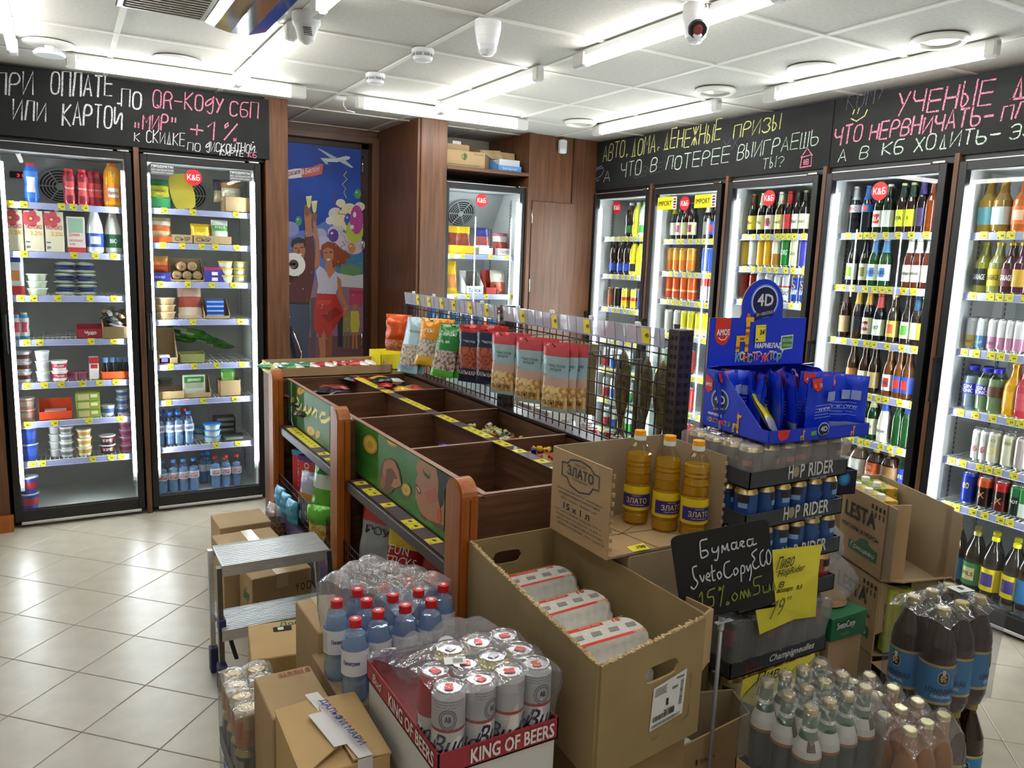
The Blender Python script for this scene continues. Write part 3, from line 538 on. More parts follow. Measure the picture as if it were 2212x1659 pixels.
# ---------------- fridges ----------------
SNAME=['top','second','third','fourth','fifth','sixth','seventh','bottom']; ORD=['first','second','third','fourth','fifth','sixth','seventh','eighth','ninth','tenth','eleventh','twelfth','thirteenth']
NUMS=['49','39','89','99','119','64','74','29']
def tagmesh(i):
    mb=MB(); mb.box(-.0175,-.001,-.018,.0175,0,.018,YTAG); text(mb,NUMS[i],(-.002,-.0014,-.006),(1,0,0),(0,0,1),.013,.009,INK,0,.0006); mb.box(-.014,-.0013,.009,.014,-.0009,.011,C('#a59a30')); mb.box(-.014,-.0013,-.014,-.009,-.0009,-.009,INK); return mb
def tagobj(parent, loc, rot=(0,0,0)):
    i=random.randrange(8); return cobj('price_tag','tag%d'%i,lambda:tagmesh(i),parent,loc,rot)
def kb_sticker(parent, x, z, y=-.001):
    def f():
        mb=MB(); mb.lathe([(.047,0),(.047,.0006),(0,.0008)],C('#d8222a',.35),32); text(mb,'К&Б',(-.035,-.017,.001),(1,0,0),(0,1,0),.070,.034,C('#ffffff',.4),0,.0009); return mb
    cobj('sticker','kb',f,parent,(x,y,z),(R(90),0,0))
FR={}
def fridge(key, label, short, loc, rz, shelves, W=.67, fan=False, sticker=True, handle=True, dense=False, tags=None, D=.60, g0=.10):
    t=thing('display_fridge',label,'fridge',loc,rz,'glass-door display fridges'); ax='y' if abs(rz)<.1 else 'x'; base=loc[1] if ax=='y' else loc[0]
    FR[key]=dict(t=t,ax=ax,base=base,sh=shelves,short=short,rz=rz,loc=loc,W=W)
    def cabf():
        mb=MB(); k=.028
        mb.box(0,.03,.03,k,D,2.13,BLACK); mb.box(W-k,.03,.03,W,D,2.13,BLACK); mb.box(0,.03,2.10,W,D,2.13,BLACK); mb.box(0,D-.02,.03,W,D,2.13,BLACK); mb.box(0,.03,.03,W,D,.06,BLACK)
        mb.box(k,.032,.06,k+.006,D-.02,2.10,WHITE); mb.box(W-k-.006,.032,.06,W-k,D-.02,2.10,WHITE); mb.box(k,D-.028,.06,W-k,D-.02,2.10,GREYB); mb.box(k,.032,.06,W-k,D-.02,.075,WHITE); mb.box(k,.032,2.092,W-k,D-.02,2.10,GREYB)
        return mb
    cobj('cabinet','fcab%.2f'%D,cabf,t)
    def upr():
        mb=MB(); mb.box(-.012,-.004,.1,.012,.004,2.05,STEEL)
        for i in range(78): z=.12+i*.0245; mb.box(-.003,-.0052,z,.003,-.0038,z+.012,C('#3a3d42',.6))
        return mb
    for x,y,r in ((.036,.16,90),(W-.036,.16,-90),(.036,.46,90),(W-.036,.46,-90)): cobj('upright_rail','upr',upr,t,(x,y,0),(0,0,R(r)))
    def dff():
        mb=MB(); a=.036; z0,z1=.035,2.13
        for x0,x1,za,zb in ((0,a,z0,z1),(W-a,W,z0,z1),(a,W-a,z1-a-.004,z1),(a,W-a,z0,g0)): mb.rbox(x0,-.012,za,x1,.028,zb,BLACK,.002)
        return mb
    dr=cobj('door','fdoor%.2f'%g0,dff,t)
    cobj('glass_pane','fgl%.2f'%g0,lambda:MB().box(.03,.004,g0-.005,W-.03,.009,2.095,GLASS),dr)
    cobj('sill_strip','fsill',lambda:MB().rbox(.03,-.016,.018,W-.02,.01,.034,STEEL,.002),t)
    cobj('plinth','fpl',lambda:MB().box(.01,.05,0,W-.01,D-.03,.03,BLACK),t)
    cobj('hinge','fhin',lambda:MB().rbox(W-.07,-.016,2.131,W-.01,.02,2.142,CHROME,.002),t); cobj('top_strip','ftop',lambda:MB().rbox(.02,.0,2.131,W-.09,.012,2.137,STEEL,.001),t)
    if handle: cobj('handle','fhan',lambda:MB().rbox(.006,-.05,1.00,.026,-.034,1.22,BLACK,.005).rbox(.006,-.05,1.00,.026,-.01,1.02,BLACK,.003).rbox(.006,-.05,1.20,.026,-.01,1.22,BLACK,.003),dr)
    for x in (.042,W-.042): cobj('light_strip','fls',lambda:MB().rbox(-.005,-.005,.25,.005,.005,2.02,STRIP,.002),t,(x,.036,0)); cobj('strip_holder','fsh',lambda:MB().box(-.012,0,.2,.012,.008,2.03,WHITE),t,(x,.0435,0))
    if sticker: kb_sticker(dr,W*.42 if sticker is True else sticker,2.02,-.0005 if False else .0035)
    if fan:
        def ff():
            mb=MB(); 
            for r in (.02,.037,.054,.071,.088,.105): mb.lathe([(r,0),(r+.005,0),(r+.005,-.004),(r,-.004),(r,0)],C('#d3d6da',.3),32)
            for k in range(6): a=k*math.pi/3; mb.T=Matrix.Rotation(a,4,'Z'); mb.box(.015,-.003,-.003,.11,.003,.001,C('#d3d6da',.3)); mb.T=None
            mb.lathe([(.02,0),(0,-.003)],WHITE,16); mb.lathe([(.108,.003),(.118,.003),(.118,-.005),(.108,-.005)],C('#b9bcc2',.35),32); return mb
        ev=cobj('evaporator_box','evap',lambda:MB().ext([(.034,.28,2.09),(.034,.57,2.09),(.034,.57,1.86),(.034,.44,1.84),(.034,.30,2.05)],(W-.068,0,0),C('#d5d9de',.35)),t)
        c=Vector((W*fan,.366,1.945)); rt=(R(122),0,0)
        cobj('fan_back','fanb',lambda:MB().lathe([(.106,0),(0,0)],C('#3a3d42',.6),28),t,c+Vector((0,-.006,-.004)),rt); cobj('fan_grille','fan',ff,t,c+Vector((0,-.014,-.009)),rt)
        cobj('control_panel','ctl',lambda:MB().rbox(-.045,-.004,-.02,.045,.004,.02,BLACK,.002),t,(W*.17,.318,1.985),(R(32),0,0))
        def dg():
            mb=MB(); text(mb,'31',(-.012,-.0055,-.01),(1,0,0),(0,0,1),.03,.02,mat('led_red','#e0222a',.5,e=1.5),0,.001); return mb
        cobj('display','ctd',dg,t,(W*.17,.316,1.984),(R(32),0,0))
    SH_=[]
    def shf():
        mb=MB(); x0,x1=.05,W-.05; m=WHITE
        for y in (.075,.22,.36,.50): mb.tube([(x0,y,-.004),(x1,y,-.004)],.0028,m,5)
        for x in (x0,x1): mb.tube([(x,.075,-.004),(x,.50,-.004)],.003,m,5)
        for i in range(1,25): x=x0+(x1-x0)*i/25; mb.box(x-.0015,.072,-.003,x+.0015,.50,0,m)
        return mb
    for si,z in enumerate(shelves):
        if z<.2: SH_.append(None); continue
        s=cobj('wire_shelf','fshelf',shf,t,(0,0,z)); SH_.append(s)
        cobj('price_rail','frail',lambda:MB().box(.05,.066,-.034,W-.05,.070,-.002,RAIL).box(.05,.060,-.036,W-.05,.070,-.033,RAIL),s)
        if tags and si<len(tags):
            for px in tags[si]:
                q=col_at(px,z-.02,ax,base+.062); lx=(q.x-loc[0]) if ax=='y' else (loc[1]-q.y); tagobj(s,(lx,.0655,-.016))
        else:
            x=.075+random.random()*.04
            while x<W-.07: tagobj(s,(x,.0655,-.016)); x+=random.choice([.042,.055,.07,.08])
    FR[key]['sobj']=SH_; FR[key]['door']=dr; FR[key]['n']={}
    return t
def put(key, si, px, name, cat, desc, dy=.135, zoff=0, rz=0, grp=None, dlabel=None, row=''):
    F=FR[key]; z=F['sh'][si]+.0008; q=col_at(px, z+.06, F['ax'], F['base']+dy); q.z=z+zoff
    n=F['n'].get((si,row),0); F['n'][(si,row)]=n+1
    label='%s, %s from left, %s shelf%s, %s'%(desc, ORD[min(n,12)], SNAME[si] if F['sh'][si]>.2 else 'bottom', row, F['short'])
    return thing(name, dlabel or label, cat, q, F['rz']+rz, grp or ('goods in the '+F['short']))
LR=-math.pi/2
fridge('F1','leftmost dairy fridge with a red digital display and mostly empty bottom','leftmost fridge',(-.285,YL,0),0,[1.826,1.559,1.315,1.067,.821,.597,.365,.076],fan=0.47,sticker=None,tags=[[22,52,133,158,184],[52,160,206,246],[45,73,125,195,246],[58,86,197,246],[58,96,132,178,215,250],[58,118,192,260],[70,92,200,240,262]],handle=True)
fridge('F2','dairy fridge beside the painted door with cheese above and water below','cheese fridge',(.43,YL,0),0,[1.836,1.634,1.403,1.175,.901,.68,.385,.076],fan=0.45,sticker=.285,tags=[[355,417,510],[352,394,436,465,511],[346,406,458,504],[417,519],[369,420,468,523],[364,439,507],[467,514]])
fridge('F3','fridge in the walnut niche under the stored boxes, holding sliced meats','niche fridge',(2.366,5.10,0),0,[1.635,1.342,1.08,.8,.5,.076],W=.67,fan=0.46,sticker=.30,tags=[[976,1000,1060,1096],[985,1010,1050,1105]])
RZ={'R1':[1.807,1.521,1.264,1.02,.78,.54,.3,.076],'R2':[1.787,1.563,1.367,1.13,.86,.6,.35,.076],'R3':[1.814,1.617,1.412,1.16,.93,.68,.4,.076],'R4':[1.815,1.536,1.247,.965,.715,.489,.27,.076],'R5':[1.811,1.532,1.264,.975,.733,.513,.076]}
for k,y,lab,sh in (('R1',5.09,'narrow-looking drinks fridge in the back corner with cola and cans','corner fridge'),('R2',4.385,'drinks fridge with two yellow IMPORT stickers on its glass','IMPORT fridge'),('R3',3.655,'drinks fridge partly hidden by the blue candy display','fridge behind candy'),('R4',2.93,'drinks fridge packed with dark glass beer bottles and kegs','bottled beer fridge'),('R5',2.20,'drinks fridge at the right edge with large plastic bottles at its bottom','rightmost fridge')):
    fridge(k,lab,sh,(XR,y,0),LR,RZ[k],sticker={'R1':.29,'R2':.325,'R3':.32,'R4':.32,'R5':None}[k],g0=.10)
for k,y in (('d',5.10),('a',4.40),('b',3.67),('c',2.945),('e',2.215)): panel('trim_%d'%(20+ord(k)),XR-.012,y-.011,0,XR+.6,y+.013,2.17)
panel('trim_30',XR,5.10,2.13,XR+.02,5.13,ZC); 
b=MB(); b.box(XR+.015,.3,2.13,XR+.6,5.12,2.17,BLACK); obj('trim_31',b,kind='structure'); b=MB(); b.box(-.9,YL+.015,2.142,1.13,5.6,2.17,BLACK); obj('trim_32',b,kind='structure')
# door stickers
for x,lw in ((.05,.20),(.42,.20)):
    b=MB(); b.box(0,0,0,.155,.0008,.085,C('#f6ea1c',.4)); b.box(.155,0,0,.195,.0008,.085,C('#f2f2f2',.4)); text(b,'IMPORT',(.012,-.0006,.026),(1,0,0),(0,0,1),.13,.032,C('#1a1a1a'),0,.001)
    for i,cc in enumerate(('#d83030','#2a3ab0','#1a1a1a','#b03030')): b.box(.163,-.0006,.008+i*.018,.187,0,.020+i*.018,C(cc))
    obj('import_sticker',b,FR['R2']['door'],(x,.0028,1.985))
for x in (.055,.49):
    b=MB(); b.box(0,0.0004,0,.125,.0012,.058,mat('smoked_sticker','#6a6c70',.3)); text(b,'ПРОДУКТЫ',(.004,-.0002,.039),(1,0,0),(0,0,1),.115,.015,C('#ffffff'),0,.0006); text(b,'БЕЗ ЗАМЕНИТЕЛЯ',(.004,-.0002,.023),(1,0,0),(0,0,1),.115,.009,C('#ffffff')); text(b,'МОЛОЧНОГО ЖИРА',(.004,-.0002,.008),(1,0,0),(0,0,1),.115,.009,C('#ffffff'))
    obj('notice_sticker',b,FR['F2']['door'],(x,.002,2.02))
# ---- goods: leftmost fridge
def Bt(key,si,px,shape,body,label,cap,desc,neck=None,txt=None,clear=False,sub=None,tcol='#222222',acc=None,s=1,dy=.135,row='',lb=None,name='bottle'):
    t=put(key,si,px,name,'bottle',desc,dy,row=row); bottle(t,shape,body,label,cap,neck,txt,clear,14,sub,tcol,acc,s,lb); return t
def Cn(key,si,px,r,h,bands,desc,txt=None,gold=False,dy=.13,row=''):
    t=put(key,si,px,'drink_can','can',desc,dy,row=row); can(t,r,h,bands,txt=txt,gold=gold,n=14); return t
Bt('F1',0,68,'yog','#2f6fd0','#3a78d8','#c8262c','blue yoghurt bottle with red cap',acc='#e8e0e0',txt='Danissimo' if False else None,s=1.12)
for i,px in enumerate((151,178,196,212)): Bt('F1',0,px,'yog','#a01830','#8f1630','#c8262c','red yoghurt drink bottle',txt='Чудо',tcol='#ffffff',acc='#d84a50',s=1.05,dy=.135+.05*(i>1))
Bt('F1',0,244,'juice','#f0a418','#e8842a','#e87818','large orange juice bottle',txt='Мажитэль',tcol='#a02a1a',acc='#f4e6d0',s=1.05)
for px in (31,75,119):
    t=put('F1',1,px,'milk_carton','carton','cream milk carton with a red flower')
    carton(t,.090,.07,.222,'#d9cdb4','#e8e8e4',txt=(('МОЛОКО',.08,.55,.84,.10,'#b03038'),('3,2%',.30,.38,.62,.11,'#e0a22a'),('дело',.06,.06,.2,.07,'#2a3478'),('Хорошее',.04,.20,.22,.05,'#2a3478')))
    cobj('flower','mflow',lambda:[(mb:=MB()),[mb.lathe([(.020,0),(0,.0005)],C('#c2495a',.5),12,c=(.026*math.cos(a),.026*math.sin(a),0)) for a in [k*1.2566 for k in range(5)]],mb.lathe([(.016,.0008),(0,.0016)],C('#a83a4c',.5),12),mb.lathe([(.008,.002),(0,.003)],C('#e2c44a',.5),10)][0],t,(-.012,-.0355,.178),(R(90),0,0))
t=put('F1',1,165,'milk_carton','carton','pinkish village milk carton'); carton(t,.09,.07,.2,'#d8cdc8',None,((.55,.95,.08,.9,'#8fae9a'),(0,.14,0,1,'#b8323a')),(('Домик',.1,.44,.6,.1,'#c23a3a'),('МОЛОКО',.1,.3,.75,.06,'#b03038'),('3,5%',.12,.2,.3,.05,'#b03038')))
Bt('F1',1,206,'milk','#eceff2','#2a4fae','#f2f4f6','white milk bottle with blue stripes',acc='#f2f4f6',s=1.12)
Bt('F1',1,245,'milk','#e6e4dc','#1c5a3c','#e8e8e4','cream kefir bottle with green drop',txt='BIO',tcol='#ffffff',s=1.1)
t=put('F1',2,34,'milk_carton','carton','tall white carton with a blue cup'); carton(t,.085,.07,.225,'#e4e6ea',None,((0,.22,0,1,'#b8323a'),(.35,.6,.3,.75,'#e08a4a'),(.8,.93,.1,.85,'#2a3f9a')))
def stack(key,si,px,n,fn,desc,h,cat='tub',name='dairy_tub',dy=.13):
    for k in range(n):
        lev=['at the base','one up','two up','three up','four up','five up','six up','seven up','eight up'][k]
        t=put(key,si,px,name,cat,desc,dy,zoff=k*(h+.0035),dlabel='%s, %s of its stack, %s shelf, %s'%(desc,lev,SNAME[si],FR[key]['short'])); fn(t)
stack('F1',2,80,3,lambda t:tub(t,.052,.036,'#b9c4ae','#cfd8cc'),'pale green cheese tub',.036)
for px in (142,186):
    for k in range(9):
        t=put('F1',2,px,'curd_bar','dairy bar','x',.13,zoff=k*.021,dlabel='thin foil curd bar, %s from below in the %s pile, third shelf, leftmost fridge'%(ORD[k],'inner' if px==142 else 'outer'),grp='curd bars in two piles')
        sd=k%3; cobj('wrapper','cbar%d'%sd,lambda:bagmesh(.105,.11,.02,[(.45,foil('#c9d2c4') if sd!=1 else foil('#2a3478')),(.8,foil('#8fa48c')),(1,foil('#c9d2c4'))],sd,6,6),t,(random.uniform(-.006,.006),-.03,.010),(R(-90),0,random.uniform(-.12,.12)))
for px in (36,53): Bt('F1',3,px,'yog','#3f9ad0','#e8e4e0','#c8262c' if px==36 else '#e8e8e8','small multicoloured yoghurt drink',acc='#d84a6a',s=.78)
t=put('F1',3,193,'shelf_box','box','open dark red display box'); cobj('box','chb',lambda:[(mb:=openbox(MB(),.135,.12,.075,C('#9c1f30',.5),fh=.055)),text(mb,'Чудо',(-.03,-.0608,.018),(1,0,0),(0,0,1),.06,.026,C('#ffffff'),.15,.001)][0],t)
t=put('F1',3,248,'shelf_box','box','cardboard box heaped with wrapped bars',dlabel='cardboard box heaped with dark wrapped bars, fourth shelf, leftmost fridge'); cobj('box','snb',lambda:openbox(MB(),.135,.2,.07,CARD,bh=.15),t)
for k in range(14):
    t2=thing('snack_bar','%s wrapped bar heaped in the cardboard box, leftmost fridge'%['black','brown','silver'][k%3],'snack bar',t.location+Vector((random.uniform(-.045,.045),random.uniform(-.06,.05),.04+.008*k)),random.uniform(-1,1),'wrapped bars in a heap'); cc=('#2b2b30','#8a6a44','#c9ccd0')[k%3]; cobj('wrapper','sb'+cc,lambda:bagmesh(.03,.1,.022,[(1,foil(cc))],3,5,7),t2,(0,-.04,0),(R(-75),0,0))
stack('F1',4,50,3,lambda t:tub(t,.045,.055,'#e8ebee','#dfe2e6',band='#7a1f2a',txt='М'),'white pot with a dark band',.055)
stack('F1',4,93,3,lambda t:tub(t,.037,.055,'#eef0f2','#e8eaee',band='#d6dae4'),'plain white yoghurt pot',.055)
stack('F1',4,128,2,lambda t:tub(t,.043,.055,'#e8dcdc','#e6e6ea',band='#b81f3a',txt='Чудо',tcol='#ffffff'),'red and white yoghurt pot',.055)
for px in (158,176): t=put('F1',4,px,'dessert_tub','tub','low purple dessert tub',.15); tub(t,.036,.042,'#8a3558','#a8476a')
t=put('F1',4,203,'milk_carton','carton','small white and red cream carton'); carton(t,.05,.05,.13,'#ece8e6',None,((.72,1,0,1,'#a01f2a'),(.5,.68,.15,.85,'#b8323a')))
t=put('F1',4,250,'shelf_box','box','orange tray of chocolate desserts'); cobj('box','orb',lambda:openbox(MB(),.16,.12,.045,C('#e85a22',.5)),t)
for i in range(4): t2=thing('chocolate_dessert','black and blue wrapped dessert, %s in the orange tray'%ORD[i],'dessert',t.location+Vector((-.055+.037*i,-.01,.004)),0,'desserts in the orange tray'); cobj('wrapper','cdes',lambda:bagmesh(.034,.12,.02,[(.3,foil('#e8e8ea')),(.75,foil('#1b1b22')),(1,foil('#5a8ac0'))],5,5,8),t2,(0,0,0),(R(-8),0,0))
stack('F1',5,57,2,lambda t:tub(t,.044,.062,'#e2a08a','#ece0dc',band='#e8d4cc'),'salmon coloured yoghurt pot',.062)
t=put('F1',5,120,'shelf_box','box','open orange and white display box'); cobj('box','owb',lambda:[(mb:=openbox(MB(),.17,.12,.10,C('#e04a1e',.5),fh=.05,bh=.11)),mb.box(-.055,-.03,.02,.055,.04,.05,C('#c8a8a8'))][0],t)
for k in range(3): t=put('F1',5,190,'cookie_pack','pack','green pack of cookies',.13,zoff=.05*k,dlabel='green cookie pack, %s of its stack, sixth shelf, leftmost fridge'%['lowest','middle','top'][k]); carton(t,.125,.09,.048,'#8a9a3a',None,((.15,.85,.1,.55,'#c9b98a'),(.4,.8,.62,.9,'#dfe0b0')))
stack('F1',5,233,1,lambda t:tub(t,.038,.06,'#e2e6f0','#ccd6ea',band='#5a78b8'),'white and blue pot',.06); stack('F1',5,264,3,lambda t:tub(t,.034,.048,'#e2e6f0','#ccd6ea',band='#5a78b8'),'small white and blue pot',.048)
stack('F1',6,62,2,lambda t:tub(t,.05,.095,'#2f50b8','#d8dce8',band='#3a62d0'),'tall blue yoghurt cup',.095,dy=.12)
stack('F1',6,122,4,lambda t:tub(t,.038,.042,'#c9cbc8','#d8dad8'),'grey curd pot',.042,dy=.16); stack('F1',6,145,4,lambda t:tub(t,.038,.042,'#bfc2c0','#e0e2e0',band='#6a6e72'),'silver curd pot',.042)
stack('F1',6,182,3,lambda t:tub(t,.042,.05,'#e8dcc4','#d8d2b8',band='#c89a3a'),'gold banded dessert pot',.05); stack('F1',6,232,2,lambda t:tub(t,.044,.052,'#2a1416','#d8d8da',band='#7a2a2a',txt='ЕРЕ',tcol='#ffffff'),'black dessert pot',.052)
stack('F1',6,272,5,lambda t:tub(t,.036,.044,'#d890b8','#e8c8dc',band='#c85a9a'),'pink yoghurt pot',.044)
stack('F1',7,64,2,lambda t:tub(t,.05,.095,'#2f50b8','#d8dce8',band='#c03a4a'),'tall blue and red cup',.095,dy=.1)
# ---- goods: cheese fridge
def Bx(key,si,px,w,d,h,base,desc,bands=(),txt=(),dy=.14,zoff=0,dl=None,rz=0,nm='food_pack',cat='pack'):
    t=put(key,si,px,nm,cat,desc,dy,zoff,rz=rz,dlabel=dl); carton(t,w,d,h,base,None,bands,txt); return t
def Bg(key,si,px,w,h,th,bands,desc,txt=(),dy=.14,zoff=0,tilt=8,rz=0,seed=1,dl=None):
    t=put(key,si,px,'food_bag','bag',desc,dy,zoff,rz=rz,dlabel=dl); cobj('pouch','bg%s'%str((w,h,th,bands,txt,seed)),lambda:bagmesh(w,h,th,[(a,foil(c)) for a,c in bands],seed,8,12,txt=txt),t,(0,0,0),(R(-tilt),0,0)); return t
def Tr(key,si,px,w,d,h,fh,m,desc,bh=None,dy=.15,txt=None):
    t=put(key,si,px,'shelf_tray','tray',desc,dy)
    def f():
        mb=openbox(MB(),w,d,h,m,fh=fh,bh=bh or h)
        if txt: text(mb,txt[0],(-w*.35,-d/2-.0008,fh*.25),(1,0,0),(0,0,1),w*.7,fh*.5,C(txt[1]),0,.0006)
        return mb
    cobj('tray','tr%s'%str((w,d,h,fh,m.name,bh)),f,t); return t
Tr('F2',0,342,.125,.10,.10,.055,C('#2f8a5a',.5),'green and orange tray'); Bg('F2',0,343,.12,.16,.03,((.3,'#3f9a4a'),(.75,'#d8cc2a'),(1,'#1f6a3a')),'yellow sliced cheese pouch',(('Ламбер',.15,.5,.7,.13,'#1f4a2a',0),),zoff=.01,dy=.14)
t=put('F2',0,402,'cheese_pack','pack','leaning oval yellow cheese pack'); cobj('pack','ovp',lambda:[(mb:=MB()),mb.ext([(.068*math.copysign(abs(math.cos(a))**.5,math.cos(a)),0,.11+.11*math.copysign(abs(math.sin(a))**.7,math.sin(a))) for a in [k*math.pi/14 for k in range(28)]],(0,.022,0),C('#c9b437',.45)),mb.lathe([(.02,0),(0,.001)],C('#7a6a1a'),14)][0],t,(0,0,0),(R(-12),R(-10),0))
t=Tr('F2',0,508,.15,.16,.09,.09,CARD,'plain cardboard tray',bh=.1); Bg('F2',0,500,.12,.13,.05,((.35,'#d8c8a8'),(.6,'#e8e0d0'),(.85,'#b88a4a'),(1,'#3a3a52')),'clear pouch of smoked cheese',zoff=.07,dy=.16); Bg('F2',0,480,.10,.14,.04,((.5,'#b8a888'),(1,'#2a2a3a')),'second pouch of smoked cheese',zoff=.06,dy=.2,seed=4)
Tr('F2',1,347,.125,.10,.05,.035,C('#e0602a',.5),'orange tray with pouches'); 
for k in range(2): Bg('F2',1,345+4*k,.11,.14,.03,((.4,'#e8c89a'),(.7,'#e06a2a'),(.85,'#efe6d6'),(1,'#b8a07a')),'orange sliced cheese pouch',dy=.13+.03*k,zoff=.008,seed=k)
Tr('F2',1,391,.12,.12,.05,.05,CARD,'shallow cardboard tray with a crest',txt=('CREST' if False else 'СЫР','#4a4438'))
Tr('F2',1,436,.12,.12,.05,.05,CARD,'cardboard tray of yellow pouches')
for k in range(3): Bg('F2',1,430+7*k,.10,.11,.03,((.35,'#e2b81f'),(.8,'#edc62a'),(1,'#d8a81a')),'yellow grated cheese pouch',dy=.12+.03*k,zoff=.012,seed=k+2,rz=.2*(k-1))
Tr('F2',1,477,.11,.12,.05,.05,CARD,'cardboard tray of a white pouch'); Bg('F2',1,475,.10,.14,.03,((.5,'#e8ece4'),(.72,'#5aa84a'),(1,'#e8ece8')),'white and green mozzarella pouch',(('sveza',.2,.62,.6,.09,'#ffffff',0),),zoff=.012)
Bx('F2',2,346,.11,.08,.05,'#3a3fa8','blue cream cheese carton',txt=(('сыр',.2,.3,.5,.3,'#ffffff'),)); Bg('F2',2,345,.10,.10,.03,((.4,'#d8501f'),(.8,'#e88a3a'),(1,'#c9a05a')),'orange processed cheese pouch',zoff=.052)
t=Tr('F2',2,402,.19,.13,.14,.012,CARD,'tall cardboard box of round loaves',bh=.14); bx=t.location
for i,(dx,dz) in enumerate(((-.058,.036),(0,.036),(.058,.036),(-.03,.092),(.03,.092))):
    t2=thing('sausage_cheese','round brown netted cheese, %s in the cheese fridge box'%['lower left','lower middle','lower right','upper left','upper right'][i],'cheese',bx+Vector((dx,-.0,dz)),0,'round cheeses in a box'); cobj('cheese','rch',lambda:MB().lathe([(0,-.055),(.02,-.054),(.028,-.045),(.029,0),(.028,.045),(.02,.054),(0,.055)],mat('net_cheese','#a5835c',.5,0,'noise',c2='#7d5d3c',sc=60),16),t2,(0,0,0),(R(90),0,0)); cobj('clip','rcl',lambda:MB().lathe([(.004,0),(.007,.008),(0,.009)],ALU,8),t2,(0,-.055,0),(R(90),0,0))
for k in range(2): Bx('F2',2,462,.13,.09,.034,'#3a3490','purple flat cheese box',((.2,.8,.35,.62,'#e8e6f0'),),zoff=.035*k,dl='blue purple flat cheese box, %s, third shelf, cheese fridge'%['lower','upper'][k])
Bx('F2',2,462,.13,.09,.02,'#9a2a6a','magenta flat cheese box',zoff=.07,dl='magenta flat cheese box on two blue ones, third shelf, cheese fridge')
for px,n in ((487,3),(518,3)): stack('F2',2,px,n,lambda t:tub(t,.045,.04,'#e8d890','#e8c81a',band='#d8dce8'),'yellow lidded spread tub, %s stack'%('inner' if px==487 else 'outer'),.04)
stack('F2',3,357,3,lambda t:tub(t,.058,.04,'#c9a676','#d8c09a'),'beige salad tub',.04)
Bg('F2',3,411,.14,.20,.04,((.1,'#d8b8a0'),(.35,'#e8d0bc'),(.7,'#b04a3a'),(1,'#e2bfa6')),'pink sandwich pouch',tilt=12)
Tr('F2',3,466,.15,.14,.12,.02,CARD,'torn cardboard box of foil bars',bh=.12)
for k in range(4): Bx('F2',3,463,.10,.08,.026,'#1f55b0','blue foil curd bar',((.35,.65,0,1,'#9ab8e0'),),zoff=.008+.028*k,dl='blue foil curd bar, %s, fourth shelf, cheese fridge'%['lowest','second up','third up','top'][k])
Tr('F2',4,354,.14,.16,.20,.04,CARD,'tall cut-away cardboard box',bh=.21); Bx('F2',4,354,.06,.06,.05,'#dcd8e0','white box inside the cut-away box',((.2,.8,.2,.8,'#6a5aa8'),),dy=.1,zoff=.004)
Tr('F2',4,413,.15,.12,.06,.055,mat('green_print_card','#8a8a50',.7),'low cardboard tray with a green band')
for k in range(7): Bg('F2',4,420+14*k,.09,.24,.035,((.2,'#2f7a2a'),(.5,'#4f9a3a'),(.8,'#c9d6c0'),(1,'#2a6a2a')),'long green salad pouch lying down',tilt=78,rz=R(70+random.uniform(-14,14)),zoff=.02+.022*(6-abs(k-2)),seed=k,dy=.30,dl='long green pouch, %s in the fifth-shelf heap, cheese fridge'%ORD[k])
Tr('F2',5,366,.16,.14,.06,.05,CARD,'empty low cardboard tray'); stack('F2',5,356,3,lambda t:tub(t,.045,.03,'#8a8a70','#9a9a80'),'dull olive tub',.03,dy=.3)
Tr('F2',5,424,.16,.12,.13,.03,CARD,'cardboard tray with upright pack',bh=.13); Bx('F2',5,419,.13,.03,.13,'#e4e8e0','white pack with a green label',((.35,.62,.1,.9,'#b8c0a8'),(.62,.92,.06,.94,'#3f8a3a')),(('деликат',.2,.68,.6,.14,'#ffffff'),),dy=.14,zoff=.01)
Tr('F2',5,494,.13,.12,.10,.10,CARD,'taller cardboard box with label'); Bg('F2',5,494,.09,.15,.04,((.5,'#4f9a3a'),(.8,'#7ab85a'),(1,'#3a8a30')),'green pouch standing in a box',zoff=.02)
WB=dict(clear=True)
def water(key,si,px,cap,label,desc,txt=None,dy=.12,tcol='#2a3a90',row=''):
    t=put(key,si,px,'water_bottle','bottle',desc,dy,row=row); bottle(t,'pet05','#d8e6f6',label,cap,None,txt,True,14,'#b4cdea',tcol,None,1.0,(.085,.13))
for px in (345,368,386,408): water('F2',6,px,'#2f6ad0' if px!=999 else '','#dfe6f2','water bottle with blue cap','ШИШКИН')
for px in (358,380,398): water('F2',6,px,'#2f6ad0' if px<398 else '#c8262c','#dfe6f2','water bottle',dy=.22,row=' rear row')
stack('F2',6,458,3,lambda t:tub(t,.055,.036,'#b9c2bc','#2a7ad0'),'clear salad tub with blue lid',.036); stack('F2',6,436,2,lambda t:tub(t,.05,.036,'#b9c2bc','#2a7ad0'),'blue-lidded salad tub behind',.036,dy=.24)
for k in range(5): Bx('F2',6,484 if k<4 else 503,.13,.10,.03,'#2f3230','dark clear food tray',((.3,.8,.1,.9,'#7a7c78'),),zoff=.034*k if k<4 else 0,dy=.26 if k<4 else .13,dl='dark food tray, %s, seventh shelf, cheese fridge'%['lowest behind','second behind','third behind','top behind','alone in front'][k])
for px in (352,375,397,419,466,488,511): water('F2',7,px,'#3a7ad8' if px<430 else '#c8262c','#e6e8f0','spring water bottle','святой|источник',dy=.13,tcol='#b02a3a')
for px in (440,452): water('F2',7,px,'#3a7ad8','#e6e8f0','spring water bottle',dy=.26,row=' rear row')
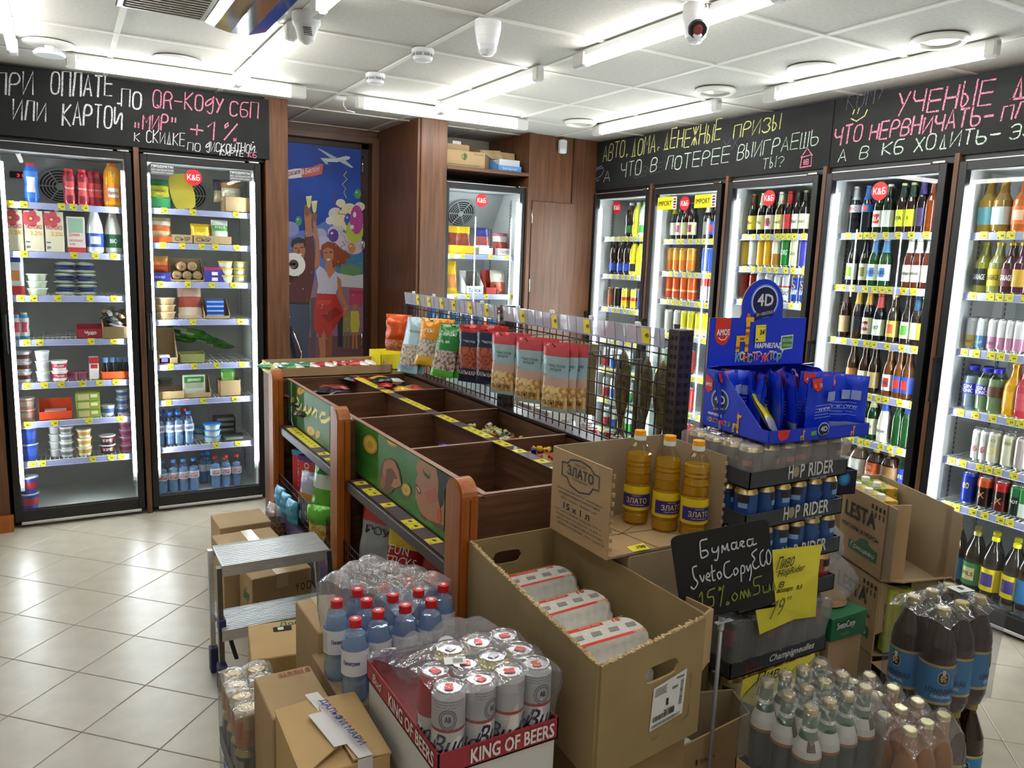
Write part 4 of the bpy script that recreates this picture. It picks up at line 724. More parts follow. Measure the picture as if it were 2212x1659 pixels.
# ---- goods: niche fridge
for px,c in ((977,'#e8b81a'),(1003,'#e8b81a')): Bg('F3',0,px,.11,.20,.03,((.12,c),(.75,'#8a3a2a'),(1,c)),'yellow sliced sausage pouch',seed=px); 
Tr('F3',0,990,.24,.1,.06,.06,C('#e8b81a',.5),'yellow counter tray'); Bg('F3',0,1043,.12,.20,.03,((.3,'#e8e6e8'),(.7,'#9a4a4a'),(1,'#2a2f7a')),'blue topped salami pouch'); Tr('F3',0,1043,.12,.1,.05,.05,WHITE,'white counter tray')
Tr('F3',0,1085,.14,.1,.06,.05,WHITE,'white tray of pale pouches',txt=('МИКО','#8a2a3a'))
for k in range(3): Bg('F3',0,1078+7*k,.10,.17,.03,((.6,'#a03a3a'),(.8,'#e2d8d0'),(1,'#b86a8a')),'red meat pouch with pink head',seed=k,dy=.14+.03*k)
Bg('F3',1,975,.10,.24,.03,((.15,'#e8b81a'),(.6,'#c9803a'),(1,'#e8b81a')),'tall yellow pouch'); Tr('F3',1,1018,.15,.12,.14,.06,WHITE,'white box of dried sticks',bh=.17,txt=('Тайсы','#2a5ab0'))
for k in range(6): Bx('F3',1,1008+4*k,.012,.012,.16,'#3a2420','thin dark dried stick',zoff=.01,dl='thin dark dried meat stick, %s in the white box, niche fridge'%ORD[k])
Tr('F3',1,1055,.09,.1,.16,.05,C('#b02a22',.5),'narrow red counter box',bh=.18); Bg('F3',1,1076,.13,.18,.05,((.5,'#a8503a'),(.8,'#d8d0c4'),(1,'#c9c4ba')),'clear pouch leaning in the box')
for px in (975,1010,1050,1090): Bg('F3',2,px,.11,.16,.03,((.3,'#c03a30'),(.8,'#d8c0a8'),(1,'#8a2a2a')),'red and beige pouch',seed=px)
# ---- goods: drinks fridges (local order runs from the back corner outwards)
BR,GR,DK='#2a140a','#12351c','#0e0a08'
def rowB(key,si,lst,dy=.13,back=True):
    for e in lst:
        px,shape,body,label,cap,desc=e[:6]; kw=e[6] if len(e)>6 else {}
        Bt(key,si,px,shape,body,label,cap,desc,dy=dy,**kw)
    if back:
        for e in lst[::1]:
            px,shape,body,label,cap,desc=e[:6]; kw=dict(e[6]) if len(e)>6 else {}; kw.pop('txt',None)
            Bt(key,si,px+3,shape,body,None,cap,desc,dy=dy+.085,row=' rear row',**kw)
def rowC(key,si,lst,dy=.13,back=True):
    for e in lst:
        px,r,h,bands,desc=e[:5]; kw=e[5] if len(e)>5 else {}
        Cn(key,si,px,r,h,bands,desc,dy=dy,**kw)
    if back:
        for e in lst: Cn(key,si,e[0]+3,e[1],e[2],e[3],e[4],dy=dy+.08,row=' rear row')
rowB('R1',0,[(1362,'pet1','#1a0d08','#2a6a30','#e8e8e8','dark cola bottle with white cap'),(1377,'pet1','#d8d84a','#e8d81a','#e8e8e8','yellow lemonade bottle'),(1391,'pet1','#d8e8e0','#4a9a4a','#5ac83a','clear soda bottle with green cap')])
rowB('R1',1,[(1327,'pet1','#1a0d08','#1f4ab8','#101010','cola bottle with blue label'),(1344,'pet1','#1a0d08','#1f4ab8','#101010','cola bottle with blue label'),(1357,'pet1','#1a0d08','#1f4ab8','#101010','cola bottle with blue label'),(1370,'pet1','#e8d81a','#14140f','#101010','black and yellow sports bottle'),(1384,'pet1','#e8d81a','#f0e030','#101010','yellow bottle with black cap')])
rowC('R1',2,[(1320,.030,.155,((.7,'#a8623a'),(1,'#8a5a3a')),'copper energy can'),(1334,.029,.155,((1,'#1a1512'),),'black energy can'),(1350,.030,.155,((.4,'#e8c81a'),(.6,'#c8322a'),(1,'#e8d85a')),'yellow and red can'),(1370,.030,.155,((.4,'#e8c81a'),(.6,'#c8322a'),(1,'#e8d85a')),'yellow and red can'),(1385,.030,.155,((1,'#1a2a9a'),),'deep blue can')])
rowC('R1',3,[(1312,.031,.12,((1,'#c01f24'),),'red cola can'),(1328,.031,.12,((1,'#c8442a'),),'orange red can'),(1350,.031,.12,((.5,'#1f7a2a'),(1,'#1a6a24')),'green soda can'),(1368,.031,.12,((.5,'#1a1a1a'),(1,'#c8322a')),'black and red can'),(1384,.031,.12,((1,'#e0e0e0'),),'white can')])
for si in (4,5,6,7):
    rowC('R1',si,[(1310+16*k,.032,.165,((.5,c),(1,'#d8d8d8')),'%s tall can'%n) for k,(c,n) in enumerate((('#c8322a','red'),('#2a6ac8','blue'),('#e8c81a','yellow'),('#2a8a3a','green')))],back=False)
rowB('R2',0,[(1456,'beer','#1c2f12','#e8e6e0','#d8cc3a','green beer bottle with yellow neck',dict(neck='#d8cc3a')),(1469,'beer',DK,'#e2e2e6','#c03a3a','dark bottle with red crest label',dict(acc='#b03a3a')),(1480,'beer',DK,'#c9b98a','#6a2a5a','dark bottle with purple neck',dict(neck='#6a2a5a')),(1495,'beer',DK,'#ddd2ae','#c03a3a','dark bottle with cream label',dict(acc='#8a2a2a')),(1528,'beer',DK,'#8a8a80','#d8d2c0','dark bottle with cream neck',dict(neck='#d8d2c0')),(1541,'beer',DK,'#2a4ab0','#c03a3a','dark bottle with blue red label',dict(acc='#b8323a'))])
rowC('R2',1,[(px,.033,.165,((.5,'#e07a1f'),(1,'#e8a23a')),'orange beer can') for px in (1450,1463,1477,1493)]+[(1526,.033,.165,((1,'#3a6ac8'),),'blue beer can'),(1540,.033,.165,((1,'#2a55b8'),),'blue beer can')])
rowC('R2',2,[(px,.033,.165,((.35,'#d8501a'),(.45,'#f0c08a'),(1,'#e2601f')),'deep orange beer can') for px in (1447,1462,1479,1495)]+[(1523,.033,.165,((.7,'#e8e8e6'),(1,'#d0322a')),'white can with red top'),(1540,.033,.165,((.7,'#e8e8e6'),(1,'#d0322a')),'white can with red top')])
rowC('R2',3,[(1444,.033,.165,((1,'#dcdcd4'),),'white tall can'),(1464,.033,.165,((.4,'#1a1a1e'),(1,'#cfcfcf')),'silver and black can')]+[(px,.033,.165,((.3,'#e8e0a0'),(1,'#d8cc1f')),'yellow beer can') for px in (1480,1494,1511,1525)])
for si in (4,5,6,7): rowC('R2',si,[(1436+18*k,.033,.165,((1,c),),'%s tall can'%n) for k,(c,n) in enumerate((('#dcdcd4','white'),('#2a8a3a','green'),('#2a55b8','blue'),('#b8322a','red')))],back=False)
rowB('R3',0,[(1625,'beer',DK,'#e0c84a','#8a6a2a','dark bottle with yellow abbey label',dict(txt='ffe',neck='#5a3a1a')),(1645,'beer',DK,'#e6d89a','#e8e0c0','dark bottle with pale yellow label',dict(txt='ffe',neck='#d8d0b0')),(1663,'beer',DK,'#e6e0dc','#c0392a','dark bottle with white crest label',dict(txt='ATEN',acc='#b0303a')),(1684,'beer','#3a1c0c','#e4dc9a','#e0e0e0','brown bottle with cream label',dict(neck='#e8e2c8',txt='mond')),(1703,'beer',DK,'#b8252a','#b8252a','dark bottle with red label',dict(neck='#b8252a')),(1721,'beer',DK,'#dcdcd6','#2a2a2a','dark bottle with white script label',dict(txt='Bud')),(1736,'beer',DK,'#d8d4a8','#8a8a5a','dark bottle with round cream label',dict(txt='tzel'))],dy=.12)
rowC('R3',1,[(1612,.033,.165,((1,'#c8a23a'),),'gold beer can'),(1628,.033,.165,((1,'#cfd2d4'),),'silver beer can'),(1646,.033,.165,((.3,'#e8a81a'),(1,'#dca01f')),'amber wheat beer can'),(1661,.033,.165,((.3,'#e8a81a'),(1,'#dca01f')),'amber wheat beer can'),(1678,.033,.165,((.5,'#b87a3a'),(1,'#e0dccc')),'cream and copper can'),(1698,.033,.165,((1,'#1f7a30'),),'green beer can',dict(txt=[('BORG',.45,.045,.03,.2,'#ffffff')])),(1717,.033,.165,((1,'#d8d2b0'),),'cream beer can',dict(txt=[('Gus',.45,.04,.025,0,'#3a5a30')])),(1737,.033,.165,((1,'#3a3a9a'),),'violet blue can')],dy=.12)
rowC('R3',2,[(1608,.033,.165,((1,'#7a2a20'),),'dark red beer can'),(1628,.033,.165,((1,'#7a1f1a'),),'dark red beer can')]+[(px,.033,.165,((.55,'#dcdee0'),(.62,'#c03a3a'),(1,'#c9ccd2')),'white red-ringed lager can',dict(txt=[('Bud',.25,.05,.035,.2,'#2a2a3a')])) for px in (1644,1662,1682,1700)]+[(px,.033,.165,((1,'#1f3a9a'),),'blue and gold can',dict(txt=[('LSAAV',.3,.05,.03,0,'#ffffff'),('S',.5,.03,.05,0,'#c9a23a')],gold=True)) for px in (1720,1738)],dy=.12)
for px in (1700,1716): 
    for k in range(3): Bx('R3',3,px,.07,.10,.04,'#6a5a40','dark snack tray',((.2,.8,.1,.5,'#c9b88a'),),zoff=.042*k,dl='dark snack tray, %s, %s stack, fourth shelf, fridge behind candy'%(['lowest','middle','upper'][k],'inner' if px==1700 else 'outer'))
rowC('R3',4,[(1690,.033,.165,((1,'#1f7a30'),),'green beer can'),(1712,.033,.165,((1,'#1f7a30'),),'green beer can')]); 
for si in (5,6,7): rowC('R3',si,[(1590+22*k,.033,.165,((1,c),),'%s tall can'%n) for k,(c,n) in enumerate((('#c9a23a','gold'),('#1f7a30','green'),('#dcdcd4','white'),('#2a55b8','blue')))],back=False)
rowB('R4',0,[(1845,'beer','#101422','#e4e0e4','#e8e8ea','dark bottle with white shoulder sleeve',dict(neck='#e6e4e8',txt='1664' if False else 'ЛАНС',lb=(.11,.15),tcol='#b0303a')),(1871,'beer','#101422','#2f6fc0','#2f6fc0','dark bottle with blue shoulder sleeve',dict(neck='#2f6fc0',lb=(.11,.15),acc='#d84a3a')),(1898,'beer','#0f2412','#e8e4e0','#e8e8e8','green lager bottle with red oval',dict(neck='#d8dcd8',acc='#c0302a',txt='ELLA',tcol='#ffffff')),(1917,'beer','#0f2412','#dfe2dc','#e8e8e8','green lager bottle with white label'),(1947,'beer','#2a120a','#d8dc2a','#d8d2a0','brown bottle with lime label',dict(neck='#2a4034',txt='IPA')),(1967,'beer','#2a120a','#d8dc2a','#d8d2a0','brown bottle with lime label',dict(neck='#2a4034',txt='A')),(1989,'long','#1a0f14','#3a2a5a','#4a3a6a','dark bottle with purple neck',dict(neck='#4a3a7a')),(2010,'beer','#7a3410',None,'#b86a2a','amber embossed bottle')],dy=.12)
rowB('R4',1,[(1838,'long',DK,'#dfe4e8','#8a8a9a','dark bottle with pale label',dict(acc='#9ac03a',s=.97)),(1866,'long',DK,'#d8d8cc','#8a8a8a','dark bottle with grey label',dict(acc='#7a7a3a',s=.97)),(1886,'beer','#16481f','#e6ecea','#dfe6f0','green bottle with slanted label',dict(acc='#3a7ac8',txt='BORG',neck='#5a90c8')),(1909,'beer','#16481f','#e6ecea','#dfe6f0','green bottle with slanted label',dict(acc='#3a7ac8',txt='BORG',neck='#5a90c8')),(1962,'beer','#5a2414','#e8dcd0','#e8e8e6','brown bottle with white collar',dict(neck='#e6e4e0',txt='Варшав' if False else 'Чабодов')),(1980,'beer','#5a2414','#e8dcd0','#e8e8e6','brown bottle with white collar',dict(neck='#e6e4e0',txt='добовар')),(2002,'beer','#5a2414','#e8dcd0','#e8e8e6','brown bottle with white collar',dict(neck='#e6e4e0'))],dy=.12)
rowB('R4',2,[(1822,'long','#3a1a10','#d8b890','#e0e0e0','brown bottle with beige label',dict(neck='#6a5a50')),(1850,'long','#3a240c','#1a1410','#d8b03a','bottle with gold neck foil',dict(neck='#d8b03a')),(1873,'long',DK,'#d8d0b0','#d8b03a','dark bottle with red band label',dict(neck='#d8a83a',acc='#8a1f2a',txt='SOVIC',tcol='#ffffff')),(1897,'beer',DK,'#dfe6d4','#c0453a','dark bottle numbered 387',dict(txt='387',tcol='#1f5a34',neck='#c0453a')),(1927,'beer','#3a2a14','#d8c860','#c9b03a','bottle with yellow orange label',dict(acc='#d86a3a')),(1957,'beer','#2a1c0c','#e0e6d4','#3a3a3a','bottle with green white label',dict(acc='#5ab03a')),(1977,'beer','#2a1c0c','#d8d8b0','#2a5a7a','bottle with pale label',dict(neck='#2a5a7a')),(1992,'beer','#2a1c0c','#d8cc4a','#d8b03a','bottle with yellow label')],dy=.12)
rowB('R4',3,[(1838,'long','#4a3010','#c98a4a','#c9a03a','amber bottle with copper label'),(1864,'beer','#3a2010','#e8e6de','#a8623a','bottle with white mountain label',dict(txt='HERBU')),(1885,'beer','#2a1a0c','#b8a06a','#a8623a','dark bottle with tan label'),(1918,'beer','#6a3a10','#e8e6e0','#d8d0c0','bottle with diagonal red blue label',dict(acc='#c0302a',txt='80с')),(1940,'beer','#6a3a10','#2a4ab0','#d8d0c0','bottle with blue diagonal label',dict(acc='#c0302a')),(1958,'beer','#5a3010','#2a4ab0','#d8d0c0','bottle with blue diagonal label',dict(acc='#c0302a'))],dy=.12)
rowB('R4',4,[(1868,'beer','#12381a','#d8d8b8','#c9b03a','green bottle with olive label'),(1883,'beer','#12381a','#d8d8b8','#e0d8b0','green bottle with cream label',dict(neck='#d8d2a8',txt='КРУШ' if False else 'НСК')),(1908,'white','#e4e0d0','#e8e4d6','#2f55b8','cream paper-sleeved bottle',dict(txt='Жигули',neck='#2f55b8')),(1938,'beer','#1a4a20',None,'#c9b03a','plain green bottle'),(1957,'beer','#1a4a20',None,'#2a4ab0','plain green bottle',dict(neck='#3a5ac0'))],dy=.12)
rowB('R4',5,[(1826,'keg','#7a5a3a','#d8d0c8','#d8d0b8','pale keg-shaped bottle',dict(s=.92)),(1855,'keg','#6a5040','#dcdcd8','#d8d0b8','keg-shaped bottle with white label',dict(s=.92)),(1890,'keg','#2a120a','#a8481f','#c9b03a','dark keg-shaped bottle with copper label',dict(s=.92,txt='КАПИТАН' if False else 'ТО|СПЕЦ',tcol='#f0e0c0')),(1922,'keg','#2a120a','#6a4a24','#c9b03a','dark keg-shaped bottle with brown label',dict(s=.92)),(1951,'beer','#12301a','#2a4ab8','#2a3a9a','green bottle with blue oval label',dict(txt='EFES',tcol='#ffffff',neck='#2f55c0'))],dy=.12,back=False)
for si in (6,7): rowB('R4',si,[(1840+28*k,'pet15','#2a140a','#c9b03a','#c9b03a','large dark beer bottle') for k in range(4)],back=False,dy=.14)
rowB('R5',0,[(2132,'garage','#a8842a','#7ab8c8','#d8b84a','amber bottle with pale blue label',dict(s=1.15)),(2162,'garage','#8a6a2a','#c8d8dc','#d8b84a','amber bottle with round label',dict(s=1.15)),(2207,'garage','#b8601f','#e0682a','#e0a03a','orange bottle with grapefruit label',dict(s=1.15,acc='#f0c0a0'))],dy=.13)
rowB('R5',1,[(2122,'garage','#8a8a2a','#1c1c18','#b8a03a','yellow bottle with black hexagon label',dict(txt='GARAGE',tcol='#ffffff',s=1.12,acc='#26261e')),(2152,'garage','#8a8a50','#c9b02a','#b8a03a','yellow bottle with gold hexagon label',dict(txt='GARAGE',s=1.12)),(2180,'garage','#3a1418','#5a1f24','#c9a03a','plum coloured bottle',dict(txt='GARAGE',tcol='#ffffff',s=1.12)),(2204,'garage','#4a1a2a','#c89a3a','#c9a03a','plum bottle with gold label',dict(s=1.12))],dy=.13)
rowC('R5',2,[(2100,.027,.15,((.45,'#d8b86a'),(1,'#dfdfe2')),'slim white and gold can',dict(txt=[('BIANCO',.2,.034,.012,0,'#6a5a2a')])),(2121,.027,.15,((.45,'#5a90c0'),(1,'#dfe2e6')),'slim white and blue can',dict(txt=[('BRUT',.2,.034,.012,0,'#ffffff')])),(2146,.027,.15,((.45,'#c98aa8'),(1,'#e2dfe2')),'slim white and pink can',dict(txt=[('ROSE',.2,.034,.012,0,'#7a3a5a')]))]+[(px,.027,.15,((.45,'#c98aa8'),(1,'#e2dfe2')),'slim white and pink can') for px in (2166,2184,2202)])
rowB('R5',3,[(2097,'gin','#dfe8f0','#2f35b0','#2a30b8','clear gin tonic bottle',dict(clear=True,sub='#c9d2d8',txt='GIN|TONIC',tcol='#ffffff',s=1.1)),(2126,'gin','#dfe8dc','#3a35a8','#2a30b8','cloudy gin tonic bottle',dict(clear=True,sub='#c3cdb0',txt='GIN|TONIC',tcol='#ffffff',s=1.1)),(2150,'gin','#dfe8dc','#5a3a30','#2a30b8','cloudy bottle with brown label',dict(clear=True,sub='#b8c49a',s=1.1)),(2186,'garage','#d89a14','#e0a01a','#e8962a','bright yellow drink bottle',dict(s=1.15)),(2210,'garage','#b83a4a','#c04a58','#e8962a','pink drink bottle',dict(s=1.15))],dy=.13)
rowC('R5',4,[(2112,.028,.155,((1,'#e0dada'),),'slim white berry can',dict(txt=[('б',.3,.02,.03,0,'#c03a4a')])),(2128,.028,.155,((1,'#e0dada'),),'slim white berry can',dict(txt=[('б',.3,.02,.03,0,'#c03a4a')])),(2147,.031,.155,((1,'#d8d2b8'),),'white can with yellow pear',dict(txt=[('HO',.7,.03,.015,0,'#7a7a4a'),('о',.3,.03,.04,0,'#e0c84a')])),(2178,.031,.155,((1,'#d8d2b8'),),'white can with yellow pear',dict(txt=[('HORECA' if False else 'HORE',.7,.04,.015,0,'#7a7a4a')])),(2206,.031,.155,((1,'#b8a8a8'),),'greyish can')])
rowC('R5',5,[(2092,.033,.158,((1,'#1f35a8'),),'blue energy can',dict(txt=[('eo',.5,.03,.03,0,'#e8c84a')])),(2126,.033,.152,((.75,'#241410'),(1,'#c8502a')),'black and orange energy can',dict(txt=[('X',.35,.03,.03,0,'#d87a3a')])),(2163,.033,.152,((.4,'#5a1418'),(.75,'#201210'),(1,'#b8242a')),'black and red energy can',dict(txt=[('X',.3,.03,.03,0,'#c9a04a')])),(2196,.033,.152,((.7,'#1f2a20'),(1,'#2a6a3a')),'dark green energy can',dict(txt=[('HOT',.45,.035,.015,0,'#ffffff')])),(2215,.033,.155,((.5,'#dfe6dc'),(1,'#3a8a4a')),'green and white can')])
rowB('R5',6,[(2058,'pet15','#2a1408','#2f7ab8','#a89a4a','large dark beer bottle with blue label',dict(txt=' ' if False else None,clear=False)),(2098,'pet15','#241c10','#3a7a4a','#a89a4a','large dark beer bottle with green label',dict(txt='PILS',acc='#d8c890')),(2137,'pet15','#2a2420','#e8d01f','#e8dc1a','large bottle with yellow label and cap',dict(acc='#4a3a8a')),(2182,'pet15','#2a2420','#e8d01f','#e8dc1a','large bottle with yellow label and cap',dict(acc='#4a3a8a')),(2212,'pet15','#2a1408','#2f7ab8','#a89a4a','large dark beer bottle with blue label')],dy=.12)
b=MB(); b.box(.05,.03,.0765,.62,.07,.0775,RAIL); fs_=obj('floor_price_strip',b,FR['R5']['t'])
for i in range(6): cobj('price_tag','ftag',lambda:MB().box(-.018,-.014,0,.018,.014,.0008,YTAG).box(-.002,-.006,.0008,.012,.002,.0011,INK),fs_,(.10+.085*i,.05,.0776),(0,0,.1))
# stored boxes above the niche fridge
def cbox(label, c, rz, w,d,h, m=CARD, prints=(), tape=None, name='cardboard_box', cat='box', group=None, flaps=None, rot=None):
    t=thing(name,label,cat,c,rz,group,rot); b=MB(); b.rbox(-w/2,-d/2,0,w/2,d/2,h,m,.003); obj('carton_body',b,t)
    if tape is not None: b=MB(); b.box(tape-.025,-d/2-.0012,h*.75,tape+.025,d/2+.0012,h+.0012,mat('packing_tape','#c2ac88',.25)); obj('packing_tape',b,t)
    if prints:
        b=MB()
        for face,s_,x,z,wd,hh,cc,*sh in prints:
            o,U,V={'f':((-w/2+x*w,-d/2-.0012,z*h),(1,0,0),(0,0,1)),'l':((-w/2-.0012,d/2-x*d,z*h),(0,-1,0),(0,0,1)),'t':((-w/2+x*w,-d/2+z*d,h+.0012),(1,0,0),(0,1,0)),'tr':((-w/2+x*w,-d/2+z*d,h+.0012),(-1,0,0),(0,-1,0))}[face]
            L_={'f':w,'l':d,'t':w,'tr':w}[face]; H_={'f':h,'l':h,'t':d,'tr':d}[face]
            text(b,s_,o,U,V,wd*L_,hh*H_,C(cc,.7),sh[0] if sh else 0,.0008)
        obj('print',b,t)
    return t
GP='#5a7a4a'
cbox('wide cardboard box printed with a green tree, above the niche fridge',(2.53,5.23,2.2405),0,.33,.22,.115,CARD,(('f','27 X 0,25',.72,.78,.22,.1,GP),('f','♣' if False else 'Ф',.42,.42,.16,.45,GP),('f','упаковка не содержит хлора',.06,.1,.8,.07,GP)),name='cardboard_box')
t=thing('cardboard_box','small open cardboard box stacked on the tree-printed box','box',(2.505,5.27,2.3565),0); obj('carton_body',openbox(MB(),.20,.15,.085,CARD,fh=.05),t); b=MB(); b.rbox(-.03,-.06,.004,.04,.02,.075,C('#cfcfd2',.3)); obj('contents',b,t)
t=thing('cardboard_box','large torn-open cardboard box at the back of the niche top','box',(2.86,5.36,2.2405),0); obj('carton_body',openbox(MB(),.30,.24,.19,CARD,fh=.15),t); b=MB(); b.ext([(-.15,-.12,.15),(.02,-.12,.16),(.03,-.15,.10),(-.06,-.15,.09)],(0,.003,0),CARDE); obj('flap',b,t)
t=thing('display_carton','blue and silver display carton at the end of the niche top','carton',(2.89,5.17,2.2405),0); b=openbox(MB(),.20,.14,.10,C('#5a9ad8',.4),fh=.04,bh=.1); b.rbox(-.085,-.066,.003,.085,.06,.085,C('#c9cdd6',.2)); text(b,'Батончик',(-.06,-.072,.01),(1,0,0),(0,0,1),.12,.02,C('#e8f0ff')); obj('carton_body',b,t)
# ---------------- gondola island ----------------
YB=[1.92,3.05,4.17]
gt=thing('snack_gondola','long walnut snack island with green potato-crisp panels and orange end posts','shelving',(0,0,0))
for y in (1.895,3.0,4.09):
    n=14; pr=[(y-.055,0),(y+.055,0)]+[(y+.055*math.cos(math.pi*k/n),.945+.055*math.sin(math.pi*k/n)) for k in range(n+1)]
    b=MB(); b.ext([(.93,a,z) for a,z in pr],(.048,0,0),POSTW)
    pr2=[(y-.045,0.01),(y+.045,.01)]+[(y+.045*math.cos(math.pi*k/n),.945+.047*math.sin(math.pi*k/n)) for k in range(n+1)]; b.ext([(.926,a,z) for a,z in pr2],(.005,0,0),POSTW)
    b.box(.9525,y-.0565,.0,.9555,y+.0565,.95,mat('post_groove','#5d2c0e',.6)); obj('end_post',b,gt)
zt=.935
def gb(name,*a,**k): b=MB(); b.rbox(*a,**k); return obj(name,b,gt)
for y in (1.915,2.485,3.045,3.615,4.165): gb('divider',1.03,y-.008,.74,1.70,y+.008,zt,WOODX)
for y in (1.915,3.045,4.165): b=MB(); b.rbox(.978,y-.009,.0,1.74,y+.009,zt-.001,WOODX); obj('gable_panel',b,gt)
for y in (1.915,2.485,3.045,3.615,4.165): gb('edge_band',1.03,y-.0085,zt,1.70,y+.0085,zt+.0012,WEDGE)
gb('rear_board',1.70,1.92,.5,1.716,4.17,zt,WOODY); gb('rear_edge_band',1.70,1.92,zt,1.716,4.17,zt+.0015,WEDGE)
gb('bin_floor',1.04,1.92,.735,1.70,4.17,.745,WOODY); gb('front_board',1.03,1.915,.70,1.045,4.165,zt,WOODY); gb('front_edge_band',1.028,1.915,zt,1.047,4.165,zt+.0018,WEDGE)
gb('mid_board',1.382,1.92,.745,1.398,4.165,zt-.006,WOODY)
gb('base_plinth',1.0,1.93,0,1.70,4.15,.10,DKB); gb('lower_back',1.40,1.93,.10,1.42,4.15,.74,C('#241a16',.6))
# strip of price labels along the middle and on the lip below the pictures
def labelstrip(parent,x0,x1,z,y0,y1,occ,tilt=0):
    b=MB(); b.box(x0,y0,z-.002,x1,y1,z,C('#5a4a52',.4)); st=obj('label_strip',b,parent)
    y=y0+.01
    while y<y1-.05:
        if random.random()<occ:
            def f():
                mb=MB(); w=x1-x0-.006; mb.box(0,0,0,w,.047,.0008,YTAG); text(mb,'49',(w*.72,.014,.0009),(0,1,0),(-1,0,0),.018,.014,INK,0,.0006); mb.box(w*.1,.004,.0008,w*.16,.012,.0012,INK); return mb
            cobj('price_label','lst%.3f'%(x1-x0),f,st,(x0+.003,y,z))
        y+=.05
labelstrip(gt,1.366,1.414,zt+.001,1.93,3.03,.85); labelstrip(gt,1.366,1.414,zt+.001,3.06,4.15,.8)
for y0,y1 in ((1.955,2.94),(3.06,4.03)):
    b=MB(); b.rbox(.955,y0,.668,1.03,y1,.708,DKB,.003); obj('shelf_lip',b,gt); labelstrip(gt,.968,1.022,.712,y0+.03,y1-.02,.55)
# picture panels: flat prints on the front board
XPN=1.029; Z1=(560,760,.32548)
GREENM=mat('print_green','#3f8a34',.35,0,'noise',c2='#2f6f2a',sc=4,vec=(1,.4,3))
b=MB(); b.box(XPN-.001,1.93,.715,XPN+.0005,4.15,zt-.002,GREENM)
def gp(pts,col,off):
    global TC; TC+=1; q=[at(Z1[0]+x*Z1[2],Z1[1]+y*Z1[2],'x',XPN-.001) for x,y in pts]
    q=[Vector((p.x-off-.00001*(TC%300),min(p.y,4.15),max(.716,min(p.z,zt-.003)))) for p in q]; b.poly(q,C(col,.5))
def crisp(cx,cy,rx,ry,a,off=.0008):
    for k,(s_,c_) in enumerate(((1,'#c99a34'),(.8,'#e0bc5a'),(.4,'#c9a23e'))):
        gp([(cx+s_*(rx*math.cos(t)*math.cos(a)-ry*math.sin(t)*math.sin(a)),cy+s_*(rx*math.cos(t)*math.sin(a)+ry*math.sin(t)*math.cos(a))) for t in [2*math.pi*i/16 for i in range(16)]],c_,off+.0003*k)
gp([(210,170),(470,330),(470,640),(210,450)],'#2f6a28',.0002)
crisp(282,250,24,40,.5); crisp(222,318,12,20,.2); crisp(345,525,26,34,-.5); crisp(392,548,16,28,.2); crisp(740,615,46,66,-.35); crisp(900,580,50,52,.6); crisp(978,915,30,45,-.3)
# hand
gp([(800,905),(815,760),(835,712),(870,705),(905,722),(935,790),(946,850),(948,882),(930,878),(905,900),(880,935),(850,930)],'#7a4a34',.0010)
gp([(835,730),(865,712),(900,728),(928,790),(944,868),(930,870),(905,800),(880,770),(850,780),(840,860),(815,900),(825,780)],'#b67d5c',.0014)
gp([(900,840),(940,850),(950,885),(905,905),(880,890)],'#c08864',.0016); gp([(822,800),(845,840),(838,900),(815,905),(806,880)],'#9a6246',.0016)
# woman's face
gp([(1066,660),(1120,690),(1190,730),(1240,770),(1228,1195),(1180,1150),(1110,1110),(1066,1050),(1040,960),(1046,900),(1042,850),(1060,815),(1040,770)],'#b07a5a',.0010)
gp([(1180,735),(1240,765),(1310,810),(1380,850),(1520,905),(1240,905),(1228,1010),(1205,1040),(1190,960),(1195,860)],'#141414',.0014)
gp([(1256,760),(1310,800),(1312,850),(1262,830)],'#a8242a',.0018)
gp([(1066,665),(1085,690),(1082,720),(1070,700)],'#1a1210',.0016); gp([(1100,690),(1130,700),(1146,745),(1138,750),(1120,715)],'#1a1210',.0016)
gp([(1088,775),(1105,800),(1140,830),(1130,842),(1100,815)],'#15100e',.0018); gp([(1110,780),(1140,790),(1138,830),(1115,810)],'#8e9468',.0016)
gp([(1042,880),(1052,875),(1080,925),(1074,945),(1060,940),(1050,915)],'#9a2a28',.0018); gp([(1050,895),(1056,893),(1074,925),(1070,930)],'#efe8e2',.002)
gp([(1100,930),(1180,900),(1190,1000),(1130,1010)],'#b8644c',.0012); gp([(1060,1060),(1130,1115),(1225,1150),(1228,1195),(1180,1160),(1100,1100)],'#6a4634',.0013)
gp([(1190,1040),(1210,1050),(1214,1110),(1200,1135),(1186,1100)],'#c8503a',.0022); gp([(1075,1080),(1110,1105),(1115,1125),(1085,1105)],'#8f1f28',.002)
CRT=mat('cream_script','#f0e27a',.5)
for st in ([(255,345),(248,375),(262,385),(285,345),(278,390),(292,398),(315,358)],[(315,358),(308,400),(322,410),(352,372),(345,415)],[(352,372),(345,420),(372,385),(385,392),(376,440)],[(440,412),(415,408),(402,435),(412,462),(440,462),(470,440)],[(250,300),(262,330),(255,360)]):
    ribbon(b,[at(Z1[0]+x*Z1[2],Z1[1]+y*Z1[2],'x',XPN-.004) for x,y in st],(-1,0,0),.018,CRT)
obj('picture_panel',b,gt)
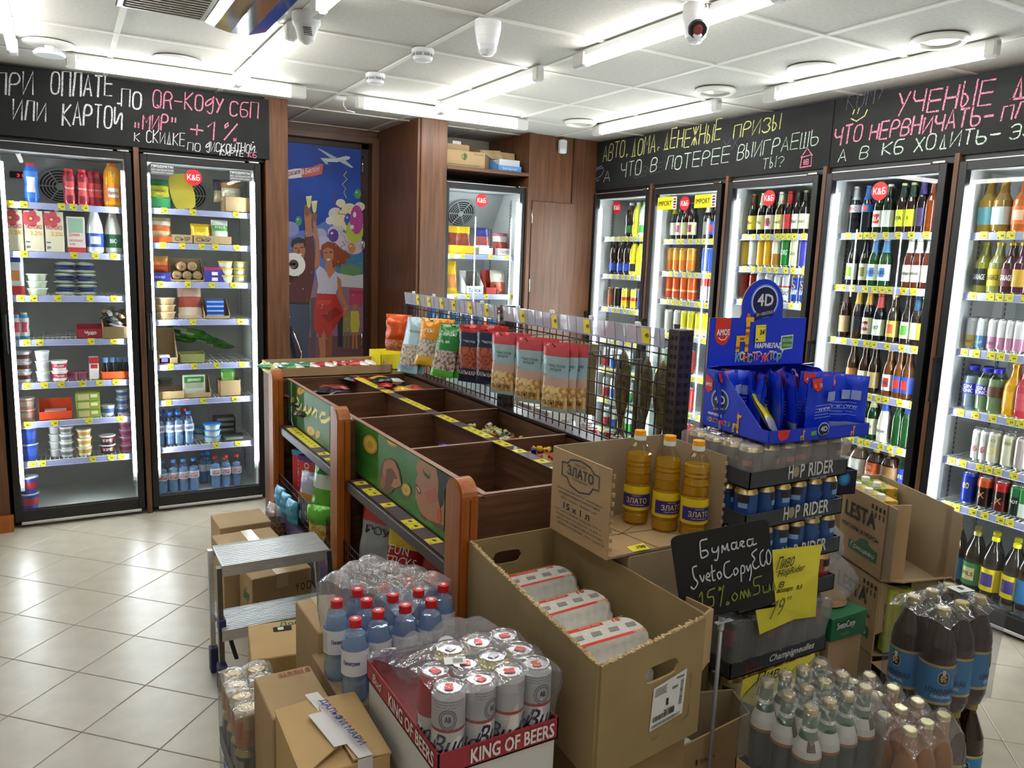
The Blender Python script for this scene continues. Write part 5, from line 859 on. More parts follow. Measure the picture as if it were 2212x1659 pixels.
# wire baskets, lower rails
for y0,y1 in ((1.955,2.94),(3.06,4.03)):
    b=MB(); x=.95; 
    for k in range(6): z=.30+.032*k; b.tube([(x,y0,z),(x,y1,z)],.0022 if k<5 else .003,DKB,5)
    for i in range(34): y=y0+(y1-y0)*i/33; b.box(x-.0015,y-.0015,.30,x+.0015,y+.0015,.462,DKB)
    obj('wire_basket_front',b,gt); b=MB(); b.rbox(.95,y0,.285,1.40,y1,.298,DKB,.002); obj('lower_shelf',b,gt)
    b=MB(); b.ext([(.93,y0,.20),(.948,y0,.20),(.956,y0,.285),(.938,y0,.285)],(0,y1-y0,0),C('#6a5a86',.3)); r_=obj('lower_price_rail',b,gt)
    for i in range(7): cobj('price_label','lprl',lambda:MB().box(-.0006,0,0,.0006,.03,.04,C('#d8cc5a',.5)),r_,(.9345,y0+.06+.13*i+random.uniform(-.02,.02),.222),(0,R(6),0))
# ---- wire grid wall on top of the island
wt=thing('wire_grid_wall','brown wire grid back wall on the snack island carrying hooks and a price rail','shelving',(0,0,0))
for y in (1.90,3.03,4.17):
    b=MB(); b.rbox(1.705,y-.028,.93,1.765,y+.028,1.405,DKB,.002)
    for i in range(15): z=.95+.03*i; b.box(1.7035,y-.014,z,1.7055,y-.004,z+.014,C('#0c0807',.8)); b.box(1.7035,y+.004,z,1.7055,y+.014,z+.014,C('#0c0807',.8)); b.box(1.715,y-.0295,z,1.725,y-.0275,z+.014,C('#0c0807',.8)); b.box(1.742,y-.0295,z,1.752,y-.0275,z+.014,C('#0c0807',.8))
    obj('upright',b,wt)
b=MB(); b.rbox(1.70,1.92,.925,1.80,4.17,.945,DKB,.002); obj('base_ledge',b,wt)
for y0,y1 in ((1.93,3.0),(3.06,4.14)):
    nv=22
    for k in range(9): z=.965+.05*k; cobj('grid_wire','gwh%.2f'%(y1-y0),lambda:MB().tube([(0,0,0),(0,y1-y0,0)],.0027,DKB,6),wt,(1.731,y0,z))
    for i in range(nv): cobj('grid_wire','gwv',lambda:MB().tube([(0,0,0),(0,0,.43)],.0025,DKB,6),wt,(1.7362,y0+(y1-y0)*(i+.5)/nv,.945))
    def rl():
        mb=MB(); m=mat('clear_lilac_rail','#c6c9e6',.15,0,'film',milk=.55,sc=4); L=y1-y0; mb.box(0,0,0,.003,L,.062,m)
        for i in range(int(L/.06)): mb.box(-.0012,.02+.06*i,.002,.0,.023+.06*i,.06,C('#8e90b0',.4))
        mb.box(-.003,0,-.002,.004,L,.003,C('#9a9cc4',.3)); return mb
    r_=cobj('price_rail','prl%.2f'%(y1-y0),rl,wt,(1.695,y0,1.343),(0,R(-8),0))
    ys=(2.02,2.36,2.58,2.83) if y0<2 else (3.15,3.32,3.50,3.64,3.80,3.95)
    for y in ys:
        def tg():
            mb=MB(); mb.box(-.0008,-.02,0,.0008,.02,.052,YTAG); text(mb,'49',(-.001,.002,.02),(0,-1,0),(0,0,1),.018,.016,INK,0,.0008); return mb
        cobj('price_tag','rtg',tg,r_,(-.0026,y-y0,.004))
    for i in range(4):
        cobj('rail_clip','rclip',lambda:MB().rbox(-.004,-.012,-.002,.006,.012,.014,C('#e8eaf2',.3),.002),r_,(0,(i+.5)*(y1-y0)/4,.06))
def hook(parent,x,y,z,L=.20): 
    return cobj('hook','hk%.2f'%L,lambda:MB().tube([(0,0,0),(-L,0,.0),(-L-.008,0,.012)],.0024,DKB,6).tube([(0,.0,-.05),(0,0,0)],.0024,DKB,6),parent,(x,y,z))
# hanging bags
SKY='#a9c8d4'; 
def chunk(h,c2,key): return mat('chunks_'+key,h,.35,0,'noise',c2=c2,sc=70,p0=.42,p1=.55,bump=.5,dist=.004)
STRAW=chunk('#e6cc94','#b98a4a','squid'); MEAT=chunk('#b8583a','#6a2a22','meat'); SILV=chunk('#c9b8a4','#7a6a60','fish'); BRNC=chunk('#a89a84','#4a4038','brown')
def hang(label,y,n,w,h,bands,txt,seed,dyaw=-66,x0=1.52,z=1.325,grp=None,tilt=0):
    y=at(y,770,'x',x0+.02).y
    hook(wt,1.73,y,z-.012,.24)
    for k in range(n):
        t=thing('snack_pouch',label,'pouch',(x0+.030*k,y-.012*k,z-h),R(dyaw+random.uniform(-3,3)),grp if n>1 else None)
        if n>1 and k>0: t['label']=label+', %s behind the front one'%ORD[k-1]
        cobj('pouch','hb%s%d'%(label[:24],k%2),lambda:bagmesh(w,h,.026,bands,seed+k%2,8,16,txt=txt),t,(0,0,0),(R(tilt),0,0))
sq=[(.1,foil('#b8d2dc')),(.42,STRAW),(.58,foil('#b03048')),(.82,foil(SKY)),(1,foil('#c9525a'))]
sqt=(('Чистое',.3,.66,.6,.05,'#1c2a44',0),('море',.4,.60,.4,.045,'#1c2a44',0),('КАЛЬМАР',.08,.10,.8,.07,'#2a1a24',0),('без',.12,.52,.2,.04,'#c03a3a',0))
for i,y in enumerate((1096,1152,1212)):
    hang('pale blue squid pouch, red head, %s hook'%ORD[i],y,3,.112,.245,[(.08,foil('#b8d2dc')),(.38,STRAW),(.48,mat('clear_pouch','#c9a89a',.2)),(.80,foil(SKY)),(1,foil('#c9525a'))],sqt,10+i,grp='pale blue squid pouches',x0=1.50)
hang('navy fish pouch with red head, by the green bags',1024,3,.125,.25,[(.28,foil('#1f2c4a')),(.62,MEAT),(.85,foil('#1f2c4a')),(1,foil('#c0322a'))],(('КАЛЬМАР',.1,.14,.75,.07,'#e8e2d8',0),('Чистое',.3,.70,.5,.05,'#dfe2ea',0)),20,grp='navy pouches',x0=1.52)
hang('navy fish pouch with red head, by the squid pouches',1064,2,.10,.24,[(.28,foil('#1f2c4a')),(.62,MEAT),(.85,foil('#1f2c4a')),(1,foil('#c0322a'))],(('КАЛЬМАР',.1,.14,.75,.07,'#e8e2d8',0),),23,grp='navy pouches',x0=1.54)
hang('bright green corn-stick bag',962,5,.14,.235,[(.12,foil('#4aa82a')),(.5,chunk('#b8a498','#5a4038','corn')),(1,foil('#1f7a34'))],(('Тайсы',.15,.78,.7,.09,'#f0f4ea',.1),('янтарная',.1,.62,.6,.07,'#f0f4ea',.1)),30,grp='green bags on one hook',x0=1.44,tilt=-16,z=1.32)
hang('orange and yellow dried fish pouch',924,3,.13,.22,[(.2,foil('#d8a81f')),(.55,SILV),(1,foil('#e0961f'))],(('ЧИПСЫ',.2,.7,.6,.08,'#ffffff',0),),40,grp='orange yellow pouches',x0=1.46,tilt=-12)
hang('pale blue anchovy pouch',888,2,.135,.27,[(.14,foil('#9ac4d8')),(.5,SILV),(1,foil('#b4cfdc'))],(('Чистое',.3,.72,.5,.05,'#1c2a44',0),('АНЧОУС' if False else 'ПУТАССУ',.1,.06,.7,.06,'#2a4a7a',0)),50,grp='pale blue anchovy pouches',x0=1.42,tilt=-14)
t=thing('snack_pouch','round orange bag hanging at the far end of the grid','pouch',(at(862,700,'x',1.50).x,at(862,700,'x',1.50).y,1.12),R(-50)); obj('pouch',bagmesh(.15,.19,.11,[(.35,chunk('#d8a08a','#e06a2a','or')),(1,foil('#e05a1f'))],61,8,12),t)
for i,y in enumerate((4.0,3.86,3.72,3.58,3.44,3.30,3.16)):
    t=thing('snack_pouch','blue shaded pouch behind the grid, %s from the far end'%ORD[i],'pouch',(1.80,y,1.0),R(-90),'pouches on the back of the grid'); cobj('pouch','bkp%d'%(i%3),lambda:bagmesh(.11,.32,.03,[(.3,foil('#2a4a8a')),(.5,foil(['#c9962a','#2a6a9a','#8a4a2a'][i%3])),(1,foil(['#2f7ab8','#1f5a8a','#3a8ac0'][i%3]))],70+i,6,12),t)
# dried fish and paper-wrapped packets seen through the near grid section
def fish(label,y,z,x,L,s=1):
    t=thing('dried_fish',label,'dried fish',(x,y,z))
    b=MB(); m=mat('fish_skin','#8f7a52',.35,.1,'noise',c2='#4a3f2e',sc=40,p0=.35,p1=.6,bump=.4)
    pf=[(0,0),(.010,.015),(.012,.05),(.028,.12),(.036,.20),(.030,.27),(.018,.31),(.004,.335)]; n=14; vs=[]; fs=[]
    for r,h in pf:
        for j in range(n): a=2*math.pi*j/n; vs.append((r*.55*s*math.cos(a),r*1.25*s*math.sin(a),-L+h*L/.335))
    for i in range(len(pf)-1):
        for j in range(n): fs.append((i*n+j,i*n+(j+1)%n,(i+1)*n+(j+1)%n,(i+1)*n+j))
    b.add(vs,fs,m,True); obj('body',b,t)
    b=MB(); b.ext([(-.001,-.005,-L+.02),(-.001,-.04,-L-.035),(-.001,0,-L-.015),(-.001,.04,-L-.035),(-.001,.005,-L+.02)],(.002,0,0),m); obj('tail',b,t)
    b=MB(); b.box(-.045,-.058,-L-.06,-.044,.058,.0,GLASS); b.box(.030,-.058,-L-.06,.031,.058,.0,GLASS); obj('plastic_sleeve',b,t)
fish('brown dried fish in a clear sleeve, on the middle of the near grid',2.27,1.29,1.80,.30); fish('brown dried fish in a clear sleeve beside the middle one',2.17,1.28,1.83,.28,.8); fish('brown dried fish in a clear sleeve near the grid end post',2.05,1.28,1.80,.27)
for i,(y,hh) in enumerate(((2.50,.28),(2.56,.27))):
    t=thing('paper_packet','beige printed paper packet hung behind the near grid, %s'%['front one','rear one'][i],'packet',(1.79+.03*i,y,1.29-hh),R(-80)); b=bagmesh(.13,hh,.03,[(1,mat('newsprint','#a39468',.6,0,'noise',c2='#7d6f4a',sc=8))],80+i,6,12)
    for k in range(12): b.box(-.05,-.0195,.04+.017*k,.05-.02*(k%3),-.0185,.043+.017*k,C('#5a4e34',.6))
    obj('packet',b,t)
for y in (2.08,2.2,2.32,2.45,2.6): hook(wt,1.73,y,1.285,.12)
b=MB(); 
bk=thing('rear_shelf','glossy dark rear shelf seen through the grid with cans on it','shelving',(0,0,0)); b.rbox(1.80,1.93,.80,2.12,4.15,.815,DKB,.003); obj('shelf_board',b,bk); b=MB(); b.rbox(1.80,1.93,0,1.815,4.15,.80,DKB); obj('back_panel',b,bk); b=MB(); b.rbox(2.115,1.93,.79,2.12,4.15,.83,RAIL,.001); obj('price_rail',b,bk); b=MB(); b.rbox(1.80,1.93,0,2.14,4.15,.12,DKB); obj('plinth',b,bk)
for i in range(9):
    c=[((1,'#2a5ac0'),),((1,'#c0302a'),),((1,'#dfe2e6'),)][(i>3)+(i>6)]; t=thing('drink_can','%s can on the rear shelf, %s from the near end'%(['blue','red','white'][(i>3)+(i>6)],ORD[i]),'can',(1.88+.04*(i%2),2.05+.085*i,.8158),R(-90),'cans on the rear shelf'); can(t,.033,.115,c,n=12)
for i,(y,c) in enumerate(((2.95,'#d8d4cc'),(3.1,'#c9c4b8'),(3.3,'#b8b0a0'))): cbox('pale packet box on the rear shelf, %s from the near end'%ORD[i],(1.98,y,.8158),0,.2,.12,.12,C(c,.6),name='packet_box')
# candy in the bins
SW=['#c0302a','#e0b030','#2a3ab0','#3f9a3a','#e8e2d8','#6a2a7a','#e07a2a']
CN={'#c0302a':'red','#e0b030':'golden','#2a3ab0':'blue','#b8c8a0':'pale green','#e8e2d8':'white','#d8b84a':'yellow','#c9603a':'orange'}
def sweet(label,x,y,z,c,grp,L=.05,rz=None):
    label=CN.get(c,'')+' '+label; grp=CN.get(c,'')+' '+grp
    t=thing('wrapped_sweet',label,'sweet',(x,y,z),random.uniform(0,6.28) if rz is None else rz,grp)
    def f():
        mb=MB(); m=foil(c); mb.T=Matrix.Rotation(R(90),4,'Y'); mb.lathe([(.010,-L/2),(.003,-L/4),(.009,-L/5),(.011,0),(.009,L/5),(.003,L/4),(.010,L/2)],m,8); mb.T=None; return mb
    cobj('wrapper','sw%s%.3f'%(c,L),f,t)
def heap(n,x0,x1,y0,y1,z,cols,label,grp,L=.05):
    for i in range(n):
        x,y=random.uniform(x0,x1),random.uniform(y0,y1); u=((x-x0)/(x1-x0)-.5)*2; v=((y-y0)/(y1-y0)-.5)*2; sweet(label,x,y,z+.055*(1-.6*u*u-.6*v*v)*random.random()+.011,random.choice(cols),grp,L)
heap(26,1.42,1.66,2.66,2.98,.85,['#b8c8a0','#e8e2d8','#d8b84a','#c9603a'],'striped wrapped sweet heaped in the bin behind the label strip','pale sweets heap'); heap(16,1.44,1.66,2.0,2.42,.88,['#c0302a','#e0b030','#2a3ab0'],'wrapped sweet in the nearest rear bin','red sweets heap')
b=MB(); 
for y0,y1,z in ((2.60,3.03,.845),(1.94,2.46,.875)): q=MB(); q.rbox(1.405,y0,.747,1.69,y1,z,CARD,.003); obj('bin_insert',q,gt)
for q in ((1.20,2.62,.800),(1.27,2.56,.80)): pass
def lay(label,x,y,z,w,h,cols,rz,tl=86,seed=1,grp=None):
    t=thing('sweet_bag',label,'bag',(x,y,z),rz,grp); cobj('pouch','ly%s%.2f'%(cols,w),lambda:bagmesh(w,h,.03,[(a,foil(c)) for a,c in cols],seed,6,9),t,(0,0,0),(R(-tl),0,0)); return t
lay('small blue bag standing in the front bin',1.27,2.64,.765,.09,.13,((.5,'#2a2fc0'),(1,'#3a3ad0')),R(-30),20); lay('blue bag lying in the front bin',1.16,2.85,.76,.08,.1,((1,'#2a2fb0'),),.4,50)
lay('round pink bag top showing in the front bin behind',1.14,3.2,.77,.16,.12,((1,'#d88a7a'),),.2,30)
for i in range(9): lay('%s snack bar, %s up in the far front bin'%(['black','silver','dark blue','dull red'][i%4],ORD[i]),1.10+.24*random.random(),3.72+.35*random.random(),.80+.012*i,.09,.16,(((1,['#2a2a30','#6a6a70','#1c1c24','#8a3a3a'][i%4]),)),random.uniform(0,3),86,i,'snack bars in the far front bin')
for i in range(14): lay('%s snack bar, %s up in the far rear bin'%(['red','yellow','black','white','orange'][i%5],ORD[min(i,12)] if i<13 else 'topmost'),1.43+.22*random.random(),3.68+.36*random.random(),.83+.009*i,.08,.16,(((.5,['#c0302a','#e0b030','#1c1c24','#d8d4cc','#e06a2a'][i%5]),(1,['#d8a81f','#2a2a30','#c0302a'][i%3]))),random.uniform(0,3),86,i,'snack bars in the far rear bin')
q=MB(); q.rbox(1.05,3.63,.747,1.37,4.15,.80,CARD); obj('bin_insert',q,gt); q=MB(); q.rbox(1.405,3.63,.747,1.69,4.15,.83,CARD); obj('bin_insert',q,gt)
# box tray at the far end, on top
t=thing('shelf_tray','long yellow-ended cardboard tray of snacks across the far end of the island','tray',(1.30,4.32,.94)); obj('tray',openbox(MB(),.66,.30,.06,CARD,fh=.05,bh=.06),t); b=MB(); b.box(-.332,-.15,.0,-.3305,.15,.06,C('#d8cc3a',.6)); obj('print',b,t)
q=MB(); q.rbox(.98,4.18,0,1.70,4.50,.938,WOODX); obj('end_bin',q,gt)
t=thing('shelf_tray','bright yellow box behind the snack tray at the grid end','box',(1.74,4.40,.94)); b=openbox(MB(),.26,.2,.10,C('#e8d81f',.55),CARD,fh=.09); obj('tray',b,t)
for i in range(5): lay('white and green snack bag, %s from the aisle in the tray'%ORD[i],1.05+.05*i,4.26+.03*(i%2),.975,.09,.15,((.5,'#e8ece8'),(1,'#3f8a5a')),R(80+random.uniform(-20,20)),84,i,'green white bags in the tray')
for i in range(6): lay('white and red snack bag, %s from the middle in the tray'%ORD[i],1.33+.05*i,4.26+.03*(i%2),.975,.08,.15,((.5,'#e8e4e0'),(1,'#b83a3a')),R(80+random.uniform(-20,20)),84,i,'red white bags in the tray')
# lower shelves: bags and boxes
def cr(label,x,y,z,w,h,th,bands,rz=-70,tl=8,seed=1,txt=()):
    x-=.065 if .98<x<1.2 else 0
    t=thing('snack_bag',label,'bag',(x,y,z),R(rz)); obj('pouch',bagmesh(w,h,th,bands,seed,10,16,txt=txt),t,(0,0,0),(R(-tl),0,0))
F_=foil; ST=chunk('#dcb874','#8a5a24','sticks')
cr('large silver grey pasta bag with red head beside the middle post',1.10,2.78,.30,.20,.36,.08,[(.12,F_('#8a929a')),(.25,F_('#2a2a2e')),(.75,F_('#9aa0a6')),(1,F_('#c0303a'))],-58,6,1,(('ДОШ' if False else 'РОУ',.25,.62,.6,.09,'#1a1a1a',0),('ECT',.2,.16,.6,.08,'#1a1a1a',0)))
cr('corn sticks bag with a red label and yellow neck',1.10,2.54,.30,.17,.36,.07,[(.34,ST),(.40,F_('#5a1014')),(.68,F_('#b0202a')),(.86,F_('#d8b81f')),(1,F_('#c9a81f'))],-58,8,2,(('FUN',.2,.62,.5,.09,'#f2f0ea',.15),('STICKS',.12,.50,.75,.10,'#f2f0ea',.15)))
cr('second corn sticks bag behind the first one',1.18,2.40,.30,.17,.34,.07,[(.34,ST),(.40,F_('#5a1014')),(.68,F_('#a01a24')),(1,F_('#d8b81f'))],-60,8,3)
cr('dark red bag behind the corn sticks',1.24,2.66,.30,.17,.38,.07,[(.4,F_('#2a1014')),(1,F_('#b0202a'))],-60,4,4,(('XXL',.2,.78,.5,.07,'#f2f0ea',0),))
cr('blue and white crisps bag slumped over the basket',1.04,2.20,.34,.19,.30,.09,[(.25,F_('#1f5ac0')),(.6,mat('crisps_back','#8a9098',.4,0,'noise',c2='#5a6068',sc=90)),(.85,F_('#dfe6f2')),(1,F_('#1f55c8'))],-40,-32,5)
cr('shiny blue bag with a clear top at the middle post',1.16,2.90,.36,.18,.34,.07,[(.7,F_('#1f4a7a')),(1,F_('#9aa4a8'))],-60,4,6)
for i,(y,c) in enumerate(((2.28,'#3a2a24'),(2.12,'#4a4038'),(2.02,'#2a2622'))): cr('dark %s bag deep in the near lower shelf'%['brown','grey','black'][i],1.22,y,.30,.18,.34,.08,[(1,F_(c))],-60,4,7+i)
cr('green potato crisps bag with a cream oval',1.08,3.42,.30,.18,.34,.09,[(.10,F_('#3a8a2a')),(.66,F_('#5aa82a')),(.86,F_('#cfe0d0')),(1,F_('#3a9a4a'))],-58,6,11,(('Московский',.08,.40,.82,.07,'#1f3a6a',.1),('КАРТОФЕЛЬ',.08,.31,.82,.06,'#1f3a6a',.1)))
cr('green crisps bag with potato chips picture leaning on the wire',1.04,3.26,.30,.16,.22,.09,[(.2,F_('#3a8a2a')),(.7,chunk('#d8bc74','#b08a3a','crisp')),(1,F_('#5aa82a'))],-52,-10,12)
cr('blue white snowflake bag with an orange band',1.06,3.60,.30,.15,.26,.08,[(.5,F_('#c9d2e6')),(.62,F_('#c98a2a')),(1,F_('#b8bcd8'))],-58,6,13)
cr('yellow snack bag behind the green crisps',1.16,3.34,.44,.14,.22,.06,[(1,F_('#d8a81f'))],-58,4,14)
for i,(y,x,c) in enumerate(((3.86,1.03,'#c0242a'),(3.74,1.03,'#c8282c'),(3.62,1.10,'#5a1a1c'))):
    t=cbox(['red cracker box with a light blue top','red cracker box with a purple top','dark maroon cracker box behind the red ones'][i],(x+.01,y,.2985),R(-62),.13,.05,.31,C(c,.4),(('f','ОНЕГА',.62,.10,.5,.10,'#f0e8e0'),) if False else (),name='cracker_box'); b=MB(); text(b,'ОНЕГА',(-.02,-.0262,.28),(0,0,-1),(1,0,0),.15,.032,C('#f2ece4'),0,.001); b.box(-.0655,-.0255,.285,.0655,.0255,.3115,C(['#3a9ac8','#5a2a8a','#3a1012'][i],.4)); obj('print',b,t)
for i,y in enumerate((3.90,3.78,3.66)): cr('light blue small bag low behind the far basket wire, %s from the post'%ORD[i],.99,y,.30,.11,.12,.04,[(1,F_('#4a9ac0'))],-80,2,20+i)
t=thing('clear_bag','crinkled clear bag of brown rusks poking out by the far post','bag',(.905,3.90,.13),R(-70)); obj('pouch',bagmesh(.14,.20,.08,[(.6,chunk('#9a7a5a','#5a4434','rusk')),(1,FILM2)],33,8,12),t)
# ---------------- foreground helpers ----------------
def film(parent, caps, r, zt, x0,x1,y0,y1, zb, m=FILM, k=.9, nx=36, ny=30, skirt=True, seed=3, sag=.06):
    rn=random.Random(seed); mb=MB(); vs=[]; a,b_=rn.random()*6,rn.random()*6
    for j in range(ny+1):
        for i in range(nx+1):
            x=x0+(x1-x0)*i/nx; y=y0+(y1-y0)*j/ny; d=min(math.hypot(x-cx,y-cy) for cx,cy in caps)
            z=zt+.003-min(sag,k*max(0,d-r))+.003*math.sin(40*x+a)+.002*math.sin(53*y+b_); vs.append((x,y,z))
    fs=[(j*(nx+1)+i,j*(nx+1)+i+1,(j+1)*(nx+1)+i+1,(j+1)*(nx+1)+i) for j in range(ny) for i in range(nx)]
    mb.add(vs,fs,m,True)
    if skirt:
        ring=[(i,0) for i in range(nx)]+[(nx,j) for j in range(ny)]+[(i,ny) for i in range(nx,0,-1)]+[(0,j) for j in range(ny,0,-1)]
        rows=5; vv=[]
        for q in range(rows+1):
            for n_,(i,j) in enumerate(ring):
                x,y,z=vs[j*(nx+1)+i]; f=q/rows; o=.0025*math.sin(n_*.9+q)+.002*math.sin(math.pi*f)-.006*f; dx=-o if i==0 else o if i==nx else 0; dy=-o if j==0 else o if j==ny else 0
                vv.append((x+dx,y+dy,z*(1-f)+zb*f))
        L=len(ring); mb.add(vv,[(q*L+n_,q*L+(n_+1)%L,(q+1)*L+(n_+1)%L,(q+1)*L+n_) for q in range(rows) for n_ in range(L)],m,True)
    return obj('shrink_film',mb,parent)
def ragged(mb,p0,p1,h,m,seed=0,n=26,t=.004):   # torn cardboard edge standing on the line p0-p1
    rn=random.Random(seed); p0,p1=Vector(p0),Vector(p1); vs=[]; d=(p1-p0).normalized(); nn=Vector((-d.y,d.x,0))*t/2
    for i in range(n+1):
        p=p0.lerp(p1,i/n); hh=h*rn.uniform(.1,1); q=Vector((0,0,hh)); o=nn*rn.uniform(-1.5,1.5); vs+=[p-nn,p-nn+q+o,p+nn+q+o,p+nn]
    fs=[]
    for i in range(n): a=4*i; fs+=[(a,a+4,a+5,a+1),(a+1,a+5,a+6,a+2),(a+2,a+6,a+7,a+3)]
    mb.add(vs,fs,m)
def wallq(mb,a,b,z0,za,zb,m,t=.005):  # upright cardboard wall from a to b (2-D), heights za at a and zb at b
    a,b=Vector((a[0],a[1],0)),Vector((b[0],b[1],0)); n=(b-a).normalized(); n=Vector((-n.y,n.x,0))*t
    mb.ext([(a.x,a.y,z0),(b.x,b.y,z0),(b.x,b.y,zb),(a.x,a.y,za)],n,m)
def tray(parent,x0,y0,z0,x1,y1,lip,m,mi=None,name='tray',t=.003):
    b=MB(); b.box(x0,y0,z0,x1,y1,z0+t,m)
    b.box(x0,y0,z0,x1,y0+t,z0+lip,m); b.box(x0,y1-t,z0,x1,y1,z0+lip,m); b.box(x0,y0,z0,x0+t,y1,z0+lip,m); b.box(x1-t,y0,z0,x1,y1,z0+lip,m); return obj(name,b,parent)
# ---------------- tall stack of craft beer trays ----------------
SX0,SX1,SY0,SY1=1.572,1.970,1.420,1.690; TRG=mat('slate_printed_card','#3b4048',.4,0,'noise',c2='#343940',sc=30)
def hopword(parent,z,ww=.26,h=.038,x=1.695):
    b=MB(); wc=C('#c9ccce',.5); y=SY0-.0045
    text(b,'H',(x,y,z),(1,0,0),(0,0,1),.018,h,wc,0,.0012); b.lathe([(.013,0),(0,.0015)],C('#938a6c',.6),14,c=(0,0,0)); 
    b.v[-28:]=[(x+.031+p[0],y-.0006,z+h*.5+p[1]*1.25) for p in b.v[-28:]] if len(b.v)>=28 else b.v[-28:]
    text(b,'P',(x+.048,y,z),(1,0,0),(0,0,1),.016,h,wc,0,.0012); text(b,'RIDER',(x+.082,y,z),(1,0,0),(0,0,1),.105,h,wc,0,.0014); text(b,'CRAFT BEER',(x+.092,y,z-.013),(1,0,0),(0,0,1),.07,.007,wc)
    obj('lettering',b,parent)
LAY=[(1.022,.115,((.55,'#4a3a38'),(1,'#4f4240')),'#b0603a','brown'),(.904,.115,((1,'#2c4f8f'),),'#7aa0d0','blue'),(.786,.115,((1,'#3a5c98'),),'#8ab0dc','blue'),(.667,.115,((.5,'#8a3038'),(1,'#a8584c')),'#c0a080','red'),(.475,.168,((1,'#23262e'),),'#8a2a34','black'),(.30,.168,((1,'#c9c2a8'),),'#dcd6bc','cream')]
for li,(z0,h,bands,acc,nm) in enumerate(LAY):
    pos=['topmost of the tall stack','second from the top of the tall stack','third from the top of the tall stack','fourth from the top of the tall stack','second lowest of the tall stack','at the foot of the tall stack'][li]
    xo=(0,-.004,.003,-.002,-.012,.0)[li]
    tr=thing('beer_tray','dark grey cardboard tray of %s cans, %s'%(nm,pos),'tray',(xo,0,0)); tray(tr,SX0,SY0-.004,z0,SX1,SY1,.047,TRG)
    cells=[(i,j) for j in range(4) for i in range(6) if j==0 or i in(0,5) or (li==0 and i<3)]
    for i,j in cells:
        t=thing('beer_can','%s beer can in the %s tray of the stack, %s column, %s row'%(nm,['topmost','second','third','fourth','fifth','lowest'][li],ORD[i],ORD[j]),'can',(SX0+.0365+.0655*i+xo,SY0+.035+.0655*j,z0+.0032),R(-60+17*((i*5+j*3)%7)),'cans of the tall stack')
        def f(): 
            mb=MB(); return mb
        can(t,.0325,h-.004,bands,gold=(li!=4),n=16)
        cobj('emblem','emb%d'%li,lambda:MB().lathe([(.0331,h*.50),(.0331,h*.62)],C(acc,.35),5,a0=-112,a1=-68).lathe([(.0331,h*.62),(.0331,h*.80)],C('#2a2a2e' if acc!='#8a2a34' else '#8a2a34',.35),6,a0=-120,a1=-60),t)
    if li<3: hopword(tr,z0+.013,x=1.72)
    if li==4:
        b=MB(); text(b,'Champigneulles',(1.72,SY0-.0048,z0+.012),(1,0,0),(0,0,1),.19,.026,C('#e8e8ea'),.35,.0008)
        for st in ([(1.635,.0),(1.64,.02),(1.648,.008),(1.655,.028),(1.662,.01),(1.672,.024),(1.68,.008),(1.69,.02),(1.692,0),(1.635,-.002)],): ribbon(b,[(x,SY0-.005,z0+.010+z) for x,z in st],(0,-1,0),.003,C('#b03a44'))
        obj('lettering',b,tr)
    if li in (0,): film(tr,[(SX0+.0365+.0655*i,SY0+.035+.0655*j) for i in range(6) for j in range(4)],.028,z0+h,SX0-.002,SX1+.002,SY0-.006,SY1+.002,z0+.04,sag=.02,k=.6)
    if li in (4,): film(tr,[(SX0+.0365+.0655*i,SY0+.035+.0655*j) for i in range(6) for j in range(4)],.03,z0+h,SX0-.003,SX1+.004,SY0-.007,SY1+.003,z0+.03,sag=.01,k=.3)
cbox('plain brown carton at the foot of the beer stack, carrying the cream can tray',(1.77,1.56,0),0,.38,.26,.298,CARD)
# ---------------- blue candy display ----------------
CB_=mat('cobalt_card','#1436c8',.32,coat=.2); ca=R(-3.9)
t=thing('candy_display','cobalt blue candy display box with an arched header, on top of the beer stack','display box',(1.625,1.412,1.143),ca)
W_,D_,=.385,.275
def print_giraffe(b,x,z,s,y):
    O_,Y_=C('#e0602a',.5),C('#e8b82a',.5)
    for dx,dz,w,h,c in ((0,0,.2,.5,Y_),(0,.12,.2,.12,O_),(.5,0,.2,.5,Y_),(.5,.2,.2,.14,O_),(0,.45,.7,.25,Y_),(.2,.5,.25,.12,O_),(.48,.6,.22,.75,Y_),(.48,.72,.22,.14,O_),(.48,.98,.22,.12,O_),(.45,1.3,.45,.2,Y_),(.5,1.5,.16,.16,O_)):
        b.box(x+dx*s,y,z+dz*s,x+(dx+w)*s,y+.0006,z+(dz+h)*s,c)
def oval4d(b,x,z,s,y):
    def el(rx,rz,c,o): b.poly([(x+rx*math.cos(a),y-o,z+rz*math.sin(a)) for a in [2*math.pi*k/28 for k in range(28)]],C(c,.4))
    el(s,s*.92,'#5a90f0',.0002); el(s*.92,s*.84,'#e8ecf4',.0006); el(s*.86,s*.78,'#151a50',.001); text(b,'4D',(x-s*.55,y-.0012,z-s*.25),(1,0,0),(0,0,1),s*1.1,s*.62,C('#d8dade'),0,.0018*s/.05)
    b.poly([(x-s*.65,y-.0024,z-s*.62),(x+s*.65,y-.0024,z-s*.42),(x+s*.65,y-.0024,z-s*.75),(x-s*.65,y-.0024,z-s*.98)],C('#151a50',.4)); text(b,'3D + DELICIOUS',(x-s*.58,y-.003,z-s*.82),(1,.0,.16),(0,0,1),s*1.15,s*.16,C('#e8e8ec'))
yb=D_-.004
b=MB(); hdr=[(0,.0),(W_,.0),(W_,.315),(.275,.315)]+[(.205+.085*math.cos(a),.345+.085*math.sin(a)) for a in [R(-10+20*k) for k in range(0,11)]][:11]
hdr=[(0,0),(W_,0),(W_,.318),(.285,.318)]+[(.200+.083*math.cos(R(a)),.352+.083*math.sin(R(a))) for a in range(-15,196,15)]+[(.115,.318),(0,.318)]
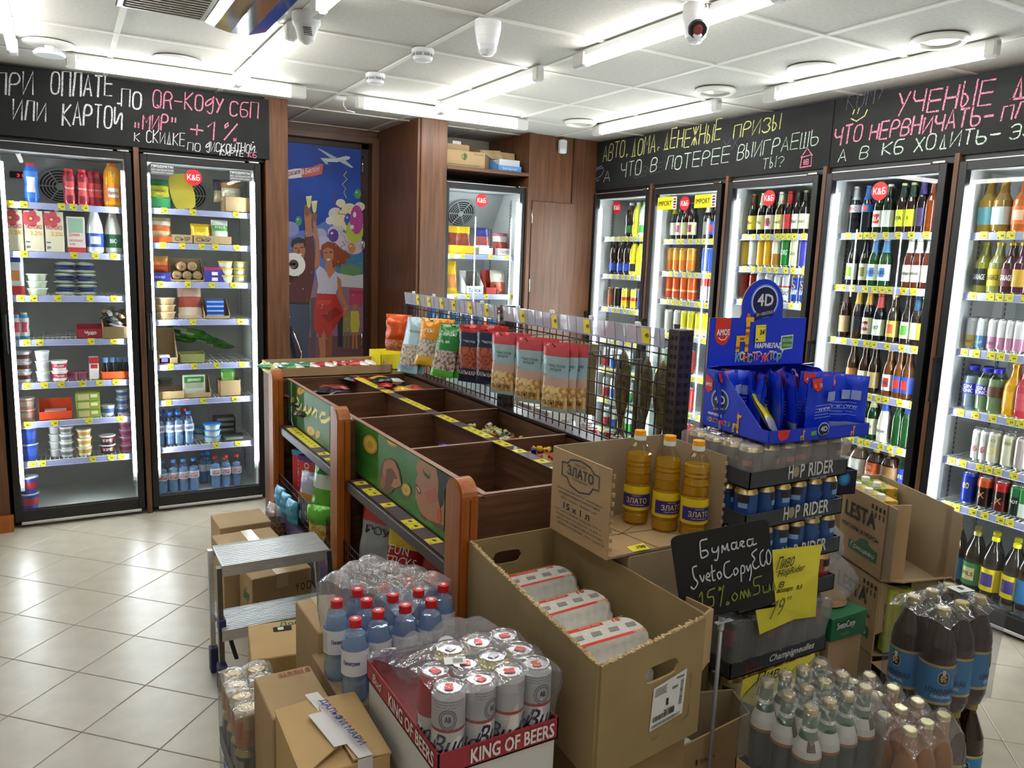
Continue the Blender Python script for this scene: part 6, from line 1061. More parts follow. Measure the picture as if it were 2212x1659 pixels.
b.ext([(x,yb,z) for x,z in hdr],(0,.004,0),CB_,CARD); obj('header',b,t)
b=MB(); b.box(0,0,0,W_,D_,.003,CB_); b.box(0,0,.0,W_,.003,.036,CB_)
for x in (0,W_-.003): b.ext([(x,0,0),(x,D_,0),(x,D_,.17),(x,D_*.72,.17),(x,.03,.036),(x,0,.036)],(.003,0,0),CB_)
b.ext([(.003,yb,.17),(W_-.003,yb,.17),(W_-.003,yb-.05,.182),(.003,yb-.05,.182)],(0,0,.002),CB_); obj('tray',b,t)
b=MB(); oval4d(b,.205,.368,.056,yb-.0012); print_giraffe(b,.105,.215,.070,yb-.002)
b.poly([(.022,yb-.001,.318),(.080,yb-.001,.318),(.080,yb-.001,.262),(.068,yb-.001,.242),(.051,yb-.001,.236),(.034,yb-.001,.242),(.022,yb-.001,.262)],C('#d0342a',.4)); text(b,'AMOS',(.027,yb-.002,.266),(1,0,0),(0,0,1),.048,.018,C('#f4f4f6'),0,.001)
ribbon(b,[(.034,yb-.003,.260),(.046,yb-.003,.252),(.060,yb-.003,.254),(.068,yb-.003,.264)],(0,-1,0),.003,C('#f4f4f6'))
b.poly([(.285,yb-.001,.262),(.335,yb-.001,.266),(.335,yb-.001,.222),(.300,yb-.001,.218),(.294,yb-.001,.206),(.292,yb-.001,.218),(.284,yb-.001,.218)],C('#e8f0e8')); b.poly([(.288,yb-.0016,.259),(.332,yb-.0016,.262),(.332,yb-.0016,.226),(.288,yb-.0016,.222)],C('#3f8a3a')); text(b,'ВЕСЕЛАЯ',(.291,yb-.0022,.244),(1,0,0),(0,0,1),.038,.009,C('#f0f4f0')); text(b,'СТРОЙКА',(.291,yb-.0022,.229),(1,0,0),(0,0,1),.038,.009,C('#f0f4f0'))
text(b,'МАРМЕЛАД',(.180,yb-.0012,.222),(1,0,0),(0,0,1),.108,.018,C('#f0f0f4'),0,.0014)
for i,(ch,c) in enumerate(zip('КОНСТРУКТОР',('#3aa0e0','#e8c82a','#e04a2a','#3aa04a','#e0602a','#8a3ac0','#e02a6a','#e04a2a','#e8a02a','#3a7ae0','#5ab03a'))):
    o=(.106+.0168*i,yb-.002,.186+.004*math.sin(i*1.7)); text(b,ch,(o[0]-.001,o[1],o[2]-.001),(1,0,0),(0,0,1),.016,.026,C('#f0f0f4'),0,.002); text(b,ch,(o[0],o[1]-.0012,o[2]),(1,0,0),(0,0,1),.014,.023,C(c),0,.0014)
obj('print',b,t)
# side print (faces the aisle)
b=MB(); 
def side(fn):
    q=MB(); fn(q); M=Matrix.Translation((-.0008,D_,0))@Matrix.Rotation(R(-90),4,'Z'); q.v=[tuple(M@Vector(p)) for p in q.v]; o=len(b.v); b.v+=q.v
    for f,mi,sm in zip(q.f,q.fm,q.sm): b.f.append([o+a for a in f]); b.fm.append(b.mi(q.m[mi])); b.sm.append(sm)
side(lambda q:(oval4d(q,.075,.085,.038,0),q.poly([(.008,-.001,.155),(.04,-.001,.140),(.04,-.001,.11),(.024,-.001,.10),(.008,-.001,.112)],C('#d0342a',.4)),text(q,'AMOS',(.011,-.002,.120),(1,0,0),(0,0,1),.026,.010,C('#f4f4f6'),0,.0006),text(q,'МАРМЕЛАД',(.03,-.002,.036),(1,0,0),(0,0,1),.06,.009,C('#f0f0f4'),0,.0006),print_giraffe(q,.135,.006,.035,-.001)))
for i,(ch,c) in enumerate(zip('КОНСТРУКТОР',('#3aa0e0','#e8c82a','#e04a2a','#3aa04a','#e0602a','#8a3ac0','#e02a6a','#e04a2a','#e8a02a','#3a7ae0','#5ab03a'))): side(lambda q:text(q,ch,(.028+.0092*i,-.0018,.016),(1,0,0),(0,0,1),.008,.014,C(c),0,.0008))
oval4d(b,.20,.03,.022,-.0012); b.poly([(.03,-.0006,.036),(.075,-.0006,.036),(.068,-.0006,.012),(.045,-.0006,.006),(.034,-.0006,.016)],C('#d0342a',.4)); print_giraffe(b,.115,.004,.018,-.0015); print_giraffe(b,.31,.004,.018,-.0015)
b.poly([(.155,-.0006,.026),(.175,-.0006,.028),(.175,-.0006,.016),(.155,-.0006,.014)],C('#5aa85a')); obj('side_print',b,t)
b=MB(); b.box(0,0,0,.040,.0008,.052,YTAG); text(b,"34'",(.016,-.0008,.022),(1,0,0),(0,0,1),.020,.015,INK,0,.0008); b.box(.004,-.0006,.005,.009,0,.011,INK); b.box(.003,-.0006,.045,.037,0,.0465,C('#a59a30')); obj('price_tag',b,t,(.178,yb-.004,.244),(0,R(-2),0))
MR=t.matrix_basis.copy() if False else Matrix.Translation((1.625,1.412,1.143))@Matrix.Rotation(ca,4,'Z')
BLU=mat('cobalt_foil','#1a3ed2',.25,.1,'crumple',st=.3); rn=random.Random(5)
SPOT=[(.045,.20,10),(.07,.225,-20),(.10,.15,55),(.125,.19,50),(.15,.13,60),(.175,.20,45),(.20,.12,62),(.215,.17,52),(.245,.065,2),(.25,.21,30),(.285,.13,70),(.30,.20,40),(.315,.075,78),(.34,.13,74),(.355,.19,60),(.362,.06,-70)]
for i,(x,y,a) in enumerate(SPOT):
    p=MR@Vector((x,y,.004)); tt=thing('candy_pouch','blue candy pouch, %s from the aisle end of the display box'%(ORD[i] if i<13 else ['fourteenth','fifteenth','sixteenth'][i-13]),'pouch',p,ca+R(a if abs(a)<65 else a-90 if a>0 else a),'pouches in the blue display')
    def f():
        mb=bagmesh(.105,.165,.026,[(.18,foil('#b8bcc8') if i%3==0 else BLU),(.86,BLU),(1,BLU)],i%4,8,12,txt=(('AMOS',.14,.84,.28,.06,'#f0f0f4',0),('www',.3,.42,.5,.05,'#c9d2f0',0)))
        m_=C('#d0342a',.4); mb.poly([(-.045,-.008,.163),(-.008,-.008,.163),(-.008,-.0135,.134),(-.026,-.0145,.126),(-.045,-.0125,.138)],m_)
        for k in range(5): mb.box(-.035,-.0192,.085-.009*k,.03-.01*(k%2),-.0188,.0865-.009*k,C('#8fa4e8',.5))
        mb.box(.012,-.0195,.095,.040,-.0190,.122,C('#8fa4d8',.5)); return mb
    cobj('pouch','cp%d'%(i%6),f,tt,(0,0,0),(R(-7+(i*37%11)),R((i*53%9)-4),0))
p=MR@Vector((.095,.075,.01)); tt=thing('candy_pouch','yellow-fronted candy pouch lying over the low side of the display','pouch',p,ca+R(25)); obj('pouch',bagmesh(.10,.14,.02,[(.25,foil('#b8bcc0')),(.8,foil('#d8cc2a')),(1,BLU)],3,8,12),tt,(0,0,0),(R(-38),R(24),0))
# ---------------- oil box ----------------
t=thing('oil_carton','cut-away cardboard oil carton printed with 15 x 1 l, beside the beer stack','box',(0,0,0))
A=(1.175,1.50);B_=(1.175,1.765);C_=(1.565,1.765);D_2=(1.565,1.50); z0=.862; b=MB()
wallq(b,B_,A,z0,1.100,1.100,CARD,-.005); wallq(b,C_,B_,z0,1.100,1.100,CARDG,-.005); wallq(b,D_2,C_,z0,1.096,1.100,CARDG,-.005); b.box(1.175,1.50,z0,1.565,1.765,z0+.005,CARDG)
for q in ((1.176,1.499,.885,.15),(1.562,1.499,.88,.2)): 
    rn=random.Random(9)
    for k in range(9): b.box(q[0]-.001,q[1]-.003-.005*rn.random(),q[2]+.024*k,q[0]+.005,q[1],q[2]+.010+.024*k,CARDE)
obj('carton_body',b,t)
b=MB(); q=MB(); q.box(1.18,1.50,z0+.0051,1.562,1.76,z0+.0065,CARD); 
for pts in ([(1.31,1.70),(1.34,1.50)],[(1.18,1.64),(1.56,1.60)],[(1.30,1.62),(1.56,1.74)]): ribbon(q,[(x,y,z0+.0072) for x,y in pts],(0,0,1),.0025,C('#5a4a34'))
obj('floor_flaps',q,t)
NV='#2a3350'; xs=1.1688
def st(s_,y,z,wd,h,bold=0): text(b,s_,(xs,y,z),(0,-1,0),(0,0,1),wd,h,C(NV,.7),0,bold)
st('ЗЛАТО',1.69,1.040,.12,.026,.001); st('МАСЛО',1.655,1.071,.05,.007); st('подсолнечное',1.665,1.030,.07,.006)
ribbon(b,[(xs-.0004,y,z) for y,z in ((1.715,1.068),(1.69,1.070),(1.675,1.083),(1.63,1.090),(1.585,1.083),(1.57,1.07),(1.545,1.068),(1.545,1.032),(1.57,1.030),(1.585,1.012),(1.63,1.004),(1.675,1.012),(1.69,1.030),(1.715,1.032),(1.715,1.068))],(-1,0,0),.004,C(NV,.7))
for i,s_ in enumerate(('масло подсолнечное рафинированное','дезодорированное вымороженное','ГОСТ 1129-2013  ПЕРВЫЙ СОРТ')): st(s_,1.735-.01*i,.990-.012*i,.21-.02*i,.007)
st('15 x 1 л',1.70,.940,.12,.017,.0012)
for i,s_ in enumerate(('Масса нетто единицы продукции: 0,920 кг','Общая масса брутто: 13,800 кг','ДАТА ИЗГОТОВЛЕНИЯ И РОЗЛИВА','УКАЗАНА НА УПАКОВКЕ. СРОК ГОДНОСТИ')): st(s_,1.74-.005*i,.928-.0125*i,.215,.007)
obj('print',b,t)
# oil bottles
OILP=[(0,.004),(.03,0),(.0375,.008),(.0375,.03),(.036,.034),(.0375,.038),(.0375,.115),(.0355,.120),(.0375,.125),(.036,.148),(.038,.152),(.0355,.170),(.038,.175),(.0365,.182),(.038,.188),(.036,.205),(.024,.228),(.0145,.238),(.0145,.248)]
OILM=mat('sunflower_oil','#f6dc7a',.06,0,'film',milk=.42,dc='#e0b428',sc=3); SHELLM=mat('clear_shell','#f6f2dc',.03,0,'glass')
def oilbottle(t):
    cobj('bottle_body','oilb',lambda:MB().lathe(OILP,SHELLM,28),t); cobj('oil','oilo',lambda:MB().lathe([(0,.006)]+[(r-.0022,z) for r,z in OILP[1:-4]]+[(.0335,.205),(0,.205)],OILM,28),t)
    cobj('cap','oilc',lambda:MB().lathe([(.0165,.244),(.0175,.246),(.0175,.258,C('#f0a818',.35)),(.0172,.259,C('#f0a818',.35)),(.0165,.272,C('#f0a818',.35)),(0,.274)],C('#eef0f2',.35),24),t)
    def lb():
        mb=MB(); r=.0383; mb.lathe([(r,.045),(r,.115)],C('#e2c81f',.4),28); mb.lathe([(r+.0004,.055),(r+.0004,.092)],C('#2a2a80',.4),20,a0=-165,a1=-15)
        mb.lathe([(r+.0006,.092),(r+.0006,.0945)],C('#d8b060',.3,.4),20,a0=-165,a1=-15); mb.lathe([(r+.0006,.0525),(r+.0006,.055)],C('#d8b060',.3,.4),20,a0=-165,a1=-15); wraptext(mb,'ЗЛАТО',r+.0012,-math.pi/2,.066,.062,.016,C('#e8c878',.4),0,.0008); wraptext(mb,'подсолнечное',r+.0012,-math.pi/2,.059,.045,.004,C('#e8c878',.4)); wraptext(mb,'МАСЛО',r+.0012,-math.pi/2,.086,.025,.004,C('#e8c878',.4))
        for k in range(6): a=R(-150+22*k); mb.lathe([(.004,0),(0,.001)],C('#f0e04a' if k%2 else '#5a9a3a',.4),8,c=(r*math.cos(a),r*math.sin(a),.103)) if False else None
        return mb
    cobj('label','oill',lb,t)
for i,(x,y,a) in enumerate(((1.416,1.69,-60),(1.452,1.605,-35),(1.487,1.528,-42))):
    t=thing('oil_bottle','%s sunflower oil bottle with yellow cap in the cut-away carton'%['rear','middle','front'][i],'bottle',(x,y,z0+.0075),R(a+20)); oilbottle(t)
t=thing('price_slip','small yellow price slip lying on the oil carton floor','label',(1.285,1.515,z0+.0075),R(-8)); b=MB(); b.ext([(-.025,-.018,0),(.025,-.018,.003),(.025,.018,.006),(-.025,.018,0)],(0,0,.0006),YTAG); text(b,'198',(-.005,-.01,.004),(1,0,.05),(0,1,.1),.024,.013,INK,0,.0008); obj('slip',b,t)
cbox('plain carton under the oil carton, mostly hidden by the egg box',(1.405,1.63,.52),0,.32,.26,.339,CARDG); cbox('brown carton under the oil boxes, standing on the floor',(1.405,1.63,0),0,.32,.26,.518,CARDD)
# ---------------- egg carton ----------------
t=thing('egg_crate','tall open cardboard egg crate with hand holes and a white barcode label','box',(0,0,0))
a_,b2,c_,e_=(.905,1.160),(1.228,1.205),(.955,1.835),(1.231,1.830); zb,ztp=.545,.83; EC=mat('cardboard_kraft','#a08a62',.85,0,'card',c2='#907b55')
b=MB(); wallq(b,c_,a_,zb,ztp,ztp-.022,EC,-.006); wallq(b,b2,e_,zb,ztp+.002,ztp+.004,EC,-.006)
b.box(.93,1.20,zb,1.22,1.82,zb+.006,EC)
def wall_hole(mb,p,q,zlo,ztop0,ztop1,u0,u1,h0,h1,m):   # wall with a rounded hand hole
    P=Vector((p[0],p[1],0)); Q=Vector((q[0],q[1],0)); d=Q-P; n=Vector((-d.y,d.x,0)).normalized()*-.006
    def pt(u,z): v=P+d*u; return (v.x,v.y,z)
    def seg(u0_,u1_,za,zb_,zc,zd): mb.ext([pt(u0_,za),pt(u1_,zb_),pt(u1_,zd),pt(u0_,zc)],n,m)
    tz=lambda u: ztop0+(ztop1-ztop0)*u
    seg(0,u0,zlo,zlo,tz(0),tz(u0)); seg(u1,1,zlo,zlo,tz(u1),tz(1)); N=12
    for k in range(N):
        ua,ub=u0+(u1-u0)*k/N,u0+(u1-u0)*(k+1)/N
        def cap(u): s=(u-u0)/(u1-u0)*2-1; return (1-abs(s)**6)**.5
        hm=(h0+h1)/2; hh=(h1-h0)/2
        seg(ua,ub,zlo,zlo,hm-hh*cap(ua),hm-hh*cap(ub)); seg(ua,ub,hm+hh*cap(ua),hm+hh*cap(ub),tz(ua),tz(ub))
wall_hole(b,c_,e_,zb,ztp,ztp+.003,.36,.64,.752,.786,EC) if False else wall_hole(b,e_,c_,zb,ztp+.003,ztp,.40,.74,.748,.786,EC)
wall_hole(b,a_,b2,zb,ztp-.024,ztp-.004,.40,.74,.722,.760,EC)
b.v=[tuple(p) for p in b.v]; obj('carton_body',b,t)
b=MB(); ragged(b,(c_[0]+.0,c_[1],ztp-.002),(a_[0],a_[1],ztp-.024),.010,CARDE,1,60,.007) if False else None
n=60; rn=random.Random(4)
for seg_,(p,q,za,zc) in enumerate(((c_,a_,ztp,ztp-.022),(a_,b2,ztp-.024,ztp-.004))):
    for k in range(6 if seg_==0 else 3): 
        f0,f1=k/(6 if seg_==0 else 3),(k+1)/(6 if seg_==0 else 3); P=Vector((*p,za)).lerp(Vector((*q,zc)),f0); Q=Vector((*p,za)).lerp(Vector((*q,zc)),f1); ragged(b,P,Q,.0045,CARDE,seg_*9+k,30,.007)
obj('torn_rim',b,t,kind=None)
b=MB(); b.ext([(1.226,1.20,.69),(1.262,1.215,.70),(1.262,1.215,.832),(1.226,1.20,.832)],(-.003,.006,0),CARD); b.ext([(1.262,1.215,.70),(1.262,1.215,.832),(1.25,1.29,.834),(1.25,1.29,.70)],(.005,0,0),CARD); obj('side_flap',b,t)
# barcode label on the front
fu=Vector((b2[0]-a_[0],b2[1]-a_[1],0)).normalized(); b=MB()
fo=Vector((a_[0],a_[1],0))+Vector((fu.y,-fu.x,0))*.0078
def FP(u,z): v=fo+fu*u; return Vector((v.x,v.y,z))
sk=.06
def lp(u,v): return FP(.155+u+sk*v,.608+v+.05*u)   # label frame, slightly skewed on the wall
b.poly([lp(0,0),lp(.108,.002),lp(.108,.108),lp(0,.100)],C('#e6e8ea',.45)); lab_=obj('shipping_label',b,t)
b=MB(); nrm=Vector((fu.y,-fu.x,0))*.0008
def q4(u0,v0,u1,v1,c='#1c1c20'): b.poly([lp(u0,v0)+nrm,lp(u1,v0)+nrm,lp(u1,v1)+nrm,lp(u0,v1)+nrm],C(c,.6))
rn=random.Random(8)
x=.006
while x<.075: w_=rn.choice([.0008,.0016,.0024]); q4(x,.018,x+w_,.030); x+=w_+rn.choice([.0010,.0018])
x=.006
while x<.098: w_=rn.choice([.0006,.0012]); q4(x,.004,x+w_,.012,'#5a5a60'); x+=w_+.0012
z_=.03
while z_<.088: w_=rn.choice([.0008,.0016]); q4(.090,z_,.100,z_+w_); z_+=w_+rn.choice([.0009,.0016])
for k in range(5): q4(.006,.093-.004*k,.045-.004*(k%2),.0945-.004*k,'#3a3a40')
def lt(s_,u,v,w_,h_): text(b,s_,lp(u,v)+nrm*1.5,fu,(0,0,1),w_,h_,C('#1c1c20'),0,.0006)
lt('1',.046,.045,.006,.016); lt('3597',.062,.076,.018,.006); lt('26.10.2022',.040,.032,.034,.004); lt('РОСКАР',.074,.096,.024,.004)
for pts in ([(.275,.70),(.285,.705),(.285,.67)],[(.165,.595),(.165,.584),(.19,.590)],[(.285,.63),(.285,.605),(.262,.597)]): ribbon(b,[FP(u,z)+nrm for u,z in pts],tuple(nrm.normalized()),.0015,C('#4a3c28'))
obj('print',b,lab_)
PULP=mat('egg_pulp_white','#dcd9d2',.7,0,'noise',c2='#cfccc4',sc=60)
def eggbox(i,cx,cy,z,rz,tx):
    t=thing('egg_box',['rear ten-egg box, furthest into the crate','middle ten-egg box in the crate','front ten-egg box in the crate'][i],'egg carton',(cx,cy,z),rz)
    L,Wd,H=.232,.108,.066
    def lid():
        mb=MB(); vs=[]; rings=[(0,0,0),(0,0,.026),(.004,.004,.028),(.006,.006,.052),(.016,.014,.066)]
        def rr(ix,iy,z,n=6):
            o=[]; hx,hy,c=L/2-ix,Wd/2-iy,.028
            for qx,qy,a0 in ((1,1,0),(-1,1,90),(-1,-1,180),(1,-1,270)):
                for k in range(n+1): a=R(a0+90*k/n); o.append(((hx-c)*qx+c*math.cos(a),(hy-c)*qy+c*math.sin(a),z))
            return o
        R_=[rr(*q) for q in rings]; m=len(R_[0]); allv=[p for r in R_ for p in r]
        fs=[(k*m+j,k*m+(j+1)%m,(k+1)*m+(j+1)%m,(k+1)*m+j) for k in range(len(R_)-1) for j in range(m)]; mb.add(allv,fs,PULP,True); mb.add(R_[-1],[tuple(range(m))],PULP)
        return mb
    cobj('carton_lid','egglid',lid,t)
    def pr():
        mb=MB(); z=.0664; RD,OR=C('#d8402c',.5),C('#e8962a',.5)
        mb.poly([(-.10,.028,z),(.02,.028,z),(.02,.040,z),(-.096,.040,z)],RD); mb.poly([(-.095,-.040,z),(.06,-.040,z),(.06,-.029,z),(-.10,-.029,z)],RD)
        for k in range(6): mb.poly([(.062+.006*k,-.040,z),(.065+.006*k,-.040,z),(.065+.006*k,-.029,z),(.062+.006*k,-.029,z)],OR if k%2 else RD)
        mb.poly([(-.1,.042,z),(.09,.042,z),(.09,.044,z),(-.1,.044,z)],OR); text(mb,'ЭКОНОМНЫЙ' if False else 'роскар яйца',(-.05,.030,z+.0004),(1,0,0),(0,1,0),.06,.008,C('#f0e0d8')); text(mb,'10',(.05,.026,z+.0004),(1,0,0),(0,1,0),.02,.012,RD,0,.001)
        for k in range(4): mb.poly([(.03+.010*k,.022,z),(.036+.010*k,.022,z),(.036+.010*k,.041,z),(.03+.010*k,.041,z)],RD) if False else None
        return mb
    cobj('print','eggpr',pr,t)
    for k in range(4): cobj('window','eggwin',lambda:MB().ext([(-.016,-.008,.0666),(.010,-.010,.0666),(.016,.008,.0666),(-.010,.010,.0666)],(0,0,.0008),C('#8d8c8a',.8)),t,(-.078+.052*k,-.002,.0))
for i,(cy,zz,a) in enumerate(((1.70,.690,3),(1.53,.688,4),(1.365,.686,2))): eggbox(i,1.085+.012*(i-1)*-1,cy,zz,R(a),0)
for i,(cy,zz) in enumerate(((1.70,.622),(1.53,.620),(1.36,.618))):
    t=thing('egg_box','ten-egg box in the lower layer of the crate, under the %s one'%['rear','middle','front'][i],'egg carton',(1.08,cy,zz)); obj('carton_lid',CACHE['egglid'],t)
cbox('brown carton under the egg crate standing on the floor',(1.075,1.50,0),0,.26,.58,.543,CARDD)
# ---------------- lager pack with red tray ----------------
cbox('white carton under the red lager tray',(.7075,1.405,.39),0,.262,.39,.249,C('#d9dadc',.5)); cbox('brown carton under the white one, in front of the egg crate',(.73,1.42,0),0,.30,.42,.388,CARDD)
t=thing('lager_tray','red cardboard tray lettered for beer, half emptied, under loose film','tray',(0,0,0)); REDC=mat('red_printed_card','#a8323c',.45,0,'noise',c2='#99293a',sc=14)
tray(t,.572,1.206,.640,.842,1.60,.046,REDC); b=MB(); text(b,'KING OF BEERS',(.640,1.2045,.648),(1,0,0),(0,0,1),.19,.030,C('#eceaea'),0,.0014); text(b,'KING OF BEERS',(.5712,1.46,.648),(0,-1,0),(0,0,1),.235,.030,C('#eceaea'),0,.0014); text(b,'Bud',(.5712,1.56,.653),(0,-1,0),(0,0,1),.05,.022,C('#eceaea'),.3,.0006); obj('lettering',b,t)
film(t,[(.609,1.243),(.675,1.243),(.741,1.243),(.805,1.243),(.609,1.309),(.675,1.309),(.741,1.309),(.805,1.309),(.675,1.375),(.741,1.375),(.805,1.375)],.028,.801,.570,.845,1.207,1.605,.69,m=mat('loose_film','#f4f4f8',.1,0,'film',milk=.10,sc=14),sag=.105,k=.55,seed=9)
def bud(t,a,red=False,yel=False):
    c='#b9232f' if red else '#dadbde'; k='bud%d%d'%(red,yel); r,h=.033,.157
    bands=((1,'#d8cc5a'),) if yel else ((.42,'#e4e4e6'),(.50,'#e4e4e6'),(.55,'#b9232f'),(.86,'#c6c8cc'),(1,'#d4d5d9')) if not red else ((.45,'#e4e4e6'),(1,'#b9232f'))
    can(t,r,h,bands,n=28,tab='#d8303a' if not yel else '#c8c8cc')
    if yel: return
    def f():
        mb=MB(); wraptext(mb,'Bud',r+.0006,-math.pi/2,.030,.068,.042,C('#1f2350',.4),.35,.001); wraptext(mb,'BEER',r+.0006,-math.pi/2,.018,.022,.006,C('#1f2350',.4))
        for k_,(z,rr_) in enumerate(((.103,.018),(.103,.014))):
            for i in range(12):
                a0,a1=2*math.pi*i/12,2*math.pi*(i+1)/12; pts=[]
                for ang,q in ((a0,rr_),(a1,rr_),(a1,rr_-.0018),(a0,rr_-.0018)): th=-math.pi/2+q*math.cos(ang)/r; pts.append(((r+.0008)*math.cos(th),(r+.0008)*math.sin(th),z+q*math.sin(ang)*1.2))
                mb.poly(pts,C('#6a6c74',.4))
        wraptext(mb,'AB',r+.001,-math.pi/2,.098,.012,.012,C('#1f2350',.4),0,.0006)
        for k_ in range(3): wraptext(mb,'this is the famous beer we know and brew'[k_*3:],r*.99+.0008,-math.pi/2,.138-.006*k_,.075,.004,C('#55575e',.5))
        wraptext(mb,'REGISTERED',r+.0010,-math.pi/2+1.6,.066,.045,.005,C('#f0f0f0')); wraptext(mb,'TRADE MARK',r+.0010,-math.pi/2-1.6,.066,.045,.005,C('#f0f0f0'))
        wraptext(mb,'Bud',r+.0006,-math.pi/2+2.2,.022,.062,.036,C('#1f2350',.4),.35,.0007); wraptext(mb,'Bud',r+.0006,-math.pi/2-2.0,.022,.062,.036,C('#1f2350',.4),.35,.0007)
        return mb
    cobj('can_print','budp%d'%red,f,t)
for j,y in enumerate((1.243,1.309,1.375)):
    for i,x in enumerate((.609,.675,.741,.805)):
        if j==2 and i==0: continue
        y_=(j==2 and i==1) or (j==1 and i==2)
        t=thing('beer_can','%s lager can in the red tray, %s row, %s from the aisle side'%('yellow' if y_ else 'white and red',ORD[j],ORD[i]),'can',(x,y,.6435),R([-28,22,70,-5][i]+j*47),'cans in the red lager tray'); bud(t,0,(j,i)==(1,0),y_)
# price sticker on film
t=thing('price_sticker','small white barcode sticker on the film over the lager cans','label',tuple(at(983,1427,'z',.806)),R(-20)); b=MB(); b.box(-.022,-.014,0,.022,.014,.0006,C('#eceef0'))
for k in range(10): b.box(-.004+.002*k,-.010,.0006,-.003+.002*k,.008,.0009,INK)
obj('sticker',b,t)
# ---------------- water bottles in film ----------------
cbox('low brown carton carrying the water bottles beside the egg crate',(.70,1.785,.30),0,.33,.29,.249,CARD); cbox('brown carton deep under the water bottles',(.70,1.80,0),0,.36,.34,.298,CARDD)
WP=[(.568,1.672),(.560,1.79),(.632,1.690),(.702,1.690),(.772,1.690),(.627,1.760),(.697,1.760),(.768,1.760),(.627,1.83),(.697,1.83),(.768,1.83),(.838,1.76),(.838,1.83)]
for i,(x,y) in enumerate(WP):
    t=thing('water_bottle',['single water bottle standing in front of the wrapped ones','single water bottle at the aisle end behind the front one'][i] if i<2 else 'red-capped water bottle under film, %s of the pack'%ORD[i-2],'bottle',(x,y,.550),R(-70+i*31),None if i<2 else 'water bottles wrapped in film')
    pf=SH['pet05']
    cobj('bottle_body','wbody',lambda:MB().lathe([(r_,z_) for r_,z_ in pf],mat('pet_blue','#dfebfa',.04,0,'glass'),24),t)
    cobj('water','wwat',lambda:MB().lathe([(0,.005)]+[(max(r_-.002,.001),z_) for r_,z_ in pf[1:] if z_<.17]+[(.024,.170),(0,.170)],mat('water_blue','#eaf2fb',.05,0,'film',milk=.3,dc='#e8f0fa',sc=6),20),t)
    cobj('cap','wcap',lambda:MB().lathe([(.0155,.188),(.0155,.206),(.014,.2075),(0,.2075)],C('#cc2026',.35),24).box(-.006,-.005,.2076,.006,.005,.208,C('#e8e8f0')),t)
    def wl():
        mb=MB(); mb.lathe([(.0332,.075),(.0332,.137)],C('#dfe4ee',.35),24)
        for k in range(9): wraptext(mb,'вода питьевая негазированная',.0336,-2.4,.082+.0055*k,.03,.003,C('#5a6488'))
        wraptext(mb,'Пилигрим',.0338,-1.0,.10,.042,.014,C('#3a2a80'),.1,.0006); return mb
    cobj('label','wlab',wl,t)
    if i==12:
        film(t,[(x_-x,y_-y) for x_,y_ in WP[2:]],.02,.210,.592-x,.876-x,1.652-y,1.87-y,.02,sag=.055,k=.75,seed=5,m=FILM)
        obj_=CO=None
# loose crumpled film hump between water and cans
def blob(parent,c,rx,ry,rz_,m,seed,amp=.28,name='crumpled_film',nu=26,nv=18):
    rn=random.Random(seed); ph=[rn.uniform(0,6.3) for _ in range(6)]; mb=MB(); vs=[]
    for j in range(nv+1):
        th=math.pi*j/nv
        for i in range(nu):
            f=2*math.pi*i/nu; w_=1+amp*(math.sin(3*f+ph[0]+2*th)*.5+math.sin(5*f+ph[1]-3*th)*.35+math.sin(9*f+4*th+ph[2])*.25)*math.sin(th)
            vs.append((c[0]+rx*w_*math.sin(th)*math.cos(f),c[1]+ry*w_*math.sin(th)*math.sin(f),c[2]+rz_*math.cos(th)*(1+amp*.5*math.sin(4*f+ph[3])*math.sin(th))))
    fs=[(j*nu+i,j*nu+(i+1)%nu,(j+1)*nu+(i+1)%nu,(j+1)*nu+i) for j in range(nv) for i in range(nu)]
    mb.add(vs,fs,m,True); return obj(name,mb,parent)
t=thing('loose_film','crumpled clear wrapping film heaped between the water bottles and lager cans','film',(.77,1.50,.70)); blob(t,(0,0,.0),.10,.075,.085,FILM2,2); blob(t,(-.10,.03,.0),.06,.05,.06,FILM2,7); b=MB(); b.lathe([(.024,0),(0,.0008)],C('#e6e6ee',.4),20); text(b,'Пилиг',(-.018,-.006,.001),(1,0,0),(0,1,0),.036,.013,C('#3a2a80'),.1,.0008); obj('round_sticker',b,t,(-.072,-.062,.065),(R(52),0,R(-8)))
# ---------------- boxes by the ladder ----------------
# taped box
t=thing('cardboard_box','cardboard box closed with white printed tape, in front of the lager tray','box',(.462,1.520,.36),R(-1.5)); w2,d2,hh=.091,.128,.225; b=MB()
b.rbox(-w2,-d2,0,w2,d2,hh-.002,mat('cardboard_light','#c8a874',.8,0,'card',c2='#bb9b68'),.002); obj('carton_body',b,t)
LC=MC['cardboard_light']
b=MB(); b.ext([(-w2-.002,-d2,hh-.002),(-w2-.002,d2,hh-.002),(-.004,d2*.95,hh+.010),(-.004,-d2*.62,hh+.014)],(0,0,.003),LC); obj('flap',b,t)
b=MB(); b.ext([(w2+.002,-d2,hh-.002),(.012,-d2*.98,hh+.004),(.0,d2*.95,hh+.006),(w2+.002,d2,hh-.002)],(0,0,.003),LC); obj('flap',b,t)
b=MB(); TP=C('#dcd8da',.25); b.ext([(-.022,d2+.012,hh+.0135),(.008,d2+.012,hh+.0135),(.052,-d2-.001,hh+.0085),(.022,-d2-.001,hh+.0085)],(0,0,.0012),TP); b.ext([(-.016,-d2*.66,hh+.0175),(-.036,d2*.4,hh+.0175),(-.006,d2*.4,hh+.0175),(.012,-d2*.66,hh+.0175)],(0,0,.001),TP); b.box(.020,-d2-.0015,hh-.05,.052,-d2-.0002,hh+.006,TP)
